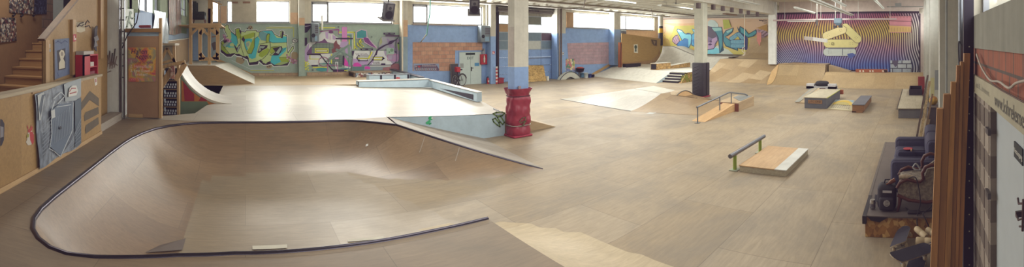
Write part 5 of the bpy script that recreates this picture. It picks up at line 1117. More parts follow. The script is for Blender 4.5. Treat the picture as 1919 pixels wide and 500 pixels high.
mb = MB(); mb.tube([c1 + (ux * cos(a_) + up * sin(a_)) * (rr + .03) for a_ in [.2 + .25 * k for k in range(10)]], .02, flat('#55505a', .4, .4), 6); mb.build('mudguard', None, bk); mb = MB(); mb.lathe([(.09, -.01), (.09, .01)], bb, DKMET, 14, 'y'); mb.tube([bb, bb + Vector((.1, -.06, -.14))], .012, STEEL, 6); mb.build('crank', None, bk)
MB().tube([bb, bb + Vector((.05, -.2, -rr + .02))], .012, STEEL, 6).build('kickstand', None, bk)
mb = MB(); q = [Yp(846, 158, 22.8), Yp(861, 158, 22.8), Yp(858, 120, 23.02), Yp(844, 120, 23.02)]; q[0].z = q[1].z = .01
lb = thing('dark_board', 'dark framed board leaning on the wall behind the bicycle', 'board', q[0]); mb.prism(q, (0, .03, 0)); mb.build('sheet', flat('#3a323c', .5), lb); mb = MB(); mb.tube([q[3] + Vector((0, -.02, 0)), q[2] + Vector((0, -.02, 0))], .03, seg=4); mb.tube([q[3] + Vector((0, -.02, 0)), q[0] + Vector((0, -.02, 0))], .03, seg=4); mb.build('frame', flat('#77706c'), lb)
# ================================================================== MID-HALL OBSTACLES
fr = thing('flat_rail', 'round steel flat rail on two green posts in the middle of the floor', 'rail', (9.4, 3.95, 0))
pa, pb_ = Zp(1377.5, 308.5), Zp(1426, 274); hz_ = .34
ra, rb3 = Vector((8.25, 3.87, hz_)), Vector((11.15, 3.99, hz_)); ra = Zp(1368, 293, hz_); rb3 = Zp(1432, 255, hz_)
MB().tube([ra, rb3], .045, flat('#6f7078', .3, .85, spec=.6), 12).build('rail_bar', None, fr)
for u in (.12, .86):
    p = ra.lerp(rb3, u); mb = MB(); mb.tube([(p.x, p.y, .012), (p.x, p.y, hz_ - .04)], .04, flat('#8a9a3c', .5), 10); mb.box(p.x - .11, p.x + .11, p.y - .09, p.y + .09, .002, .014, flat('#8f9480', .5)); mb.build('post', None, fr, 'green post on a foot plate')
pd = thing('manual_pad', 'low birch manual pad with a white edge strip on the open floor', 'pad', (8.8, 3.05, 0))
c4 = [Zp(1390, 318, .13), Zp(1474, 331, .13), Zp(1511, 290.5, .13), Zp(1440, 280, .13)]
xa, xb_ = 8.1, 9.85; ya, yb2 = 2.55, 3.55
MB().box(xa, xb_, ya, yb2, .003, .118).build('frame', wood('padside', '#a39a84', '#8b806a', 'x'), pd)
MB().box(xa - .01, xb_ + .01, ya + .235, yb2 + .01, .118, .135).build('top_sheet', plywood('birchtop', '#bf9e74', '#b3926a', stain='#8f7048', pw=3, ph=3, seam=.1, rough=.5, stainamt=.5, scuff=.4), pd)
MB().box(xa - .01, xb_ + .01, ya - .01, ya + .235, .118, .136).build('edge_strip', concrete('whitestrip', '#c4c4c0', '#a9a9a6', .4, streak=False, rough=.5), pd)
kr = thing('kicker_with_rail', 'pale plywood kicker with a kinked grey handrail and a box end', 'ramp', (14.5, 7, 0))
mb = MB(); mb.prism([(12.5, 6.75, .004), (14.95, 6.75, .004), (14.95, 6.75, .30)], (0, .5, 0)); mb.build('kicker', wood('kick', '#c6a274', '#b08c60', 'x'), kr)
mb = MB(); mb.prism([(14.98, 6.62, .004), (16.6, 6.62, .004), (16.6, 6.62, .40), (14.98, 6.62, .33)], (0, .85, 0)); mb.build('box', wood('kbox', '#b39c7c', '#9c866a', 'x'), kr); MB().box(14.93, 14.98, 6.6, 7.4, .004, .3).build('end_board', flat('#6e3f32'), kr)
mb = MB(); mb.hexa([(15.3, 6.68, .35), (16.55, 6.68, .402), (16.55, 7.3, .402), (16.0, 7.3, .38)], [(15.3, 6.68, .36), (16.55, 6.68, .412), (16.55, 7.3, .412), (16.0, 7.3, .39)]); mb.build('metal_plate', flat('#a3a8aa', .3, .4), kr)
GR = flat('#75797f', .4, .6); ry = 6.88
mb = MB(); mb.tube([(12.2, ry, .53), (14.6, ry, .745), (14.72, ry, .75), (16.2, ry, .52), (16.5, ry, .43)], .03, GR, 10); mb.build('handrail', None, kr)
for x, z0_, z1_ in ((12.25, .005, .53), (13.9, .19, .68), (14.9, .3, .72)): mb = MB(); mb.tube([(x, ry, z0_), (x, ry, z1_)], .022, GR, 8); (mb.box(x - .08, x + .08, ry - .07, ry + .07, .003, .015, GR) if z0_ < .1 else None); mb.build('post', None, kr)
# pads on the pillars
rp = thing('red_pad', 'wrinkled red vinyl pad strapped round the blue pillar', 'pad', (7.27, 9.85, 0)); PADR = flat('#8c2a3c', .35, spec=.5)
mb = MB(); G = []; N = 44
for k in range(31):
    z = .07 + 1.30 * k / 30; row = []
    flare = .055 * max(0, (k - 26) / 4) + .008 * sin(k * .9)
    pin = -.012 * math.exp(-((k - 6) / 1.0) ** 2) - .02 * math.exp(-((k - 25) / 1.0) ** 2)
    for i in range(N):
        a_ = 2 * pi * i / N; cx, sy = cos(a_), sin(a_); e = 4.0; f_ = (abs(cx) ** e + abs(sy) ** e) ** (-1 / e)
        w_ = .007 * sin(3 * a_ + k * .5) + .010 * sin(7 * a_ - k * .55) + .006 * sin(11 * a_ + k * 1.4)
        row.append((7.27 + (.325 + flare + pin + w_) * f_ * cx, 9.785 + (.24 + flare * .8 + pin + w_) * f_ * sy, z))
    row.append(row[0]); G.append(row)
mb.grid(G); mb.build('vinyl_cover', PADR, rp)
ctr = [.30, .215]
def ring(z, gx, gy): return [(7.27 + gx * (abs(cos(a_)) ** 4 + abs(sin(a_)) ** 4) ** -.25 * cos(a_), 9.785 + gy * (abs(cos(a_)) ** 4 + abs(sin(a_)) ** 4) ** -.25 * sin(a_), z) for a_ in [2 * pi * k / 32 for k in range(32)]]
MB().tube(ring(.33, .332, .246), .012, flat('#9a958c', .4, .4), 6, closed=True).build('lower_strap', None, rp, 'grey strap'); MB().tube(ring(1.15, .325, .24), .010, flat('#3a1c28'), 6, closed=True).build('upper_strap', None, rp)
mb = MB(); mb.rbox(6.94, 7.60, 9.53, 10.03, .003, .06, .02); mb.build('foot_tray', flat('#a03448', .6), rp)
mb = MB(); mb.box(7.12, 7.2, 9.56, 9.60, 1.34, 1.44); mb.build('pad_tab', flat('#9a8a8c'), rp)
pt = Paint(lambda x, y: Yp(x, y, 9.53), (0, -1, 0), 960, 215, 10, base=.02)
for P_ in ([(130, 130), (180, 60), (240, 40), (250, 110), (190, 200), (140, 220)], [(150, 150), (220, 110), (210, 200)]): pt.l(P_, 14, '#55603c')
pt.mb.build('green_tag', None, rp, 'dark green spray tag')
bp_ = thing('black_pad', 'black vinyl pad wrapped round the bare grey pillar', 'pad', (18.2, 10.05, 0)); PADB = fabric('vinyl', '#2a2531', '#211d27', 5, .5, .5)
mb = MB(); x0_, x1_, y0_, y1_ = 17.86, 18.52, 9.72, 10.34
[mb.rbox(*q, .065, 1.66, .03, 3) for q in ((x0_, 17.945, y0_, y1_), (18.425, x1_, y0_, y1_), (17.9, 18.47, y0_, 9.795), (17.9, 18.47, 10.265, y1_))]; mb.build('vinyl_cover', PADB, bp_)
mb = MB()
for k in range(9): z = .12 + k * .16; mb.tube([(x0_ - .002, y1_ - .05 - .02 * (k % 2), z), (x0_ - .010, y1_ - .2, z + .05), (x0_ - .004, y1_ - .36, z + .12)], .012, seg=6)
mb.build('wrinkles', flat('#37313d', .4), bp_); mb = MB(); mb.box(x0_ + .3, x0_ + .36, y0_ - .012, y0_, .1, 1.64); mb.build('fold', flat('#18151d', .5), bp_)
mb = MB(); mb.rbox(17.84, 18.55, 9.68, 10.36, .003, .055, .015); mb.build('foot_tray', flat('#8c3040'), bp_)
# ------------------------------------------------------------------ boxes on the right of the hall
gb = thing('grey_ledge_box', 'grey ledge box with a brown name board and pale top', 'box', (18.2, 4, 0)); DG = concrete('dkgrey', '#5f5f66', '#4a4a52', .5, streak=False)
MB().box(16.65, 19.7, 3.55, 4.45, .003, .42).build('body', DG, gb); MB().box(16.62, 19.73, 3.52, 4.48, .42, .445).build('top_sheet', plywood('boxtop', '#b3ac96', '#a8a08a', pw=3, ph=2, seam=.1), gb)
MB().box(16.6, 19.75, 3.50, 3.52, .425, .45).build('edge_stripe', flat('#a8ac4c'), gb, 'yellow-green painted edge'); 
mb = MB(); mb.box(16.63, 16.65, 3.72, 4.3, .2, .34); nb = mb.build('name_board', flat('#8c6a4c'), gb); text_mesh('UTC ONE', (16.625, 4.27, .235), (0, -1, 0), (0, 0, 1), .115, flat('#2f2628'), 'lettering', nb)
MB().box(19.78, 19.95, 3.42, 3.7, .2, .4).build('red_mark', flat('#a05a44'), gb, 'reddish painted block at the far corner'); MB().box(19.78, 19.95, 4.3, 4.55, .36, .46).build('dark_block', flat('#4a3434'), gb)
kw = thing('grey_kicker', 'low grey-edged wooden wedge left of the grey ledge box', 'ramp', (19, 5, 0))
mb = MB(); mb.hexa([(17.75, 4.5, .002), (20.8, 4.5, .002), (20.8, 5.25, .002), (17.9, 5.2, .002)], [(17.76, 4.5, .05), (20.8, 4.5, .36), (20.8, 5.0, .36), (17.91, 5.18, .05)]); mb.build('body', PLYT, kw); mb = MB(); mb.hexa([(17.85, 5.0, .052), (20.8, 4.85, .365), (20.8, 5.28, .30), (17.88, 5.22, .05)], [(17.85, 5.0, .065), (20.8, 4.85, .375), (20.8, 5.28, .31), (17.88, 5.22, .06)]); mb.build('edge_strip', concrete('kedge', '#8e8c82', '#7a786e', .4), kw)
pp = thing('painted_plate', 'flat kicker plate painted with a yellow sun between the grey boxes', 'plate', (17.2, 2.9, 0)); qd = [Zp(1551, 203.5, .01), Zp(1597, 208, .01), Zp(1601, 188, .12), Zp(1566, 187, .12)]
mb = MB(); mb.hexa([qd[0] - Vector((0, 0, .008)), qd[1] - Vector((0, 0, .008)), Vector((qd[2].x, qd[2].y, .002)), Vector((qd[3].x, qd[3].y, .002))], [q + Vector((0, 0, .012)) for q in qd]); mb.build('sheet', flat('#b5ab8c'), pp)
def quadmap(u, v): return (qd[0].lerp(qd[1], u)).lerp(qd[3].lerp(qd[2], u), v) + Vector((0, 0, .016))
mb = MB(); mb.poly([quadmap(.5 + .46 * cos(a_), .45 + .5 * sin(a_)) for a_ in [pi * k / 12 for k in range(13)]], flat('#c0a23c')); mb.poly([quadmap(.5 + .34 * cos(a_), .45 + .3 * sin(a_)) + Vector((0, 0, .004)) for a_ in [pi * k / 12 for k in range(13)]], flat('#a89a5c'))
mb.poly([quadmap(u, v) + Vector((0, 0, .001)) for u, v in ((.02, .72), (.3, .96), (.02, .98))], flat('#7f98a8')); mb.poly([quadmap(u, v) + Vector((0, 0, .001)) for u, v in ((.7, .96), (.98, .72), (.98, .98))], flat('#7f98a8')); mb.build('painted_sun', None, pp)
for k, v in enumerate((.38, .25, .12)): mb = MB(); [mb.poly([quadmap(u + a_, v + b2) for a_, b2 in ((0, 0), (.06, 0), (.06, .06), (0, .06))], flat('#7c7468')) for u in [.08 + .09 * j for j in range(9)]]; mb.build('painted_letters', None, pp)
cb_ = thing('curb_block', 'grey-topped wooden curb block right of the sun-painted plate', 'block', (17, 2.2, 0))
MB().box(15.95, 18.6, 1.95, 2.4, .06, .285).build('body', wood('curbw', '#86603e', '#6f4c30', 'y'), cb_); MB().box(15.93, 18.62, 1.93, 2.42, .285, .31).build('top_sheet', DG, cb_); MB().box(15.97, 18.5, 2.05, 2.42, .003, .06).build('foot_beam', flat('#4a3428'), cb_); MB().box(15.94, 16.1, 2.0, 2.25, .002, .06).build('foot_block', flat('#8a6444'), cb_)
rx_ = thing('long_ledge_box', 'long grey ledge box with pale top sheets beside the right-hand wall', 'box', (18, .2, 0))
MB().box(14.95, 20.9, -.25, .62, .003, .33).build('body', concrete('dkside', '#55535a', '#85817a', .7, streak=False), rx_); MB().box(14.9, 20.92, -.28, .66, .33, .36).build('top_sheet', plywood('rtop', '#b3ab98', '#a39a84', pw=1.5, ph=3, seam=.5), rx_); MB().box(14.9, 20.92, .64, .67, .3, .36).build('edge_angle', STEEL, rx_)
cr = thing('black_crate', 'black open crate standing on the long ledge box', 'crate', (19.3, -.05, .36)); mb = MB()
for q in ((18.4, 18.44, -.27, .3), (19.9, 19.94, -.27, .3)): mb.box(q[0], q[1], q[2], q[3], .365, .62)
mb.box(18.44, 19.9, .26, .3, .365, .62); mb.box(18.44, 19.9, -.27, -.23, .365, .62); mb.box(18.44, 19.9, -.23, .26, .365, .38); mb.build('shell', flat('#2c2430'), cr)
tag(MB().box(20.95, 21.15, -.42, -.1, .4, .95).box(20.98, 21.12, -.4, -.12, .003, .4).build('red_box', flat('#8c3a3c')), 'dark red box standing beyond the black crate', 'box')
ty = thing('tire_stack', 'black tyre lying on white blocks at the foot of the low bank', 'tyre', (24.6, 4.35, .1))
p = Xp(1540, 155, 23.5); mb = MB()
mb.lathe([(.32, 0), (.38, .06), (.38, .2), (.3, .26), (.2, .26), (.17, .13), (.2, .02)], (23.6, p.y, .17), flat('#26242c', .7), 20); mb.build('tyre', None, ty); 
for dy in (-.62, .62): MB().box(23.25, 23.65, p.y + dy - .22, p.y + dy + .22, .03, .3).build('white_block', flat('#c0c0c4'), ty)
MB().box(23.25, 23.9, p.y - .84, p.y + .84, .008, .17).build('base_board', flat('#a9a9ac'), ty)
# ------------------------------------------------------------------ boards leaning at the right-hand wall
for i, (pb0, pt0, w_, c_, lab) in enumerate((((1712.5, 279), (1737, 141), .05, '#3a2a28', 'dark narrow board leaning at the right wall nearest the ledge box'), ((1718.5, 281), (1740, 152), .07, '#a08a62', 'pale yellowish board leaning at the right wall behind the dark board'), ((1726, 279), (1746, 176), .05, '#7c6246', 'brown board leaning at the right wall between two others'), ((1731, 262), (1745, 205), .05, '#8f7a58', 'short pale strip of wood leaning at the right wall'))):
    a = Zp(*pb0, .01); a.x += .0; b = Xp(pt0[0], pt0[1], a.x + (1.2 if i < 3 else .4)); mb = MB(); mb.prism([a, a + Vector((0, -w_, 0)), b + Vector((0, -w_, 0)), b], (.06, 0, 0)); tag(mb.build('leaning_plank', wood('lp%d' % i, c_, '#5d4836', 'x')), lab, 'board')
bl_ = Xp(1745.5, 195, 12.2); mb = MB(); bm_ = bmesh.new(); bmesh.ops.create_uvsphere(bm_, u_segments=20, v_segments=12, radius=.13); bm_.verts.index_update(); mb.add([v.co + Vector((12.3, -.5, .99)) for v in bm_.verts], [[v.index for v in f.verts] for f in bm_.faces], collage('ball', ['#a8702c', '#3c5a84', '#8c3c34', '#b08a3c'], 4), True); bm_.free()
tag(mb.build('ball', None), 'worn orange and blue ball on the dark cupboard by the right wall', 'ball')
cu_ = thing('dark_cupboard', 'dark low cupboard below the ball at the right-hand wall', 'cupboard', (12.4, -.6, 0)); MB().box(11.9, 12.9, -.93, -.33, .003, .84).build('body', flat('#4a4248'), cu_); MB().box(11.88, 12.92, -.94, -.30, .84, .86).build('top', flat('#5f5654'), cu_)
# ------------------------------------------------------------------ sofa corner
pf = thing('osb_podium', 'low osb podium with a dark top carrying the sofa and armchair', 'podium', (7.5, -.1, 0))
MB().box(5.85, 10.1, -.43, .70, .003, .28).build('body', osb('podium', '#a5763c', '#7c5428'), pf); MB().box(5.83, 10.12, -.44, .73, .28, .302).build('top_sheet', flat('#645a56', .55), pf)
MB().box(5.8, 6.6, .68, .735, .20, .306).build('edge_strip', flat('#2a2428'), pf); MB().box(6.6, 10.12, .70, .74, .25, .306).build('edge_strip', flat('#6b625c'), pf)
mb = MB(); mb.poly([(5.825, .66, .29), (5.825, .62, .24), (5.825, .5, .22), (5.825, .38, .29)]); mb.build('black_tape', BLACK, pf)
m, n_, b_ = nt('sofa_fabric'); tc = n_.nodes.new('ShaderNodeTexCoord'); wv = n_.nodes.new('ShaderNodeTexWave'); wv.bands_direction = 'X'; wv.inputs['Scale'].default_value = 9; wv.inputs['Distortion'].default_value = .8; n_.links.new(tc.outputs['Object'], wv.inputs['Vector']); r_ = ramp(n_, [(.2, lin('#2c2a40')), (.6, lin('#403e56'))]); n_.links.new(wv.outputs['Fac'], r_.inputs[0]); n_.links.new(r_.outputs[0], b_.inputs['Base Color']); b_.inputs['Roughness'].default_value = .8
bpn = n_.nodes.new('ShaderNodeBump'); bpn.inputs['Strength'].default_value = .5; bpn.inputs['Distance'].default_value = .02; n_.links.new(wv.outputs['Fac'], bpn.inputs['Height']); n_.links.new(bpn.outputs[0], b_.inputs['Normal']); SOFA = m
so = thing('blue_sofa', 'dark blue striped sofa on the podium against the right-hand wall', 'sofa', (7.5, -.05, .305)); zs = .306
SX0, SX1 = 6.62, 8.35
MB().rbox(SX0, SX1, -.40, .34, zs + .03, zs + .24, .05).build('base', SOFA, so)
for a, b in ((SX0 + .18, (SX0 + SX1) / 2 - .01), ((SX0 + SX1) / 2 + .01, SX1 - .18)): MB().rbox(a, b, -.2, .39, zs + .2, zs + .40, .06, 4).build('seat_cushion', SOFA, so); MB().rbox(a, b, -.42, -.16, zs + .26, zs + .82, .09, 4).build('back_cushion', SOFA, so)
for a in (SX0, SX1 - .2): MB().rbox(a, a + .22, -.38, .40, zs + .06, zs + .54, .08, 4).build('armrest', SOFA, so)
MB().rbox((SX0 + SX1) / 2 - .09, (SX0 + SX1) / 2 + .09, -.2, .34, zs + .30, zs + .50, .07, 4).build('middle_cushion', SOFA, so)
bt = thing('table_tennis_bat', 'red table tennis bat lying on the blue sofa', 'bat', ((SX0 + SX1) / 2, .1, zs + .51)); q = Vector(((SX0 + SX1) / 2 + .0, .14, zs + .505))
mb = MB(); mb.lathe([(.08, 0), (.085, .006), (.08, .012)], q, flat('#a82c38'), 18); mb.build('blade', None, bt); mb = MB(); mb.box(q.x - .17, q.x - .07, q.y - .07, q.y - .045, q.z + .001, q.z + .018); mb.build('handle', flat('#b08a60'), bt)
ar = thing('antique_armchair', 'old armchair with carved wooden frame and brocade cover in front of the sofa', 'armchair', (6.2, 0, .305)); BRO = fabric('brocade', '#8d8274', '#5f564e', 22, .9, .6); CW = flat('#4f2a20', .4)
AX0, AX1 = 5.98, 6.56
mb = MB(); mb.rbox(AX0 + .04, AX1 - .04, -.18, .24, zs + .26, zs + .42, .05); mb.build('seat', BRO, ar)
mb = MB(); mb.prism([(AX0, .25, zs + .24), (AX0, .26, zs + .38), (AX0, .12, zs + .44), (AX0, -.02, zs + .40), (AX0, -.10, zs + .44), (AX0, -.16, zs + .60), (AX0, -.30, zs + .62), (AX0, -.36, zs + .3), (AX0, -.3, zs + .16), (AX0, .0, zs + .16)], (.05, 0, 0)); mb.build('side_panel', BRO, ar)
mb = MB(); mb.prism([(AX1 - .05, .25, zs + .24), (AX1 - .05, .26, zs + .38), (AX1 - .05, -.1, zs + .44), (AX1 - .05, -.36, zs + .62), (AX1 - .05, -.3, zs + .16)], (.05, 0, 0)); mb.build('side_panel', BRO, ar)
mb = MB(); G = [[(x, -.3 - .07 * k / 6, zs + .3 + .36 * k / 6) for k in range(7)] for x in (AX0 + .05, AX1 - .05)]; mb.grid(G); mb.prism([(AX0 + .05, -.3, zs + .3), (AX1 - .05, -.3, zs + .3), (AX1 - .05, -.36, zs + .64), (AX0 + .05, -.36, zs + .64)], (0, .06, 0)); mb.build('backrest', BRO, ar)
scroll = [(.27, .34), (.22, .42), (.12, .46), (.0, .43), (-.06, .43), (-.10, .47), (-.09, .55), (-.13, .63), (-.22, .665), (-.34, .64), (-.40, .60)]
for x in (AX0 - .01, AX1): MB().tube([(x, y, zs + z) for y, z in scroll], [.02, .026, .026, .024, .024, .026, .026, .028, .026, .022, .018], CW, 8).build('arm_frame', None, ar, 'carved dark wooden arm')
MB().tube([(AX0 - .01, .26, zs + .24), (AX0 - .01, .1, zs + .17), (AX0 - .01, -.15, zs + .14), (AX0 - .01, -.34, zs + .17)], .024, CW, 8).build('seat_rail', None, ar)
for x in (AX0 + .02, AX1 - .02):
    for y, dy in ((.22, .04), (-.3, -.06)): MB().tube([(x, y, zs + .2), (x, y + dy * .3, zs + .1), (x, y + dy, zs + .002)], [.03, .022, .018], CW, 8).build('leg', None, ar)
for i, (x, y, L_, lab) in enumerate(((5.99, .14, .2, 'beige rolled cloth on the arm of the old armchair'),)):
    mb = MB(); mb.tube([(x, y + .1, zs + .48), (x, y, zs + .49), (x, y - .12, zs + .475)], [.03, .035, .03], fabric('roll', '#a0907c', '#7f705e', 30), 10); tag(mb.build('rolled_cloth', None), lab, 'cloth')
bt2 = thing('brown_bottle', 'brown bottle lying on the arm of the old armchair', 'bottle', (6.05, .25, zs + .45)); mb = MB(); p0 = Vector((6.07, .3, zs + .42)); p1 = Vector((6.02, .42, zs + .37)); mb.tube([p0, p0.lerp(p1, .6), p0.lerp(p1, .75), p1], [.03, .03, .012, .012], flat('#6b3f28', .2), 10); mb.build('glass', None, bt2)
bg_ = thing('black_backpack', 'black backpack with a round white emblem on the podium', 'backpack', (6.13, .36, zs)); BPK = flat('#26222a', .7)
mb = MB(); mb.rbox(6.0, 6.22, .28, .55, zs + .004, zs + .36, .07, 4); bdy = mb.build('body', BPK, bg_); mb = MB(); mb.rbox(5.95, 6.02, .31, .52, zs + .02, zs + .2, .03); fpk = mb.build('front_pocket', flat('#2c2830', .7), bg_)
MB().tube([(6.11, .36, zs + .355), (6.11, .38, zs + .41), (6.11, .44, zs + .41), (6.11, .46, zs + .355)], .012, BPK, 6).build('grab_handle', None, bg_); mb = MB(); mb.lathe([(.045, 0), (.045, .004)], (5.944, .41, zs + .13), flat('#b9b4b4'), 16, 'x')
for k in range(4): mb.tube([(5.94, .41 - .03, zs + .10 + .02 * k), (5.94, .41 + .03, zs + .11 + .02 * k)], .004, flat('#4a464c'), 4)
mb.build('emblem', None, fpk, 'round white emblem'); mb = MB(); mb.box(5.985, 6.0, .34, .47, zs + .26, zs + .29); mb.build('name_patch', flat('#a9a4a8'), bg_)
for y in (.34, .48): MB().tube([(6.22, y, zs + .33), (6.27, y, zs + .2), (6.22, y, zs + .05)], .014, BPK, 6).build('shoulder_strap', None, bg_)
cn = thing('drink_can', 'silver drink can standing left of the black backpack', 'can', (6.22, .575, zs)); MB().lathe([(.035, 0), (.042, .012), (.042, .105), (.034, .122), (.034, .126)], (6.08, .62, zs + .001), flat('#a8a6a8', .25, .8), 18).build('shell', None, cn); MB().lathe([(.0425, .03), (.0425, .075)], (6.08, .62, zs + .001), flat('#6f6a72', .3, .5), 18).build('band', None, cn)
mb = MB(); random.seed(3)
G = [[(6.45 + .26 * cos(2 * pi * i / 14) * r_ * (1 + .25 * sin(i * 2.3)), .50 + .13 * sin(2 * pi * i / 14) * r_ * (1 + .2 * sin(i * 3.1)), zs + .004 + .13 * (1 - r_) + .03 * r_ * (1 + sin(i * 2.7 + r_ * 5))) for i in list(range(14)) + [0]] for r_ in (1, .8, .6, .4, .2, .02)]
mb.grid(G); tag(mb.build('black_garment', flat('#242028', .9)), 'crumpled black garment behind the drink can', 'clothing')
mb = MB(); mb.rbox(5.9, 5.98, -.06, .12, zs + .002, zs + .035, .012); tag(mb.build('power_strip', flat('#2a2428')), 'black power strip on the podium below the armchair', 'power strip')
mb = MB(); cp = [(5.97, .12, zs + .47), (5.9, .0, zs + .5), (5.86, -.06, zs + .2), (5.87, -.02, zs + .02), (5.78, -.02, .2), (5.76, -.1, .06), (5.78, -.18, .15), (5.8, -.12, .3), (5.86, -.1, zs + .03), (5.9, -.2, zs + .1), (5.95, -.34, zs + .3)]
def cat(P, n=6):
    o = []; P = [Vector(p) for p in P]
    for i in range(len(P) - 1):
        a, b, c_, d = P[max(i - 1, 0)], P[i], P[i + 1], P[min(i + 2, len(P) - 1)]
        for k in range(n): t = k / n; o.append(.5 * ((2 * b) + (c_ - a) * t + (2 * a - 5 * b + 4 * c_ - d) * t * t + (3 * b - a - 3 * c_ + d) * t ** 3))
    return o + [P[-1]]
mb.tube(cat(cp), .008, BLACK, 6); tag(mb.build('loose_cable', None), 'black cable looping over the podium edge', 'cable')
mb = MB(); mb.tube(cat([(6.1, .15, zs + .014), (6.0, .08, zs + .014), (5.95, -.05, zs + .02), (6.0, -.2, zs + .012), (6.1, -.35, zs + .06)]), .007, BLACK, 6); tag(mb.build('loose_cable', None), 'thin black cable on the podium behind the backpack', 'cable')
mb = MB(); mb.tube(cat([(6.3, .05, zs + .53), (6.32, .0, zs + .58), (6.3, -.06, zs + .5), (6.28, .0, zs + .5), (6.3, .05, zs + .53)]), .012, flat('#8f9094', .4), 6); tag(mb.build('coiled_cord', None), 'small grey coil of cord on the old armchair', 'cord')
# ------------------------------------------------------------------ skateboards on the floor
def skateboard(x, y, z, rz, rx, ry_, L, W, lab, wheels=True, col='#3a3842'):
    t = thing('skateboard', lab, 'skateboard', (x, y, z), 'skateboards heaped on the floor'); M = Matrix.Translation((x, y, z)) @ Matrix.Rotation(rz, 4, 'Z') @ Matrix.Rotation(rx, 4, 'X') @ Matrix.Rotation(ry_, 4, 'Y')
    mb = MB(); board_mesh(mb, M, L, W, flat(col, .9), flat('#a99a86', .5)); mb.build('deck', None, t)
    if wheels:
        for s_ in (-1, 1):
            mb = MB(); s0 = len(mb.v); mb.tube([(-.07, s_ * L * .28, -.055), (.07, s_ * L * .28, -.055)], .012, STEEL, 8); mb.box(-.025, .025, s_ * L * .28 - .03, s_ * L * .28 + .03, -.05, -.008, STEEL); mb.xf(M, s0); tk = mb.build('truck', None, t)
            for e in (-1, 1): mb = MB(); mb.lathe([(.022, -.017), (.027, -.010), (.027, .010), (.022, .017)], (e * .085, s_ * L * .28, -.055), flat('#b5a68c', .5), 12, 'x'); mb.xf(M, 0); mb.build('wheel', None, tk)
    return t
skateboard(5.52, .20, .16, 1.45, .05, .42, .60, .22, 'skateboard with dark grip lying flat nearest the podium')
skateboard(5.0, .06, .22, .75, .1, -.2, .60, .2, 'skateboard tipped on its side at the bottom edge, pale wheels showing', col='#2f2d38')
skateboard(5.14, -.32, .33, 2.2, .5, .2, .55, .2, 'black skateboard leaning on the planks above the wooden rolls', col='#2a2832')
skateboard(4.98, .0, .09, 1.4, .0, .0, .6, .2, 'skateboard lying lowest against the foot of the planks', col='#33303a')
CY = flat('#b5a283', .55)
for i, (a, b, r, lab) in enumerate((((5.52, .0, .28), (5.36, -.13, .24), .04, 'pale wooden roll lying against the skateboard nose'), ((5.52, -.14, .26), (5.42, -.25, .24), .042, 'short pale wooden roll nearest the planks'), ((5.30, .0, .22), (5.27, -.2, .22), .05, 'pale ribbed wooden roll in front of the other rolls'))):
    a, b = Vector(a), Vector(b); mb = MB(); mb.tube([a, a.lerp(b, .08), a.lerp(b, .5), a.lerp(b, .54), a.lerp(b, .58), a.lerp(b, .92), b], [r * .9, r, r, r * .86, r, r, r * .9], CY, 14); tag(mb.build('wooden_roll', None), lab, 'roll', 'wooden rolls among the skateboards')
# ------------------------------------------------------------------ stacked planks
pal = ['#b48450', '#a47646', '#b8884f', '#a07244', '#b07f4c', '#aa7a48']
xs_ = [1745, 1758, 1771, 1782.5, 1790.5, 1797, 1805]; xe_ = [1760, 1771.5, 1784.5, 1794, 1800.5, 1807, 1819]; ty_ = [204, 177, 154, 123, 116, 100]
PLAB = ['shortest plank, leftmost of the upright stack by the steel track', 'second shortest upright plank of the stack by the steel track', 'upright plank of middle height in the stack by the steel track', 'narrow upright plank left of the three tallest in the stack', 'narrow upright plank directly left of the tallest plank', 'tallest upright plank of the stack, right beside the steel track']
def edge(k, z, X_=4.42):
    a, b = Xp(xs_[k], 470, X_), Xp(xe_[k], 100, X_); u = (z - a.z) / (b.z - a.z); q = a.lerp(b, u); q.z = z; return q
for i in range(6):
    zt = Xp(1790, ty_[i], 4.42).z; g_ = Vector((0, .002, 0)); dx = Vector((.012 * (i % 2), 0, 0))
    mb = MB(); mb.prism([edge(i, .004) - g_ + dx, edge(i + 1, .004) + g_ + dx, edge(i + 1, zt) + g_ + dx, edge(i, zt) - g_ + dx], (.10, 0, 0))
    tag(mb.build('plank', wood('plk%d' % i, pal[i], '#80603c', 'z', scale=.5)), PLAB[i], 'plank', 'planks stacked upright at the right-hand wall')
# wires on the bare brick band
mb = MB(); mb.tube(cat([Vector(q) for q in ((4.19, YW + .02, 2.57), (3.84, YW + .03, 2.47), (3.38, YW + .03, 2.39), (2.99, YW + .03, 2.41), (2.67, YW + .03, 2.40), (2.47, YW + .03, 2.45), (2.21, YW + .03, 2.49))]), .009, flat('#a59a90'), 8); tag(mb.build('wall_cable', None), 'thick pale cable sagging across the bare red bricks', 'cable')
mb = MB(); mb.tube(cat([Vector(q) for q in ((4.22, YW + .02, 2.557), (3.77, YW + .02, 2.427), (3.25, YW + .02, 2.36), (2.6, YW + .02, 2.355), (2.21, YW + .02, 2.36))]), .005, flat('#5a4038'), 6); tag(mb.build('wall_cable', None), 'thin dark cable below the pale cable on the red bricks', 'cable')
mb = MB(); mb.tube([(4.92, YW + .1, 2.2), (4.92, YW + .1, 4.2), (4.9, YW + .1, 5.4)], .033, flat('#74787e', .4, .6), 10); tag(mb.build('hanging_pipe', None), 'grey steel pipe above the tallest planks', 'pipe')
mb = MB(); mb.tube(cat([Vector(q) for q in ((4.64, YW + .12, 2.65), (4.66, YW + .15, 2.69), (4.66, YW + .15, 2.5), (4.64, YW + .13, 2.18))]), .008, BLACK, 6); tag(mb.build('wall_cable', None), 'black cable curling at the top of the steel track', 'cable')
# ================================================================== MURALS
LG, OL, TL, PU, HA = '#b2c68a', '#93a83a', '#46b0bc', '#33203c', '#d8dedc'
def wallY(x, y): return Yp(x, y, YB)
def finish(pt, name, label):
    o = pt.mb.build(name, None); tag(o, label, 'mural'); return o
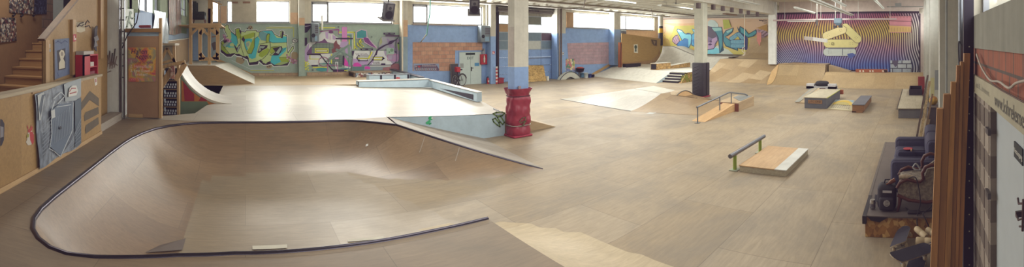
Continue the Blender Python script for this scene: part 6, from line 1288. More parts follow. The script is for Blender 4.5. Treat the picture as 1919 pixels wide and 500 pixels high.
# ---- letter mural on the sage wall
pt = Paint(wallY, (0, -1, 0), 405, 35, 4.544)
TAN = '#9a8a6c'
for c_, r_ in (((205, 352), 38), ((292, 78), 20), ((450, 400), 26), ((665, 315), 34)): pt.p(ell(*c_, r_, r_ * .95), TAN)
pt.p([(560, 300), (690, 285), (690, 365), (640, 380)], TAN)
pt.l([(428, 78), (660, 78), (660, 155)], 6, '#bcbc50'); pt.l([(455, 68), (645, 68)], 5, '#b9c0b0'); pt.l([(135, 355), (295, 430)], 5, '#b4bcc4'); pt.l([(295, 430), (490, 430)], 5, '#b4bcc4'); pt.l([(295, 441), (490, 441)], 6, '#bcbc50')
OUT = [(58, 66), (88, 44), (110, 46), (114, 75), (132, 105), (160, 128), (158, 85), (185, 73), (210, 78), (208, 100), (245, 108), (250, 94), (347, 92), (352, 105), (370, 107), (375, 98), (425, 97), (430, 92), (477, 94), (502, 128), (538, 146), (536, 105), (560, 95), (582, 108), (580, 130), (610, 140), (610, 215), (616, 270), (645, 228), (668, 230), (668, 258), (640, 297), (637, 357), (612, 404), (488, 409), (468, 390), (435, 399), (400, 399), (366, 372), (362, 394), (278, 401), (262, 354), (215, 330), (180, 325), (155, 310), (130, 330), (90, 330), (34, 287), (34, 193), (58, 177), (72, 155), (92, 148), (66, 110)]
pt.p(OUT, HA)
INN = [(64, 70), (90, 50), (105, 52), (108, 78), (128, 110), (166, 140), (164, 90), (187, 80), (202, 84), (200, 106), (248, 114), (254, 101), (342, 98), (347, 112), (372, 113), (378, 105), (474, 100), (498, 133), (546, 155), (543, 110), (561, 102), (574, 112), (573, 134), (602, 145), (603, 217), (612, 290), (648, 235), (661, 237), (660, 254), (632, 294), (629, 353), (607, 396), (492, 401), (471, 380), (435, 391), (403, 391), (362, 356), (354, 386), (284, 393), (270, 346), (215, 319), (182, 315), (155, 300), (128, 321), (92, 321), (42, 282), (42, 198), (64, 183), (80, 155), (102, 152), (76, 110)]
pt.p(INN, LG); pt.p([(42, 255), (92, 298), (125, 300), (155, 280), (182, 294), (220, 300), (272, 322), (288, 372), (345, 366), (362, 335), (405, 370), (432, 372), (470, 358), (496, 382), (600, 376), (618, 345), (632, 340), (629, 353), (607, 396), (492, 401), (471, 380), (435, 391), (403, 391), (362, 356), (354, 386), (284, 393), (270, 346), (215, 319), (182, 315), (155, 300), (128, 321), (92, 321), (42, 282)], PU); pt.l(INN, 5, PU, closed=True)
F = [(LG, [(70, 75), (92, 54), (103, 57), (105, 82), (127, 113), (130, 165), (104, 158), (84, 118)]), (TL, [(127, 113), (160, 138), (176, 152), (184, 205), (172, 238), (142, 205), (112, 215), (120, 236), (170, 240), (176, 248), (100, 248), (104, 220), (130, 165)]),
 (OL, [(168, 92), (188, 84), (199, 88), (196, 110), (214, 140), (206, 165), (186, 172), (170, 135)]), (LG, [(196, 112), (238, 118), (236, 150), (214, 140)]), (LG, [(206, 160), (232, 150), (240, 200), (256, 280), (252, 322), (228, 318), (196, 300), (160, 300), (162, 286), (205, 282), (212, 240)]),
 (OL, [(44, 205), (62, 192), (74, 235), (112, 270), (116, 296), (92, 300), (44, 262)]), (LG, [(78, 246), (165, 244), (176, 268), (158, 292), (114, 298), (84, 274)]), ('#5c9ca4', [(100, 185), (128, 190), (112, 235), (80, 245), (85, 225)]),
 (OL, [(208, 152), (318, 116), (328, 120), (326, 152), (290, 168), (244, 172), (212, 176)]), (TL, [(236, 175), (285, 168), (310, 176), (300, 205), (284, 190), (258, 196), (252, 212), (272, 262), (256, 270), (242, 220)]), (OL, [(300, 205), (324, 160), (330, 190), (322, 245), (300, 298), (276, 298), (262, 280), (274, 262), (288, 238)]), (LG, [(254, 104), (340, 101), (346, 116), (370, 118), (362, 150), (330, 165), (330, 118), (318, 114), (258, 130)]),
 (TL, [(332, 168), (352, 150), (372, 172), (362, 215), (350, 262), (336, 334), (304, 342), (280, 330), (276, 302), (302, 300), (324, 248)]), (LG, [(362, 216), (455, 202), (463, 226), (460, 258), (440, 302), (396, 342), (344, 366), (282, 372), (276, 346), (306, 344), (338, 332), (352, 264)]), (OL, [(372, 285), (440, 250), (455, 262), (436, 300), (392, 330), (362, 318)]),
 ('#6a9aa0', [(368, 118), (392, 106), (436, 130), (424, 190), (382, 182), (364, 150)]), (TL, [(392, 106), (474, 104), (496, 138), (516, 162), (562, 166), (562, 120), (574, 118), (570, 150), (600, 152), (600, 200), (482, 206), (450, 196), (456, 130), (440, 128)]), (OL, [(426, 150), (442, 128), (456, 131), (450, 168), (446, 200), (424, 206)]),
 (OL, [(470, 242), (520, 232), (531, 240), (506, 272), (472, 302), (456, 288)]), (LG, [(484, 206), (600, 202), (602, 240), (562, 250), (546, 236), (502, 232), (468, 240), (470, 214)]), (TL, [(562, 252), (600, 244), (592, 276), (534, 330), (552, 366), (496, 392), (462, 370), (474, 312), (522, 310)]), (LG, [(396, 344), (458, 300), (452, 352), (424, 384), (396, 372)]), (OL, [(534, 332), (604, 326), (634, 336), (618, 368), (556, 368)]), (LG, [(606, 300), (630, 272), (660, 238), (655, 256), (628, 292), (624, 330), (600, 322)]), ('#94aa70', [(496, 392), (552, 368), (616, 370), (606, 378), (540, 396)])]
for c_, P_ in F: pt.p(P_, c_)
for P_ in ([(60, 190), (84, 172), (122, 186), (130, 200), (96, 196), (70, 212)], [(150, 215), (176, 250), (200, 215), (206, 245), (180, 290), (166, 262)], [(232, 150), (246, 178), (240, 205), (216, 176)], [(374, 222), (440, 226), (432, 250), (396, 268), (366, 292), (352, 286)], [(480, 250), (535, 240), (556, 232), (566, 258), (530, 312), (480, 308), (505, 282)], [(560, 106), (574, 118), (566, 166), (552, 164)], [(200, 90), (216, 106), (212, 136), (200, 112)]): pt.p(P_, PU)
for P_ in ([(256, 206), (280, 204), (281, 224), (270, 240), (256, 232)], [(372, 232), (420, 234), (400, 254), (376, 250), (384, 268), (360, 282)], [(546, 238), (556, 258), (530, 300), (508, 288)], [(84, 206), (122, 192), (100, 218), (66, 238), (60, 222)], [(186, 240), (206, 225), (196, 262), (176, 284)]): pt.p(P_, '#93a29c')
for P_ in ([(206, 150), (212, 240), (246, 340)], [(128, 112), (176, 150), (186, 210)], [(330, 120), (326, 240), (300, 300), (270, 296), (246, 240), (236, 176)], [(332, 168), (364, 148), (368, 118)], [(364, 216), (460, 202), (464, 250), (440, 302), (396, 342), (340, 368)], [(425, 205), (428, 150), (442, 128), (458, 130), (450, 190), (482, 206), (602, 202)], [(470, 242), (540, 232), (506, 275), (458, 310), (474, 312), (524, 310), (596, 246)], [(534, 330), (604, 326), (634, 336)], [(42, 205), (66, 240), (116, 300)]): pt.l(P_, 3, '#2c2034')
for i, (x, y) in enumerate(((56, 132), (66, 140), (60, 150), (74, 158), (84, 166), (70, 172), (96, 170), (108, 178), (90, 184), (118, 186), (104, 190), (595, 302), (606, 316), (598, 330), (620, 324), (632, 336), (616, 344), (648, 342), (640, 356), (664, 346), (660, 362), (678, 354), (674, 372), (650, 372))): pt.p([(x, y), (x + 14, y), (x + 14, y + 12), (x, y + 12)], ['#b07aa0', '#c49ab4', '#9c6090'][i % 3])
pt.p(ell(670, 188, 26, 18), PU); pt.p(ell(670, 188, 22, 14), '#c8ccc8'); pt.l([(662, 186), (668, 184), (668, 192)], 4, PU); pt.l([(672, 184), (680, 184), (680, 192), (673, 192)], 3.5, PU); pt.p(ell(655, 213, 9, 7), '#c8ccc8'); pt.p(ell(638, 220, 5, 4), '#c8ccc8')
for x, y in ((268, 84), (280, 72), (292, 86), (300, 72), (225, 335), (236, 350), (440, 408), (456, 404)): pt.p(ell(x, y, 6, 6, 7), '#4a3c44')
finish(pt, 'graffiti_mural', 'green and teal graffiti letters outlined in white on the sage wall')
# ---- abstract mural
pt = Paint(wallY, (0, -1, 0), 565, 40, 4.76)
GY, WH, LV, YE, PK, MG, TQ, DV = '#9cada6', '#d0d4d6', '#b09ac4', '#d2d448', '#c482bc', '#cc44aa', '#3e8a92', '#38244a'
pt.p([(25, 20), (85, 20), (85, 52), (50, 98), (25, 102)], DV); pt.p([(25, 145), (50, 145), (52, 210), (28, 222)], DV); pt.l([(35, 45), (80, 38)], 6, '#a89ab4')
pt.p([(48, 205), (66, 190), (150, 130), (185, 92), (270, 88), (300, 130), (340, 150), (355, 205), (300, 262), (240, 332), (180, 380), (100, 392), (45, 388), (40, 300)], WH)
pt.p([(30, 250), (66, 196), (66, 330), (45, 388), (30, 340)], LV); pt.l([(70, 95), (70, 190)], 7, '#b9bcc0')
pt.p([(212, 95), (238, 95), (240, 160), (216, 150)], LV); pt.p([(276, 120), (305, 135), (300, 165), (278, 160)], LV); pt.p([(250, 120), (262, 120), (262, 165), (250, 165)], '#cdb4d0')
pt.p([(75, 235), (130, 186), (180, 175), (205, 153), (232, 186), (290, 196), (285, 285), (70, 298), (44, 285)], '#6f4c78')
pt.p([(92, 215), (135, 192), (288, 196), (282, 285), (92, 285)], '#76877e')
for x in range(105, 290, 29): pt.l([(x, 196), (x, 284)], 2, '#4c5a56')
for y in (208, 230, 254): pt.l([(92, y), (286, y)], 2, '#4c5a56')
pt.p([(118, 242), (240, 242), (240, 282), (118, 282)], YE); pt.p([(126, 250), (232, 250), (232, 275), (126, 275)], '#5b4a56'); pt.p([(130, 254), (228, 254), (228, 271), (130, 271)], '#c4c7a4')
pt.p([(285, 200), (310, 165), (322, 200), (357, 226), (322, 266), (275, 282), (268, 250), (290, 236)], '#7c4a50')
pt.l([(75, 300), (75, 335), (155, 335)], 7, YE); pt.l([(60, 315), (60, 360), (150, 360)], 6, WH); pt.l([(105, 410), (225, 410)], 9, YE); pt.l([(152, 57), (297, 57)], 8, YE)
pt.p([(155, 88), (335, 66), (338, 120), (330, 122), (322, 82), (290, 80), (170, 96)], '#8c4a84'); pt.p([(180, 88), (325, 80), (325, 118), (290, 118), (250, 90)], '#8f9d98'); pt.p(ell(262, 96, 22, 12), '#6a3c70')
pt.l([(336, 97), (470, 97), (470, 245)], 9, YE); pt.l([(336, 110), (455, 110), (455, 245)], 6, WH); pt.l([(336, 122), (440, 122), (440, 240)], 6, TQ); pt.l([(400, 134), (426, 134), (426, 240)], 7, YE)
pt.p([(360, 50), (405, 50), (405, 225), (360, 225)], PK); pt.p([(350, 180), (420, 180), (400, 235), (340, 230)], LV); pt.p([(380, 225), (440, 225), (430, 330), (400, 320)], LV)
pt.p([(303, 146), (457, 146), (457, 160), (303, 160)], DV)
pt.p([(270, 300), (360, 296), (360, 405), (265, 400)], '#6c7a78'); 
for x in range(280, 360, 20): pt.l([(x, 298), (x, 404)], 2, '#4c5a56')
for y in range(318, 400, 20): pt.l([(268, y), (360, y)], 2, '#4c5a56')
pt.p([(300, 360), (326, 360), (326, 432), (300, 420)], WH); pt.p(ell(311, 385, 7, 20), '#6c7a78'); pt.p([(298, 322), (330, 322), (330, 336), (298, 336)], '#c49ab8')
pt.p([(262, 290), (272, 290), (272, 380), (262, 375)], YE); pt.l([(160, 375), (260, 375), (275, 400)], 6, TQ); pt.l([(180, 366), (250, 366)], 6, WH)
pt.l([(52, 295), (165, 295), (268, 425), (300, 440), (395, 440)], 9, '#2f2438')
pt.p([(235, 330), (412, 206), (424, 222), (252, 352)], '#7f9690'); pt.p([(312, 240), (464, 318), (462, 336), (300, 258)], '#7f9690'); pt.p([(408, 210), (428, 206), (448, 424), (424, 424)], '#7f9690'); pt.l([(245, 340), (418, 214)], 2, '#3f4a4c'); pt.l([(306, 250), (463, 328)], 2, '#3f4a4c')
pt.p([(366, 305), (382, 305), (380, 392), (364, 392)], DV); pt.p([(384, 318), (440, 412), (380, 392)], MG); pt.p([(385, 395), (440, 408), (430, 420), (380, 410)], WH); pt.l([(350, 420), (420, 420), (420, 350)], 6, TQ)
pt.p([(280, 428), (400, 428), (400, 450), (280, 450)], DV); pt.p([(380, 434), (412, 434), (412, 442), (380, 442)], YE)
pt.p(ell(182, 428, 52, 16), TQ); pt.l(ell(197, 360, 44, 42, 24), 5, '#b4609c', closed=True); pt.l([(230, 390), (320, 390), (320, 456), (230, 456)], 5, '#b4609c', closed=True)
for i in range(16): pt.p(ell(30 + (i * 37) % 34, 358 + (i * 23) % 78, 6.5, 6.5, 8), YE)
pt.p([(88, 388), (145, 388), (145, 400), (88, 400)], DV); pt.p([(90, 425), (106, 425), (106, 442), (90, 442)], '#5f6c6c'); pt.p([(320, 44), (334, 44), (334, 58), (320, 58)], '#5f6c6c')
# right half
pt.ox, pt.oy, pt.sc = 655, 40, 4.764; pt.cx = 438
pt.p([(56, 92), (100, 70), (152, 80), (158, 140), (172, 150), (182, 170), (240, 225), (246, 245), (190, 224), (130, 190), (120, 155), (56, 155)], '#c0a8c0'); pt.p([(64, 96), (104, 76), (146, 86), (150, 138), (130, 148), (62, 148)], TQ); pt.p([(132, 140), (166, 150), (178, 172), (236, 240), (188, 216), (134, 182), (122, 155)], '#7c4484')
pt.p([(255, 200), (285, 140), (330, 130), (400, 140), (410, 180), (390, 230), (330, 250), (260, 260)], '#9a9ca8'); pt.p([(330, 150), (370, 180), (420, 260), (370, 250), (340, 210)], '#9484a8'); pt.p([(268, 170), (284, 140), (290, 190), (262, 220)], '#9aa078')
for i in range(26): 
    u = (i * 29) % 100 / 100; v = (i * 53) % 100 / 100; y = 158 + 90 * v; x = 98 - 70 * v * (1 - u) * 1.1 + 34 * v * u; pt.p(ell(x, y, 7, 7, 8), '#4c5038'); pt.p(ell(x, y, 5.5, 5.5, 8), YE)
pt.p([(18, 262), (55, 262), (30, 310), (20, 300)], DV); pt.p([(40, 262), (412, 262), (412, 360), (380, 388), (20, 388), (30, 310)], WH); pt.p([(300, 262), (412, 262), (412, 360), (380, 380), (310, 300)], '#a79cb8'); pt.p([(26, 330), (120, 345), (220, 340), (190, 385), (26, 385)], LV)
for k in range(9): pt.l([(52 + k * 12, 285), (58 + k * 12, 300)], 4, '#7c7488'); pt.l([(205 + k * 7, 360), (208 + k * 7, 378)], 3, '#6c6478')
pt.l([(170, 308), (80, 308), (66, 326), (80, 346), (150, 346)], 16, DV); pt.l([(172, 308), (82, 308), (70, 326), (82, 342), (148, 342)], 9, WH); pt.l([(185, 330), (75, 330)], 10, '#b4b44c'); pt.l([(200, 320), (290, 320), (300, 330), (284, 342), (200, 342)], 12, DV); pt.l([(195, 322), (284, 322)], 8, YE); pt.l([(215, 340), (280, 340)], 8, YE)
pt.p([(185, 265), (222, 265), (205, 300), (180, 380), (150, 388), (175, 330)], '#a9aab4'); pt.p([(190, 270), (204, 270), (170, 335), (160, 325)], YE); pt.l([(228, 290), (195, 350), (155, 392)], 8, DV); pt.l([(180, 264), (180, 300)], 4, DV)
pt.p([(460, 104), (458, 128), (420, 160), (370, 200), (320, 215), (280, 240), (248, 262), (238, 300), (216, 308), (236, 256), (258, 236), (300, 212), (340, 196), (352, 176), (410, 160), (436, 128)], DV)
for x0_, y0_, x1_, y1_ in ((298, 100, 400, 118), (94, 240, 204, 258)): pt.p(ell((x0_ + x1_) / 2, (y0_ + y1_) / 2, (x1_ - x0_) / 2, (y1_ - y0_) / 2), DV); pt.l([(x0_ + 8, (y0_ + y1_) / 2), (x1_ - 8, (y0_ + y1_) / 2)], 16, DV); pt.l([(x0_ + 14, (y0_ + y1_) / 2), (x0_ + 40, (y0_ + y1_) / 2)], 4, '#8f9d98'); pt.l([(x1_ - 40, (y0_ + y1_) / 2), (x1_ - 14, (y0_ + y1_) / 2)], 4, '#8f9d98')
pt.p([(315, 120), (440, 124), (440, 138), (315, 134)], '#54405c'); pt.p([(410, 170), (456, 150), (456, 330), (420, 300), (412, 260)], '#8a7c94'); pt.p([(416, 195), (456, 180), (456, 255), (430, 262)], '#7f9c54'); pt.p(ell(430, 196, 8, 8), DV); pt.l([(411, 165), (411, 262)], 4, DV)
pt.p([(324, 238), (390, 238), (390, 302), (324, 302)], '#9ab4a8'); pt.p(ell(371, 257, 15, 15), '#6c8c74'); pt.p(ell(349, 273, 8, 8), '#6c8c74'); pt.l([(335, 297), (428, 297), (428, 345), (335, 345)], 4, '#b46a9c', closed=True); pt.p(ell(405, 325, 30, 40), '#a78aac'); pt.l([(335, 297), (428, 297), (428, 345), (335, 345)], 4, '#b46a9c', closed=True)
pt.p([(392, 266), (412, 266), (412, 290)], DV); pt.l([(412, 266), (410, 360), (370, 388), (130, 388)], 5, DV); pt.p([(276, 374), (314, 374), (314, 386), (276, 386)], DV); pt.p([(20, 392), (400, 392), (400, 440), (20, 440)], '#8a98a0'); pt.l([(180, 398), (370, 396)], 9, '#c6c8c6')
pt.p([(22, 400), (36, 372), (66, 365), (100, 385), (104, 404)], MG); pt.p([(130, 404), (150, 398), (178, 408), (178, 426), (130, 426)], MG); pt.p([(24, 404), (126, 400), (126, 440), (24, 440)], '#5c7c7c'); pt.p([(358, 440), (362, 395), (392, 375), (430, 375), (450, 395), (452, 440)], '#84545c'); pt.p([(290, 412), (360, 404), (358, 440), (290, 440)], '#9c6c70'); pt.p([(184, 132), (198, 132), (198, 145), (184, 145)], '#6c7a76')
finish(pt, 'abstract_mural', 'pink, purple and yellow abstract mural with line work on the sage wall')
# ---- small lettering painting on the bare bricks
pt = Paint(wallY, (0, -1, 0), 765, 70, 5.0, base=.016)
pt.p([(48, 246), (288, 246), (290, 314), (52, 314)], '#8494b0'); pt.p([(60, 262), (150, 256), (250, 250), (262, 258), (290, 300), (284, 314), (66, 312), (58, 290)], '#5f4c64')
for i in range(9): x = 130 + i * 15; pt.l([(x, 272), (x + 4, 256), (x + 9, 256), (x + 9, 270), (x + 2, 268)], 3.5, '#b4a8b0')
for i in range(11): x = 70 + i * 18; pt.l([(x, 308), (x + 2, 286), (x + 11, 286), (x + 10, 298), (x + 2, 298), (x + 12, 308)], 3.5, ['#b4a8b0', '#a8b4c0'][i % 2])
pt.l([(66, 280), (66, 266), (78, 276), (80, 266)], 4, '#c4b8bc'); pt.p([(86, 268), (94, 264), (100, 270), (107, 264), (114, 270), (101, 286)], '#b03c44')
finish(pt, 'graffiti_picture', 'small purple graffiti lettering with a red heart at the bare bricks')
# ---- yellow mural on the far wall
def wallX(x, y): return Xp(x, y, XF)
m, n_, b_ = nt('yellow_mural_ground'); v = world_pos(n_); sp = n_.nodes.new('ShaderNodeSeparateXYZ'); n_.links.new(v, sp.inputs[0])
f = noise(n_, v, .38, 2, .4, .3); ad = n_.nodes.new('ShaderNodeMath'); ad.operation = 'MULTIPLY_ADD'; n_.links.new(sp.outputs['Z'], ad.inputs[0]); ad.inputs[1].default_value = .19; n_.links.new(f, ad.inputs[2])
r_ = ramp(n_, [(.62, lin('#b4b05c')), (.80, lin('#c0b068')), (.98, lin('#c2a46c')), (1.0, lin('#c4a078')), (1.18, lin('#c8ac90'))]); r_.color_ramp.elements[0].position = .55
mr = n_.nodes.new('ShaderNodeMapRange'); mr.inputs['From Min'].default_value = .7; mr.inputs['From Max'].default_value = 1.5; n_.links.new(ad.outputs[0], mr.inputs['Value']); n_.links.new(mr.outputs[0], r_.inputs[0]); n_.links.new(r_.outputs[0], b_.inputs['Base Color']); b_.inputs['Roughness'].default_value = .6
es = r_.color_ramp.elements
for e, (p, c_) in zip(es, ((0, '#b8b04c'), (.3, '#c0b462'), (.5, '#c2a46c'), (.7, '#c8a888'), (1, '#ccb098'))): e.position = p; e.color = lin(c_)
pt = Paint(wallX, (-1, 0, 0), 1230, 25, 5.0, step=.0008, base=.006)
pt.p([(38, 44), (1052, 50), (1052, 420), (38, 420)], m)
pt.p([(172, 120), (400, 100), (400, 420), (230, 400), (150, 330), (120, 240), (150, 180)], '#b8b05a'); pt.p([(40, 340), (40, 200), (120, 250), (150, 360)], '#b09a5c'); pt.p([(60, 90), (250, 96), (390, 88), (390, 110), (170, 120)], '#c9a27c'); pt.p([(290, 340), (400, 310), (400, 400), (300, 400)], '#c0a058')
BL1, BL2, BL3, BLD = '#7cc4d4', '#58a4c8', '#447cb4', '#2a4478'
pt.p([(148, 262), (152, 232), (176, 208), (200, 200), (216, 236), (222, 270), (190, 296), (170, 285)], '#4a3450'); pt.p([(152, 260), (158, 236), (178, 214), (198, 206), (212, 238), (216, 266), (188, 288), (172, 280)], '#a98ea0')
for a, b in (((160, 236), (178, 272)), ((174, 220), (194, 262)), ((190, 212), (208, 252))): pt.l([a, b], 3, '#5c4460')
pt.p([(190, 300), (212, 262), (240, 270), (262, 320), (230, 320)], BLD); pt.p([(195, 298), (214, 268), (250, 240), (290, 232), (310, 280), (300, 330), (250, 318)], BL3)
pt.p([(190, 160), (198, 143), (240, 156), (262, 182), (276, 190), (296, 182), (326, 190), (334, 220), (330, 280), (306, 330), (292, 326), (306, 270), (296, 236), (262, 240), (244, 262), (216, 210)], '#3c5a7c'); pt.p([(196, 160), (202, 150), (238, 162), (258, 188), (280, 198), (322, 196), (328, 222), (322, 280), (302, 320), (300, 240), (262, 232), (246, 252), (222, 208)], BL1); pt.p([(196, 160), (202, 150), (238, 162), (248, 176), (210, 176)], '#b4d0cc')
pt.p([(330, 142), (392, 160), (392, 200), (350, 180)], '#3c5a7c'); pt.p([(336, 148), (392, 166), (392, 190), (352, 174)], BL1); pt.p([(330, 196), (360, 180), (392, 188), (392, 310), (352, 312), (328, 300)], '#3c5a7c'); pt.p([(336, 200), (362, 186), (392, 194), (392, 300), (354, 304), (334, 292)], BL2); pt.p([(336, 250), (392, 220), (392, 300), (354, 304)], BL3)
pt.p([(196, 330), (230, 318), (300, 330), (330, 390), (240, 390), (256, 358), (220, 350)], '#55708c'); pt.p([(262, 340), (296, 336), (320, 388), (270, 388)], '#c4ccc8'); pt.p([(204, 336), (232, 330), (262, 348), (236, 352)], '#3a5078')
pt.l([(50, 130), (88, 132), (86, 170), (60, 195)], 3, '#a89078'); pt.l([(66, 220), (80, 205), (90, 235), (72, 250), (110, 240), (120, 262)], 3, '#a88060'); pt.l([(74, 322), (96, 318)], 3, '#7c6c50')
# hooded head and right-hand letters
pt.ox = 1325
pt.p([(8, 405), (8, 330), (100, 300), (200, 340), (272, 405)], '#b9c4bc'); pt.p([(5, 390), (8, 340), (80, 320), (110, 330), (118, 372), (60, 385)], BL1)
pt.p([(8, 80), (30, 62), (70, 68), (100, 95), (112, 130), (106, 250), (60, 330), (8, 345)], '#5c5470'); pt.p([(8, 78), (34, 60), (74, 68), (102, 96), (108, 128), (40, 128), (8, 118)], '#b0c0bc'); pt.p([(8, 230), (60, 235), (86, 200), (98, 250), (76, 280), (62, 330), (8, 340)], '#a890b0'); pt.p([(8, 118), (60, 130), (90, 180), (88, 222), (52, 236), (8, 215)], '#5a5262'); pt.p([(8, 215), (52, 236), (40, 272), (8, 272)], '#7c6c8c'); pt.p([(14, 286), (34, 280), (52, 290), (34, 300), (14, 298)], '#4a3458'); pt.p([(24, 262), (38, 250), (50, 268), (36, 276)], '#5c4868'); pt.l([(8, 340), (62, 332), (86, 300)], 6, '#4a3458')
pt.p([(38, 130), (140, 126), (150, 190), (150, 300), (160, 345), (118, 376), (104, 230), (80, 180)], '#2f4a5c'); pt.p([(46, 136), (134, 132), (144, 190), (144, 300), (124, 362), (112, 230), (88, 180)], '#4c8894'); pt.p([(46, 136), (134, 132), (140, 160), (70, 168)], '#8cb8b4')
pt.p([(150, 200), (176, 160), (250, 134), (240, 176), (200, 208), (170, 218), (290, 300), (290, 352), (176, 310), (152, 262)], '#2f4a5c'); pt.p([(158, 198), (182, 166), (242, 142), (232, 172), (196, 200), (166, 218), (284, 310), (284, 340), (180, 300), (158, 258)], '#4c8894'); pt.p([(182, 166), (242, 142), (234, 166), (190, 186)], '#8cb8b4')
pt.p([(280, 118), (300, 150), (310, 118), (360, 150), (392, 190), (460, 150), (476, 180), (440, 215), (384, 230), (300, 180)], '#2f4a5c'); pt.p([(312, 128), (356, 156), (390, 200), (456, 160), (462, 184), (430, 210), (384, 222), (318, 176)], '#4c9098')
pt.p([(300, 180), (360, 210), (384, 236), (380, 345), (300, 330)], '#3a3a68')
def cap(p, q, r, n=10):
    a = atan2(q[1] - p[1], q[0] - p[0]); return [(p[0] + r * cos(a + pi / 2 + pi * i / n), p[1] + r * sin(a + pi / 2 + pi * i / n)) for i in range(n + 1)] + [(q[0] + r * cos(a - pi / 2 + pi * i / n), q[1] + r * sin(a - pi / 2 + pi * i / n)) for i in range(n + 1)]
for p, q in (((232, 236), (290, 196)), ((300, 196), (340, 238)), ((238, 268), (338, 266)), ((238, 304), (342, 306))): pt.p(cap(p, q, 21), '#2f4a6c'); pt.p(cap(p, q, 17), '#6c9cb0'); [pt.p(ell(p[0] + (q[0] - p[0]) * t, p[1] + (q[1] - p[1]) * t, 3, 3, 6), '#3c5a74') for t in (.1, .3, .7, .9)]
pt.p([(262, 240), (292, 216), (310, 244)], '#b8b05a'); pt.p([(470, 150), (482, 142), (486, 170), (540, 190), (540, 230), (480, 228), (466, 200)], '#a88c98')
for p, q in (((500, 170), (526, 160)), ((520, 195), (550, 168)), ((545, 205), (568, 190))): pt.p(cap(p, q, 13), '#4c3850'); pt.p(cap(p, q, 10), '#ac909c')
pt.p([(460, 140), (565, 100), (570, 170), (480, 140)], '#b08a4c'); pt.p([(150, 60), (205, 60), (230, 130), (160, 150)], '#a4a84c'); pt.l([(490, 62), (498, 70), (508, 64), (520, 70), (532, 64), (560, 66)], 5, '#4a4444'); pt.l([(520, 78), (560, 80)], 4, '#4a4444'); pt.l([(536, 92), (562, 90)], 4, '#4a4444'); pt.l([(370, 76), (410, 72)], 3, '#b0987c')
finish(pt, 'yellow_mural', 'yellow mural with a blue fist, hooded face and letters in the recess')
# pink drips on the wall ride
pt = Paint(lambda x, y: Xp(x, y, 32.4), (-1, 0, 0), 1325, 25, 5.0, base=.3)
# ---- striped mural
m, n_, b_ = nt('striped_mural'); g = n_.nodes.new('ShaderNodeNewGeometry'); sp = n_.nodes.new('ShaderNodeSeparateXYZ'); n_.links.new(g.outputs['Position'], sp.inputs[0])
def mth(op, a, b=None, c_=None):
    q = n_.nodes.new('ShaderNodeMath'); q.operation = op
    for i, v in enumerate((a, b, c_)):
        if v is None: continue
        if hasattr(v, 'links'): n_.links.new(v, q.inputs[i])
        else: q.inputs[i].default_value = v
    return q.outputs[0]
Yc, Zc = sp.outputs['Y'], sp.outputs['Z']
w1 = mth('MULTIPLY', mth('SINE', mth('ADD', mth('MULTIPLY', Zc, 2.1), mth('MULTIPLY', Yc, .55))), .13)
w2 = mth('MULTIPLY', mth('SINE', mth('ADD', mth('MULTIPLY', Zc, 1.1), mth('MULTIPLY', Yc, -.5))), .22)
dy = mth('SUBTRACT', Yc, 9.2); dz = mth('SUBTRACT', Zc, .4)
w3 = mth('MULTIPLY', mth('EXPONENT', mth('MULTIPLY', mth('ADD', mth('MULTIPLY', dy, dy), mth('MULTIPLY', mth('MULTIPLY', dz, dz), 1.6)), -.35)), 1.0)
ph = mth('ADD', mth('ADD', Yc, mth('MULTIPLY', Zc, -.05)), mth('ADD', mth('ADD', w1, w2), w3))
st_w = mth('SINE', mth('MULTIPLY', ph, 2 * pi / .165))
r1 = ramp(n_, [(.46, (0, 0, 0, 1)), (.68, (1, 1, 1, 1))]); n_.links.new(mth('MULTIPLY_ADD', st_w, .5, .5), r1.inputs[0])
nz = noise(n_, world_pos(n_, sc=(1, .28, .5)), 1.0, 2, .4, .2)
zz_ = mth('ADD', mth('DIVIDE', mth('SUBTRACT', Zc, .55), 4.07), mth('MULTIPLY_ADD', nz, .5, -.25))
lc = ramp(n_, [(0, lin('#7484a8')), (.14, lin('#5068a4')), (.30, lin('#7a7498')), (.44, lin('#a07c88')), (.60, lin('#b4a04e')), (.76, lin('#ac9048')), (.88, lin('#945068')), (1, lin('#7a466c'))]); n_.links.new(zz_, lc.inputs[0])
dc = ramp(n_, [(0, lin('#2c2c50')), (.16, lin('#2f3a78')), (.28, lin('#43345c')), (.5, lin('#4c2c40')), (.7, lin('#5a4434')), (.86, lin('#4a2238')), (1, lin('#381c34'))]); n_.links.new(zz_, dc.inputs[0])
edge = mth('MAXIMUM', mth('MULTIPLY', w3, .75), mth('MULTIPLY', mth('SUBTRACT', 1.3, Yc), .6)); ec = mth('MINIMUM', mth('MAXIMUM', edge, 0.0), .75)
lcol = mixn(n_, lc.outputs[0], lin('#bcb8b8'), ec); dcol = mixn(n_, dc.outputs[0], lin('#2c2634'), ec)
n_.links.new(mixn(n_, dcol, lcol, r1.outputs[0]), b_.inputs['Base Color']); b_.inputs['Roughness'].default_value = .55
pt = Paint(lambda x, y: Xp(x, y, XM), (-1, 0, 0), 0, 0, 1, step=.0008, base=.006)
pt.p([(1454, 24), (1725, 21), (1725, 139), (1599, 133.5), (1570, 132.5), (1540, 126), (1454, 122)], '#2f1c30'); pt.p([(1456, 27.5), (1722.5, 25), (1722.5, 136.5), (1600, 131), (1570, 130), (1540, 124), (1456, 119.5)], m)
yl, wl = '#bcb47c', '#a9b0ac'; OUTL = '#3c2f38'
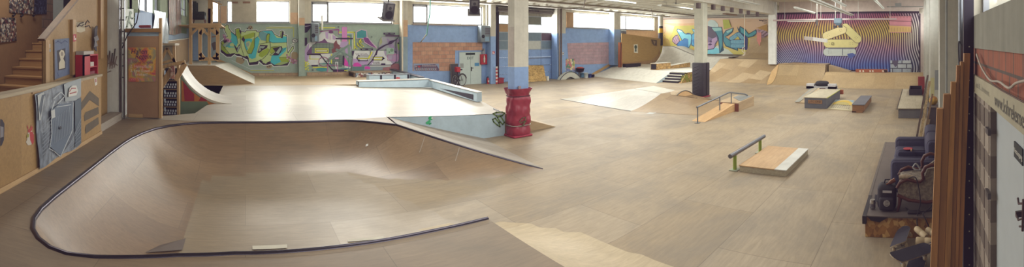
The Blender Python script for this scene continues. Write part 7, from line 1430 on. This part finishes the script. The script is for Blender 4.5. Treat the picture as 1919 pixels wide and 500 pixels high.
for p, q, r, c_ in (((1550, 97.5), (1597, 97.5), 7.2, wl), ((1551.5, 81.5), (1601, 81.5), 7.6, yl), ((1584.5, 51.5), (1607, 73), 7.4, yl), ((1549, 67), (1579, 56), 7.2, '#c4b888')):
    pt.p(cap(p, q, r + .7), OUTL); pt.p(cap(p, q, r), c_)
    for t in (.06, .16, .84, .94):
        for s_ in (-1.6, 1.6): a_ = atan2(q[1] - p[1], q[0] - p[0]); pt.p(ell(p[0] + (q[0] - p[0]) * t - s_ * sin(a_), p[1] + (q[1] - p[1]) * t + s_ * cos(a_), .55, .55, 6), '#5c5048')
pt.p([(1552, 89), (1600, 89), (1600, 91), (1552, 91)], '#5a5468'); pt.l([(1559, 80), (1563, 80), (1563, 84), (1559, 84)], .8, '#6c6448', closed=True); pt.l([(1579, 92), (1579, 103)], 1.0, '#3c3c58'); pt.p([(1588, 101), (1598, 99), (1604, 103), (1596, 109), (1590, 108)], '#4a5890')
wb = bricks('white_blocks', '#b4b8bc', '#9aa2ac', '#4a4854', .62, .30, 'yz', .03, hollow=False)
pt.p([(1668.5, 113), (1708, 113), (1708, 137), (1669, 137)], wb); pt.p([(1672, 113), (1684, 113), (1682, 121), (1678, 126), (1674, 120)], '#5c5468')
pt.p([(1667, 30), (1708, 30), (1708, 61), (1667, 61)], '#b87c84'); pt.p([(1667, 48), (1708, 50), (1707, 60), (1666, 60)], '#bc9c64'); pt.l([(1667, 39), (1708, 40)], .9, '#4c2838'); pt.l([(1667, 30), (1708, 30), (1708, 61)], .6, '#4c2838'); pt.l([(1667, 47), (1707, 48)], 1.6, '#a07478')
for k in range(7): pt.l([(1671 + k * 5.4, 52), (1671 + k * 5.4, 59)], .5, '#7c5c50'); pt.l([(1670 + k * 6, 31), (1670 + k * 6, 34)], .5, '#5c2c40')
finish(pt, 'striped_mural', 'purple, yellow and blue striped mural with a burger made of skateboards')
# ================================================================== HANGING THINGS
TUBEM = flat('#c9cac2', .4); GALV = flat('#b9bab4', .5)
def strip(p0, p1, z, w_, lab, cable=True, nm='ceiling_light', col=TUBEM):
    a, b = Zp(*p0, z), Zp(*p1, z); a.y = b.y = (a.y + b.y) / 2
    if b.x > XM - .1 and a.y < 9.4: b.x = XM - .15
    t = thing(nm, lab, 'ceiling light', a.lerp(b, .5)); mb = MB(); mb.box(a.x, b.x, a.y - w_ / 2, a.y + w_ / 2, z + .02, z + .09, GALV); mb.build('housing', None, t)
    MB().tube([(a.x + .05, a.y, z), (b.x - .05, a.y, z)], .03, col, 8).build('tube', None, t)
    if cable:
        for x in (a.x + .2 * (b.x - a.x), a.x + .8 * (b.x - a.x)): MB().tube([(x, a.y, z + .09), (x, a.y, 5.41)], .008, flat('#6a6864'), 5).build('hanger', None, t)
    return t
def Zup(p, z): return Zp(p[0], p[1], z)
strip((1491, 15.5), (1525, 25.5), 4.4, .12, 'short hanging tube lamp in front of the striped mural, left of the long twin channel')
strip((1357, 0.5), (1435, 10), 4.75, .22, 'long hanging tube lamp above the yellow mural, left of the pale far pillar'); strip((1556, 0.5), (1587, 12.5), 4.65, .16, 'tube lamp hanging just right of the upper end of the long twin channel'); strip((1640, 2), (1655, 17.5), 4.7, .14, 'short steep tube lamp hanging nearest the right-hand wall')
strip((1240, 11), (1291, 18.5), 4.78, .3, 'wide grey lamp hanging before the round black and yellow pillar'); strip((1120, 0), (1185, 8), 4.78, .34, 'wide grey lamp hanging over the stretch of wall right of the gate')
strip((1500, -4), (1600, 29.5), 4.35, .34, 'long twin channel lamp hanging above the skateboard burger'); 
# tilted white lamp on two cables
tl = thing('hanging_lamp', 'white box lamp hanging askew in front of the striped mural', 'ceiling light', Xp(1530, 73, 24)); a, b = Xp(1508, 71, 24.0), Xp(1550, 76.5, 24.0); u = (b - a).normalized()
mb = MB(); n1 = Vector((.14, 0, 0)); n2 = Vector((0, 0, .10)); mid = a.lerp(b, .4)
for p, q, c_ in ((a, mid, '#b4aca8'), (mid, b, '#d4d4d2')): mb.hexa([p - n1 - n2, q - n1 - n2, q + n1 - n2, p + n1 - n2], [p - n1 + n2, q - n1 + n2, q + n1 + n2, p + n1 + n2], flat(c_, .4))
mb.build('housing', None, tl); top = Xp(1531, 44, 24.0)
for p in (a.lerp(b, .2), a.lerp(b, .75)): MB().tube([p + Vector((0, 0, .1)), top], .012, flat('#6f6458'), 5).build('cable', None, tl)
MB().tube([top, Vector((top.x, top.y, 5.41))], .03, GALV, 8).build('hanger', None, tl)
MB().lathe([(.05, -.1), (.07, 0), (.05, .22)], top, flat('#5f5c5c'), 8).build('hook_block', None, tl)
# conduit across the mural, hopper heater
a, b = Xp(1449, 36.5, 27.0), Xp(1680, 37.5, 27.0); a.z = b.z = (a.z + b.z) / 2
cd_ = thing('hanging_conduit', 'long pale conduit hanging across the striped mural', 'conduit', a.lerp(b, .5)); MB().tube([a, b], .055, flat('#b4a4a4', .5), 8).build('pipe', None, cd_); p = a.lerp(b, .24); mb = MB(); mb.box(a.x - .06, a.x + .02, p.y - .95, p.y + .95, a.z - .12, a.z - .06); mb.build('thick_section', GALV, cd_)
for t in (.1, .4, .7, .95): q = a.lerp(b, t); MB().tube([q, (q.x, q.y, 5.41)], .012, GALV, 5).build('hanger', None, cd_)
hp = thing('hanging_heater', 'blue-grey hopper-shaped air heater hanging in front of the striped mural', 'heater', Xp(1574, 40, 26.0)); a, b = Xp(1564, 43, 26.0), Xp(1577.5, 34.5, 26.0)
mb = MB(); mb.box(25.8, 26.2, b.y, a.y, a.z, b.z, flat('#6f8290', .5)); mb.hexa([(25.85, b.y + .12, a.z - .16), (26.15, b.y + .12, a.z - .16), (26.15, a.y - .12, a.z - .16), (25.85, a.y - .12, a.z - .16)], [(25.8, b.y, a.z - .002), (26.2, b.y, a.z - .002), (26.2, a.y, a.z - .002), (25.8, a.y, a.z - .002)], flat('#5c6e7c', .5)); mb.build('casing', None, hp)
for y in (a.y - .05, b.y + .05): MB().box(25.78, 26.0, y - .1, y + .1, a.z - .3, a.z - .17).build('flap', flat('#3c3a40'), hp); MB().tube([(26, y, b.z), (26, y, 5.41)], .02, GALV, 6).build('hanger', None, hp)
# white rope by the wall ride and other lines
mb = MB(); a = Zp(1395, 0, 5.41); R_ = Xp(1395, 50, 24.0); mb.tube([(R_.x, R_.y, 5.41), (R_.x, R_.y, Xp(1394, 88, 24.0).z)], .022, flat('#c4b8a4'), 6); tag(mb.build('hanging_rope', None), 'pale rope hanging from the ceiling in front of the yellow mural', 'rope')
q = Xp(1393.5, 98, 24.0); mb = MB(); mb.tube(cat([Vector((q.x, q.y + .03, q.z + .32)), Vector((q.x, q.y + .1, q.z + .1)), Vector((q.x, q.y - .06, q.z - .06)), Vector((q.x, q.y + .05, q.z - .2)), Vector((q.x, q.y - .1, q.z - .1)), Vector((q.x, q.y - .02, q.z + .3))]), .025, flat('#c4b8a4'), 6); tag(mb.build('hanging_rope_knot', None), 'knotted end of the pale rope in front of the yellow mural', 'rope')
wr_w = Yp(795, 78, YB - .06); mb = MB(); TG = flat('#5fb0a0', .5)
mb.tube(cat([Yp(806, 0, 18.0) + Vector((0, 0, 1.2)), Yp(806, 16, 18), Yp(803, 40, 18), Yp(799.5, 66, 20.0)]), .028, TG, 6); tag(mb.build('hanging_cable', None), 'turquoise cable hanging down beside the third window', 'cable')
mb = MB(); mb.tube([Yp(800, 63, 20.0), Yp(789, 78.5, YB - .08)], .03, flat('#b4ac9c'), 6); tag(mb.build('hanging_rod', None), 'pale rod tied from the turquoise cable to the bare bricks', 'rod')
# loudspeakers
def loudspeaker(ctr, rz, tilt, lab, sc=1.0):
    t = thing('hanging_loudspeaker', lab, 'loudspeaker', ctr, None); M = Matrix.Translation(ctr) @ Matrix.Rotation(rz, 4, 'Z') @ Matrix.Rotation(tilt, 4, 'X') @ Matrix.Scale(sc, 4)
    mb = MB(); mb.prism([(-.16, -.17, -.25), (.16, -.17, -.25), (.16, .02, -.25), (.09, .17, -.25), (-.09, .17, -.25), (-.16, .02, -.25)], (0, 0, .5)); mb.xf(M); mb.build('cabinet', flat('#57555f', .5), t)
    mb = MB(); mb.lathe([(.125, 0), (.125, .012), (.10, .012), (.07, .004), (.02, .006)], (0, -.184, -.11), flat('#332c3a'), 20, 'y'); mb.xf(M); mb.build('woofer', None, t)
    mb = MB(); mb.box(-.1, .1, -.18, -.17, .04, .21, flat('#7d7b80')); mb.lathe([(.05, 0), (.05, .01), (.02, .004)], (0, -.19, .10), flat('#4a4850'), 14, 'y'); mb.xf(M); mb.build('horn', None, t)
    mb = MB(); mb.box(-.21, .19, -.23, .19, -.30, -.262); mb.xf(M); mb.build('base_board', flat('#8a8684'), t); mb = MB(); p = M @ Vector((0, 0, .26)); mb.tube([p, (p.x, p.y, 5.41)], .02, DKMET, 6); mb.build('hanger', None, t)
    return t
loudspeaker(Yp(726, 19, 11.0), .12, .32, 'grey loudspeaker hanging in front of the second window, woofer showing', .88); loudspeaker(Yp(889, 8, 11.0), -.5, .55, 'dark loudspeaker at the top edge, hanging left of the blue pillar, seen from below', .95)
# pipes and rails under the ceiling
def pipe(p, r, c_, lab, nm='ceiling_pipe'):
    o = MB().tube(p, r, c_, 8).build(nm); return tag(o, lab, 'pipe')
a, b = Xp(1206, 29.5, 33.4), Xp(1449, 29.5, 33.4); pipe([(33.4, a.y, 4.90), (33.4, 10.3, 4.90)], .05, flat('#8c8680'), 'upper dark pipe along the top of the yellow mural'); pipe([(33.4, a.y, 4.76), (33.4, 10.3, 4.76)], .035, flat('#7a706c'), 'lower thin pipe along the top of the yellow mural')
pipe([(10, 21.6, 4.98), (33.2, 21.6, 4.98)], .05, flat('#8a847c'), 'grey pipe under the ceiling along the window wall'); pipe([(12, 19.0, 5.0), (33.3, 19.0, 5.0)], .06, flat('#93897e'), 'brownish pipe under the ceiling further from the window wall'); pipe([(9.5, 16.4, 4.98), (16, 16.4, 4.98)], .04, flat('#a9a498'), 'short pale pipe under the ceiling left of the wide lamps')
pipe([Yp(1216, 1, 17.5), Yp(1223, 32, 20.5)], .035, flat('#a8a49c'), 'slanting pale rod hanging in front of the last window', 'hanging_rod')
pipe([Yp(1098, 0, 17.0) + Vector((0, 0, .3)), Yp(1094, 15, 17.5)], .025, flat('#6f625a'), 'short slanting brown rod hanging above the fifth window', 'hanging_rod')
pipe([(27.6, 1.9, 4.93), (27.6, -.45, 4.93)], .04, flat('#8a8884'), 'grey pipe high up at the right end of the striped mural'); tag(MB().box(27.45, 27.75, .95, 1.35, 4.94, 5.14).build('ceiling_junction_box', flat('#8f9190')), 'grey junction box on the pipe above the striped mural', 'box')
tag(MB().rbox(26.6, 27.1, -.46, -.2, 4.45, 4.75, .03).build('wall_lamp', flat('#b4aca0')), 'pale lamp box in the corner right of the striped mural', 'lamp')
a = Yp(1445, 52, 9.5); mb = MB(); mb.box(28.0, 28.3, 9.5, 9.545, 4.4, 4.5)
for i, px in enumerate((1307, 1335, 1353, 1370, 1387, 1401, 1418)):
    q = Yp(px, 11 + i * 2.6, 9.62); tag(MB().box(q.x - .1, q.x + .1, 9.50, 9.645, q.z - .12, q.z + .13).build('ceiling_bracket', flat('#5a4c4c')), ['dark bracket on the concrete beam nearest the bare grey pillar', 'second beam bracket from the bare grey pillar', 'third beam bracket from the bare grey pillar', 'middle one of the seven dark beam brackets', 'third beam bracket from the pale far pillar', 'second beam bracket from the pale far pillar', 'dark bracket on the concrete beam nearest the pale far pillar'][i], 'bracket', 'dark brackets along the concrete beam')
# hanging steel grid over the middle pillar
gt = thing('hanging_rack', 'thin steel frame hung under the ceiling left of the bare grey pillar', 'frame', Zp(1290, 12, 4.7)); c4 = [Zp(1284, 16, 4.75), Zp(1340, 17, 4.6)]
for z in (4.55, 4.75): MB().tube([(17.6, 11.2, z), (24.0, 10.9, z - .02)], .025, GALV, 6).build('rail', None, gt)
for x in (17.7, 19.5): MB().tube([(x, 11.15, 4.5), (x, 11.15, 5.41)], .015, DKMET, 5).build('hanger', None, gt)
mb = MB(); mb.box(23.0, 24.6, 10.95, 11.2, 4.3, 4.38); tag(mb.build('hanging_board', flat('#7a6450')), 'brown board hung below the ceiling right of the bare grey pillar', 'board')
# electrical lines on the right-hand piers
pipe([(6.98, -.56, 5.2), (6.97, -.60, 3.9), (6.98, -.64, 5.2)], .012, flat('#d0d0cc'), 'pale cable looping down the nearest right-hand pier', 'hanging_cable'); pipe([(6.98, -.50, .01), (6.98, -.50, 3.2), (6.98, -.505, 5.2)], .018, flat('#8a8f90'), 'thin grey conduit up the nearest right-hand pier', 'conduit')
pipe(cat([Vector((13.08, -.44, 5.2)), Vector((13.05, -.40, 4.4)), Vector((13.05, -.36, 4.2)), Vector((13.05, -.42, 4.5))]), .015, BLACK, 'black cable end dangling at the second right-hand pier', 'hanging_cable')
# pink drips
yb3 = [Xp(1420 + i * 2.0, 57, 33.2).y for i in range(4)]
mb = MB()
for i, L_ in enumerate((.75, .95, 1.1, .8)): mb.box(33.12, 33.16, yb3[i] - .05, yb3[i] + .045, 3.42 - L_, 3.42)
tag(mb.build('hanging_streamers', flat('#c88478')), 'pink strips hanging down over the wall ride', 'streamers', kind='stuff')
# ================================================================== CAMERA, LIGHT
cam = bpy.data.cameras.new('camera'); co = bpy.data.objects.new('camera', cam); COL.objects.link(co)
cam.type = 'PANO'; cam.panorama_type = 'CENTRAL_CYLINDRICAL'
YAW = (959.5 - 460) / 800.0; HALF = 959.5 / 800.0
cam.central_cylindrical_range_u_min = -HALF; cam.central_cylindrical_range_u_max = HALF
cam.central_cylindrical_range_v_min = -(500 - 77) / 800.0; cam.central_cylindrical_range_v_max = 77 / 800.0
cam.central_cylindrical_radius = 1.0
co.location = (0, 0, EYE); co.rotation_euler = (pi / 2, 0, -YAW); cam.clip_start = 0.05; cam.clip_end = 200
SC.camera = co
wd = bpy.data.worlds.new('overcast'); SC.world = wd; wd.use_nodes = True
bg = wd.node_tree.nodes['Background']; bg.inputs[0].default_value = (0.93, 0.97, 1.0, 1); bg.inputs[1].default_value = 4.0
def area(name, loc, rot, sx, sy, power, col=(1, 1, 1)):
    l = bpy.data.lights.new(name, 'AREA'); l.shape = 'RECTANGLE'; l.size = sx; l.size_y = sy; l.energy = power; l.color = col
    o = bpy.data.objects.new(name, l); COL.objects.link(o); o.location = loc; o.rotation_euler = rot; return o
WP = 30.0
for a, b in OPEN[1:]:
    area('daylight', ((a + b) / 2, YB + .45, (Z0 + Z1) / 2), (-pi / 2, 0, 0), b - a, Z1 - Z0, WP * pi * (b - a) * (Z1 - Z0), (1, .99, .97))
area('daylight', ((GX0 + GX1) / 2, YB + .45, 3.85), (-pi / 2, 0, 0), GX1 - GX0 - .4, 1.1, WP * pi * 4.5, (1, .99, .97))
for a, b, yw, zb in RX:
    area('daylight', ((a + b) / 2, yw - .32, 3.9), (pi / 2, 0, 0), b - a, 1.5, 3.5 * pi * (b - a) * 1.5, (1, .98, .95))
for x in (4, 11, 18, 25):
    for y in (5.5, 14.5):
        area('ceiling_fill', (x, y, 5.0 if y > 10 else 5.35), (0, 0, 0), 4.0, 3.0, 300 if y > 10 else (190 if x < 6 else 215), (1, .98, .93))  # added fill: unseen area lamps under the closed ceiling, no real skylights
SC.view_settings.view_transform = 'Standard'; SC.view_settings.look = 'None'; SC.view_settings.exposure = 0.22
area('stair_fill', (-4.2, 7.5, 5.3), (0, 0, 0), .6, 1.6, 60, (1, .95, .86))  # fill lamp added out of view to brighten the dark stairwell
vs = SC.view_settings; vs.use_curve_mapping = True; cmv = vs.curve_mapping
for k, (lo, hi) in enumerate(((.010, 1.0), (.0065, 1.0), (.0125, .965))):
    c_ = cmv.curves[k]; c_.points[0].location = (0, lo); c_.points[-1].location = (1, hi)
cmv.extend = 'EXTRAPOLATED'; cmv.update()
SC.cycles.use_denoising = True
SC.cycles.max_bounces = 6; SC.cycles.diffuse_bounces = 4; SC.cycles.glossy_bounces = 3; SC.cycles.transparent_max_bounces = 8
SC.cycles.sample_clamp_indirect = 6.0
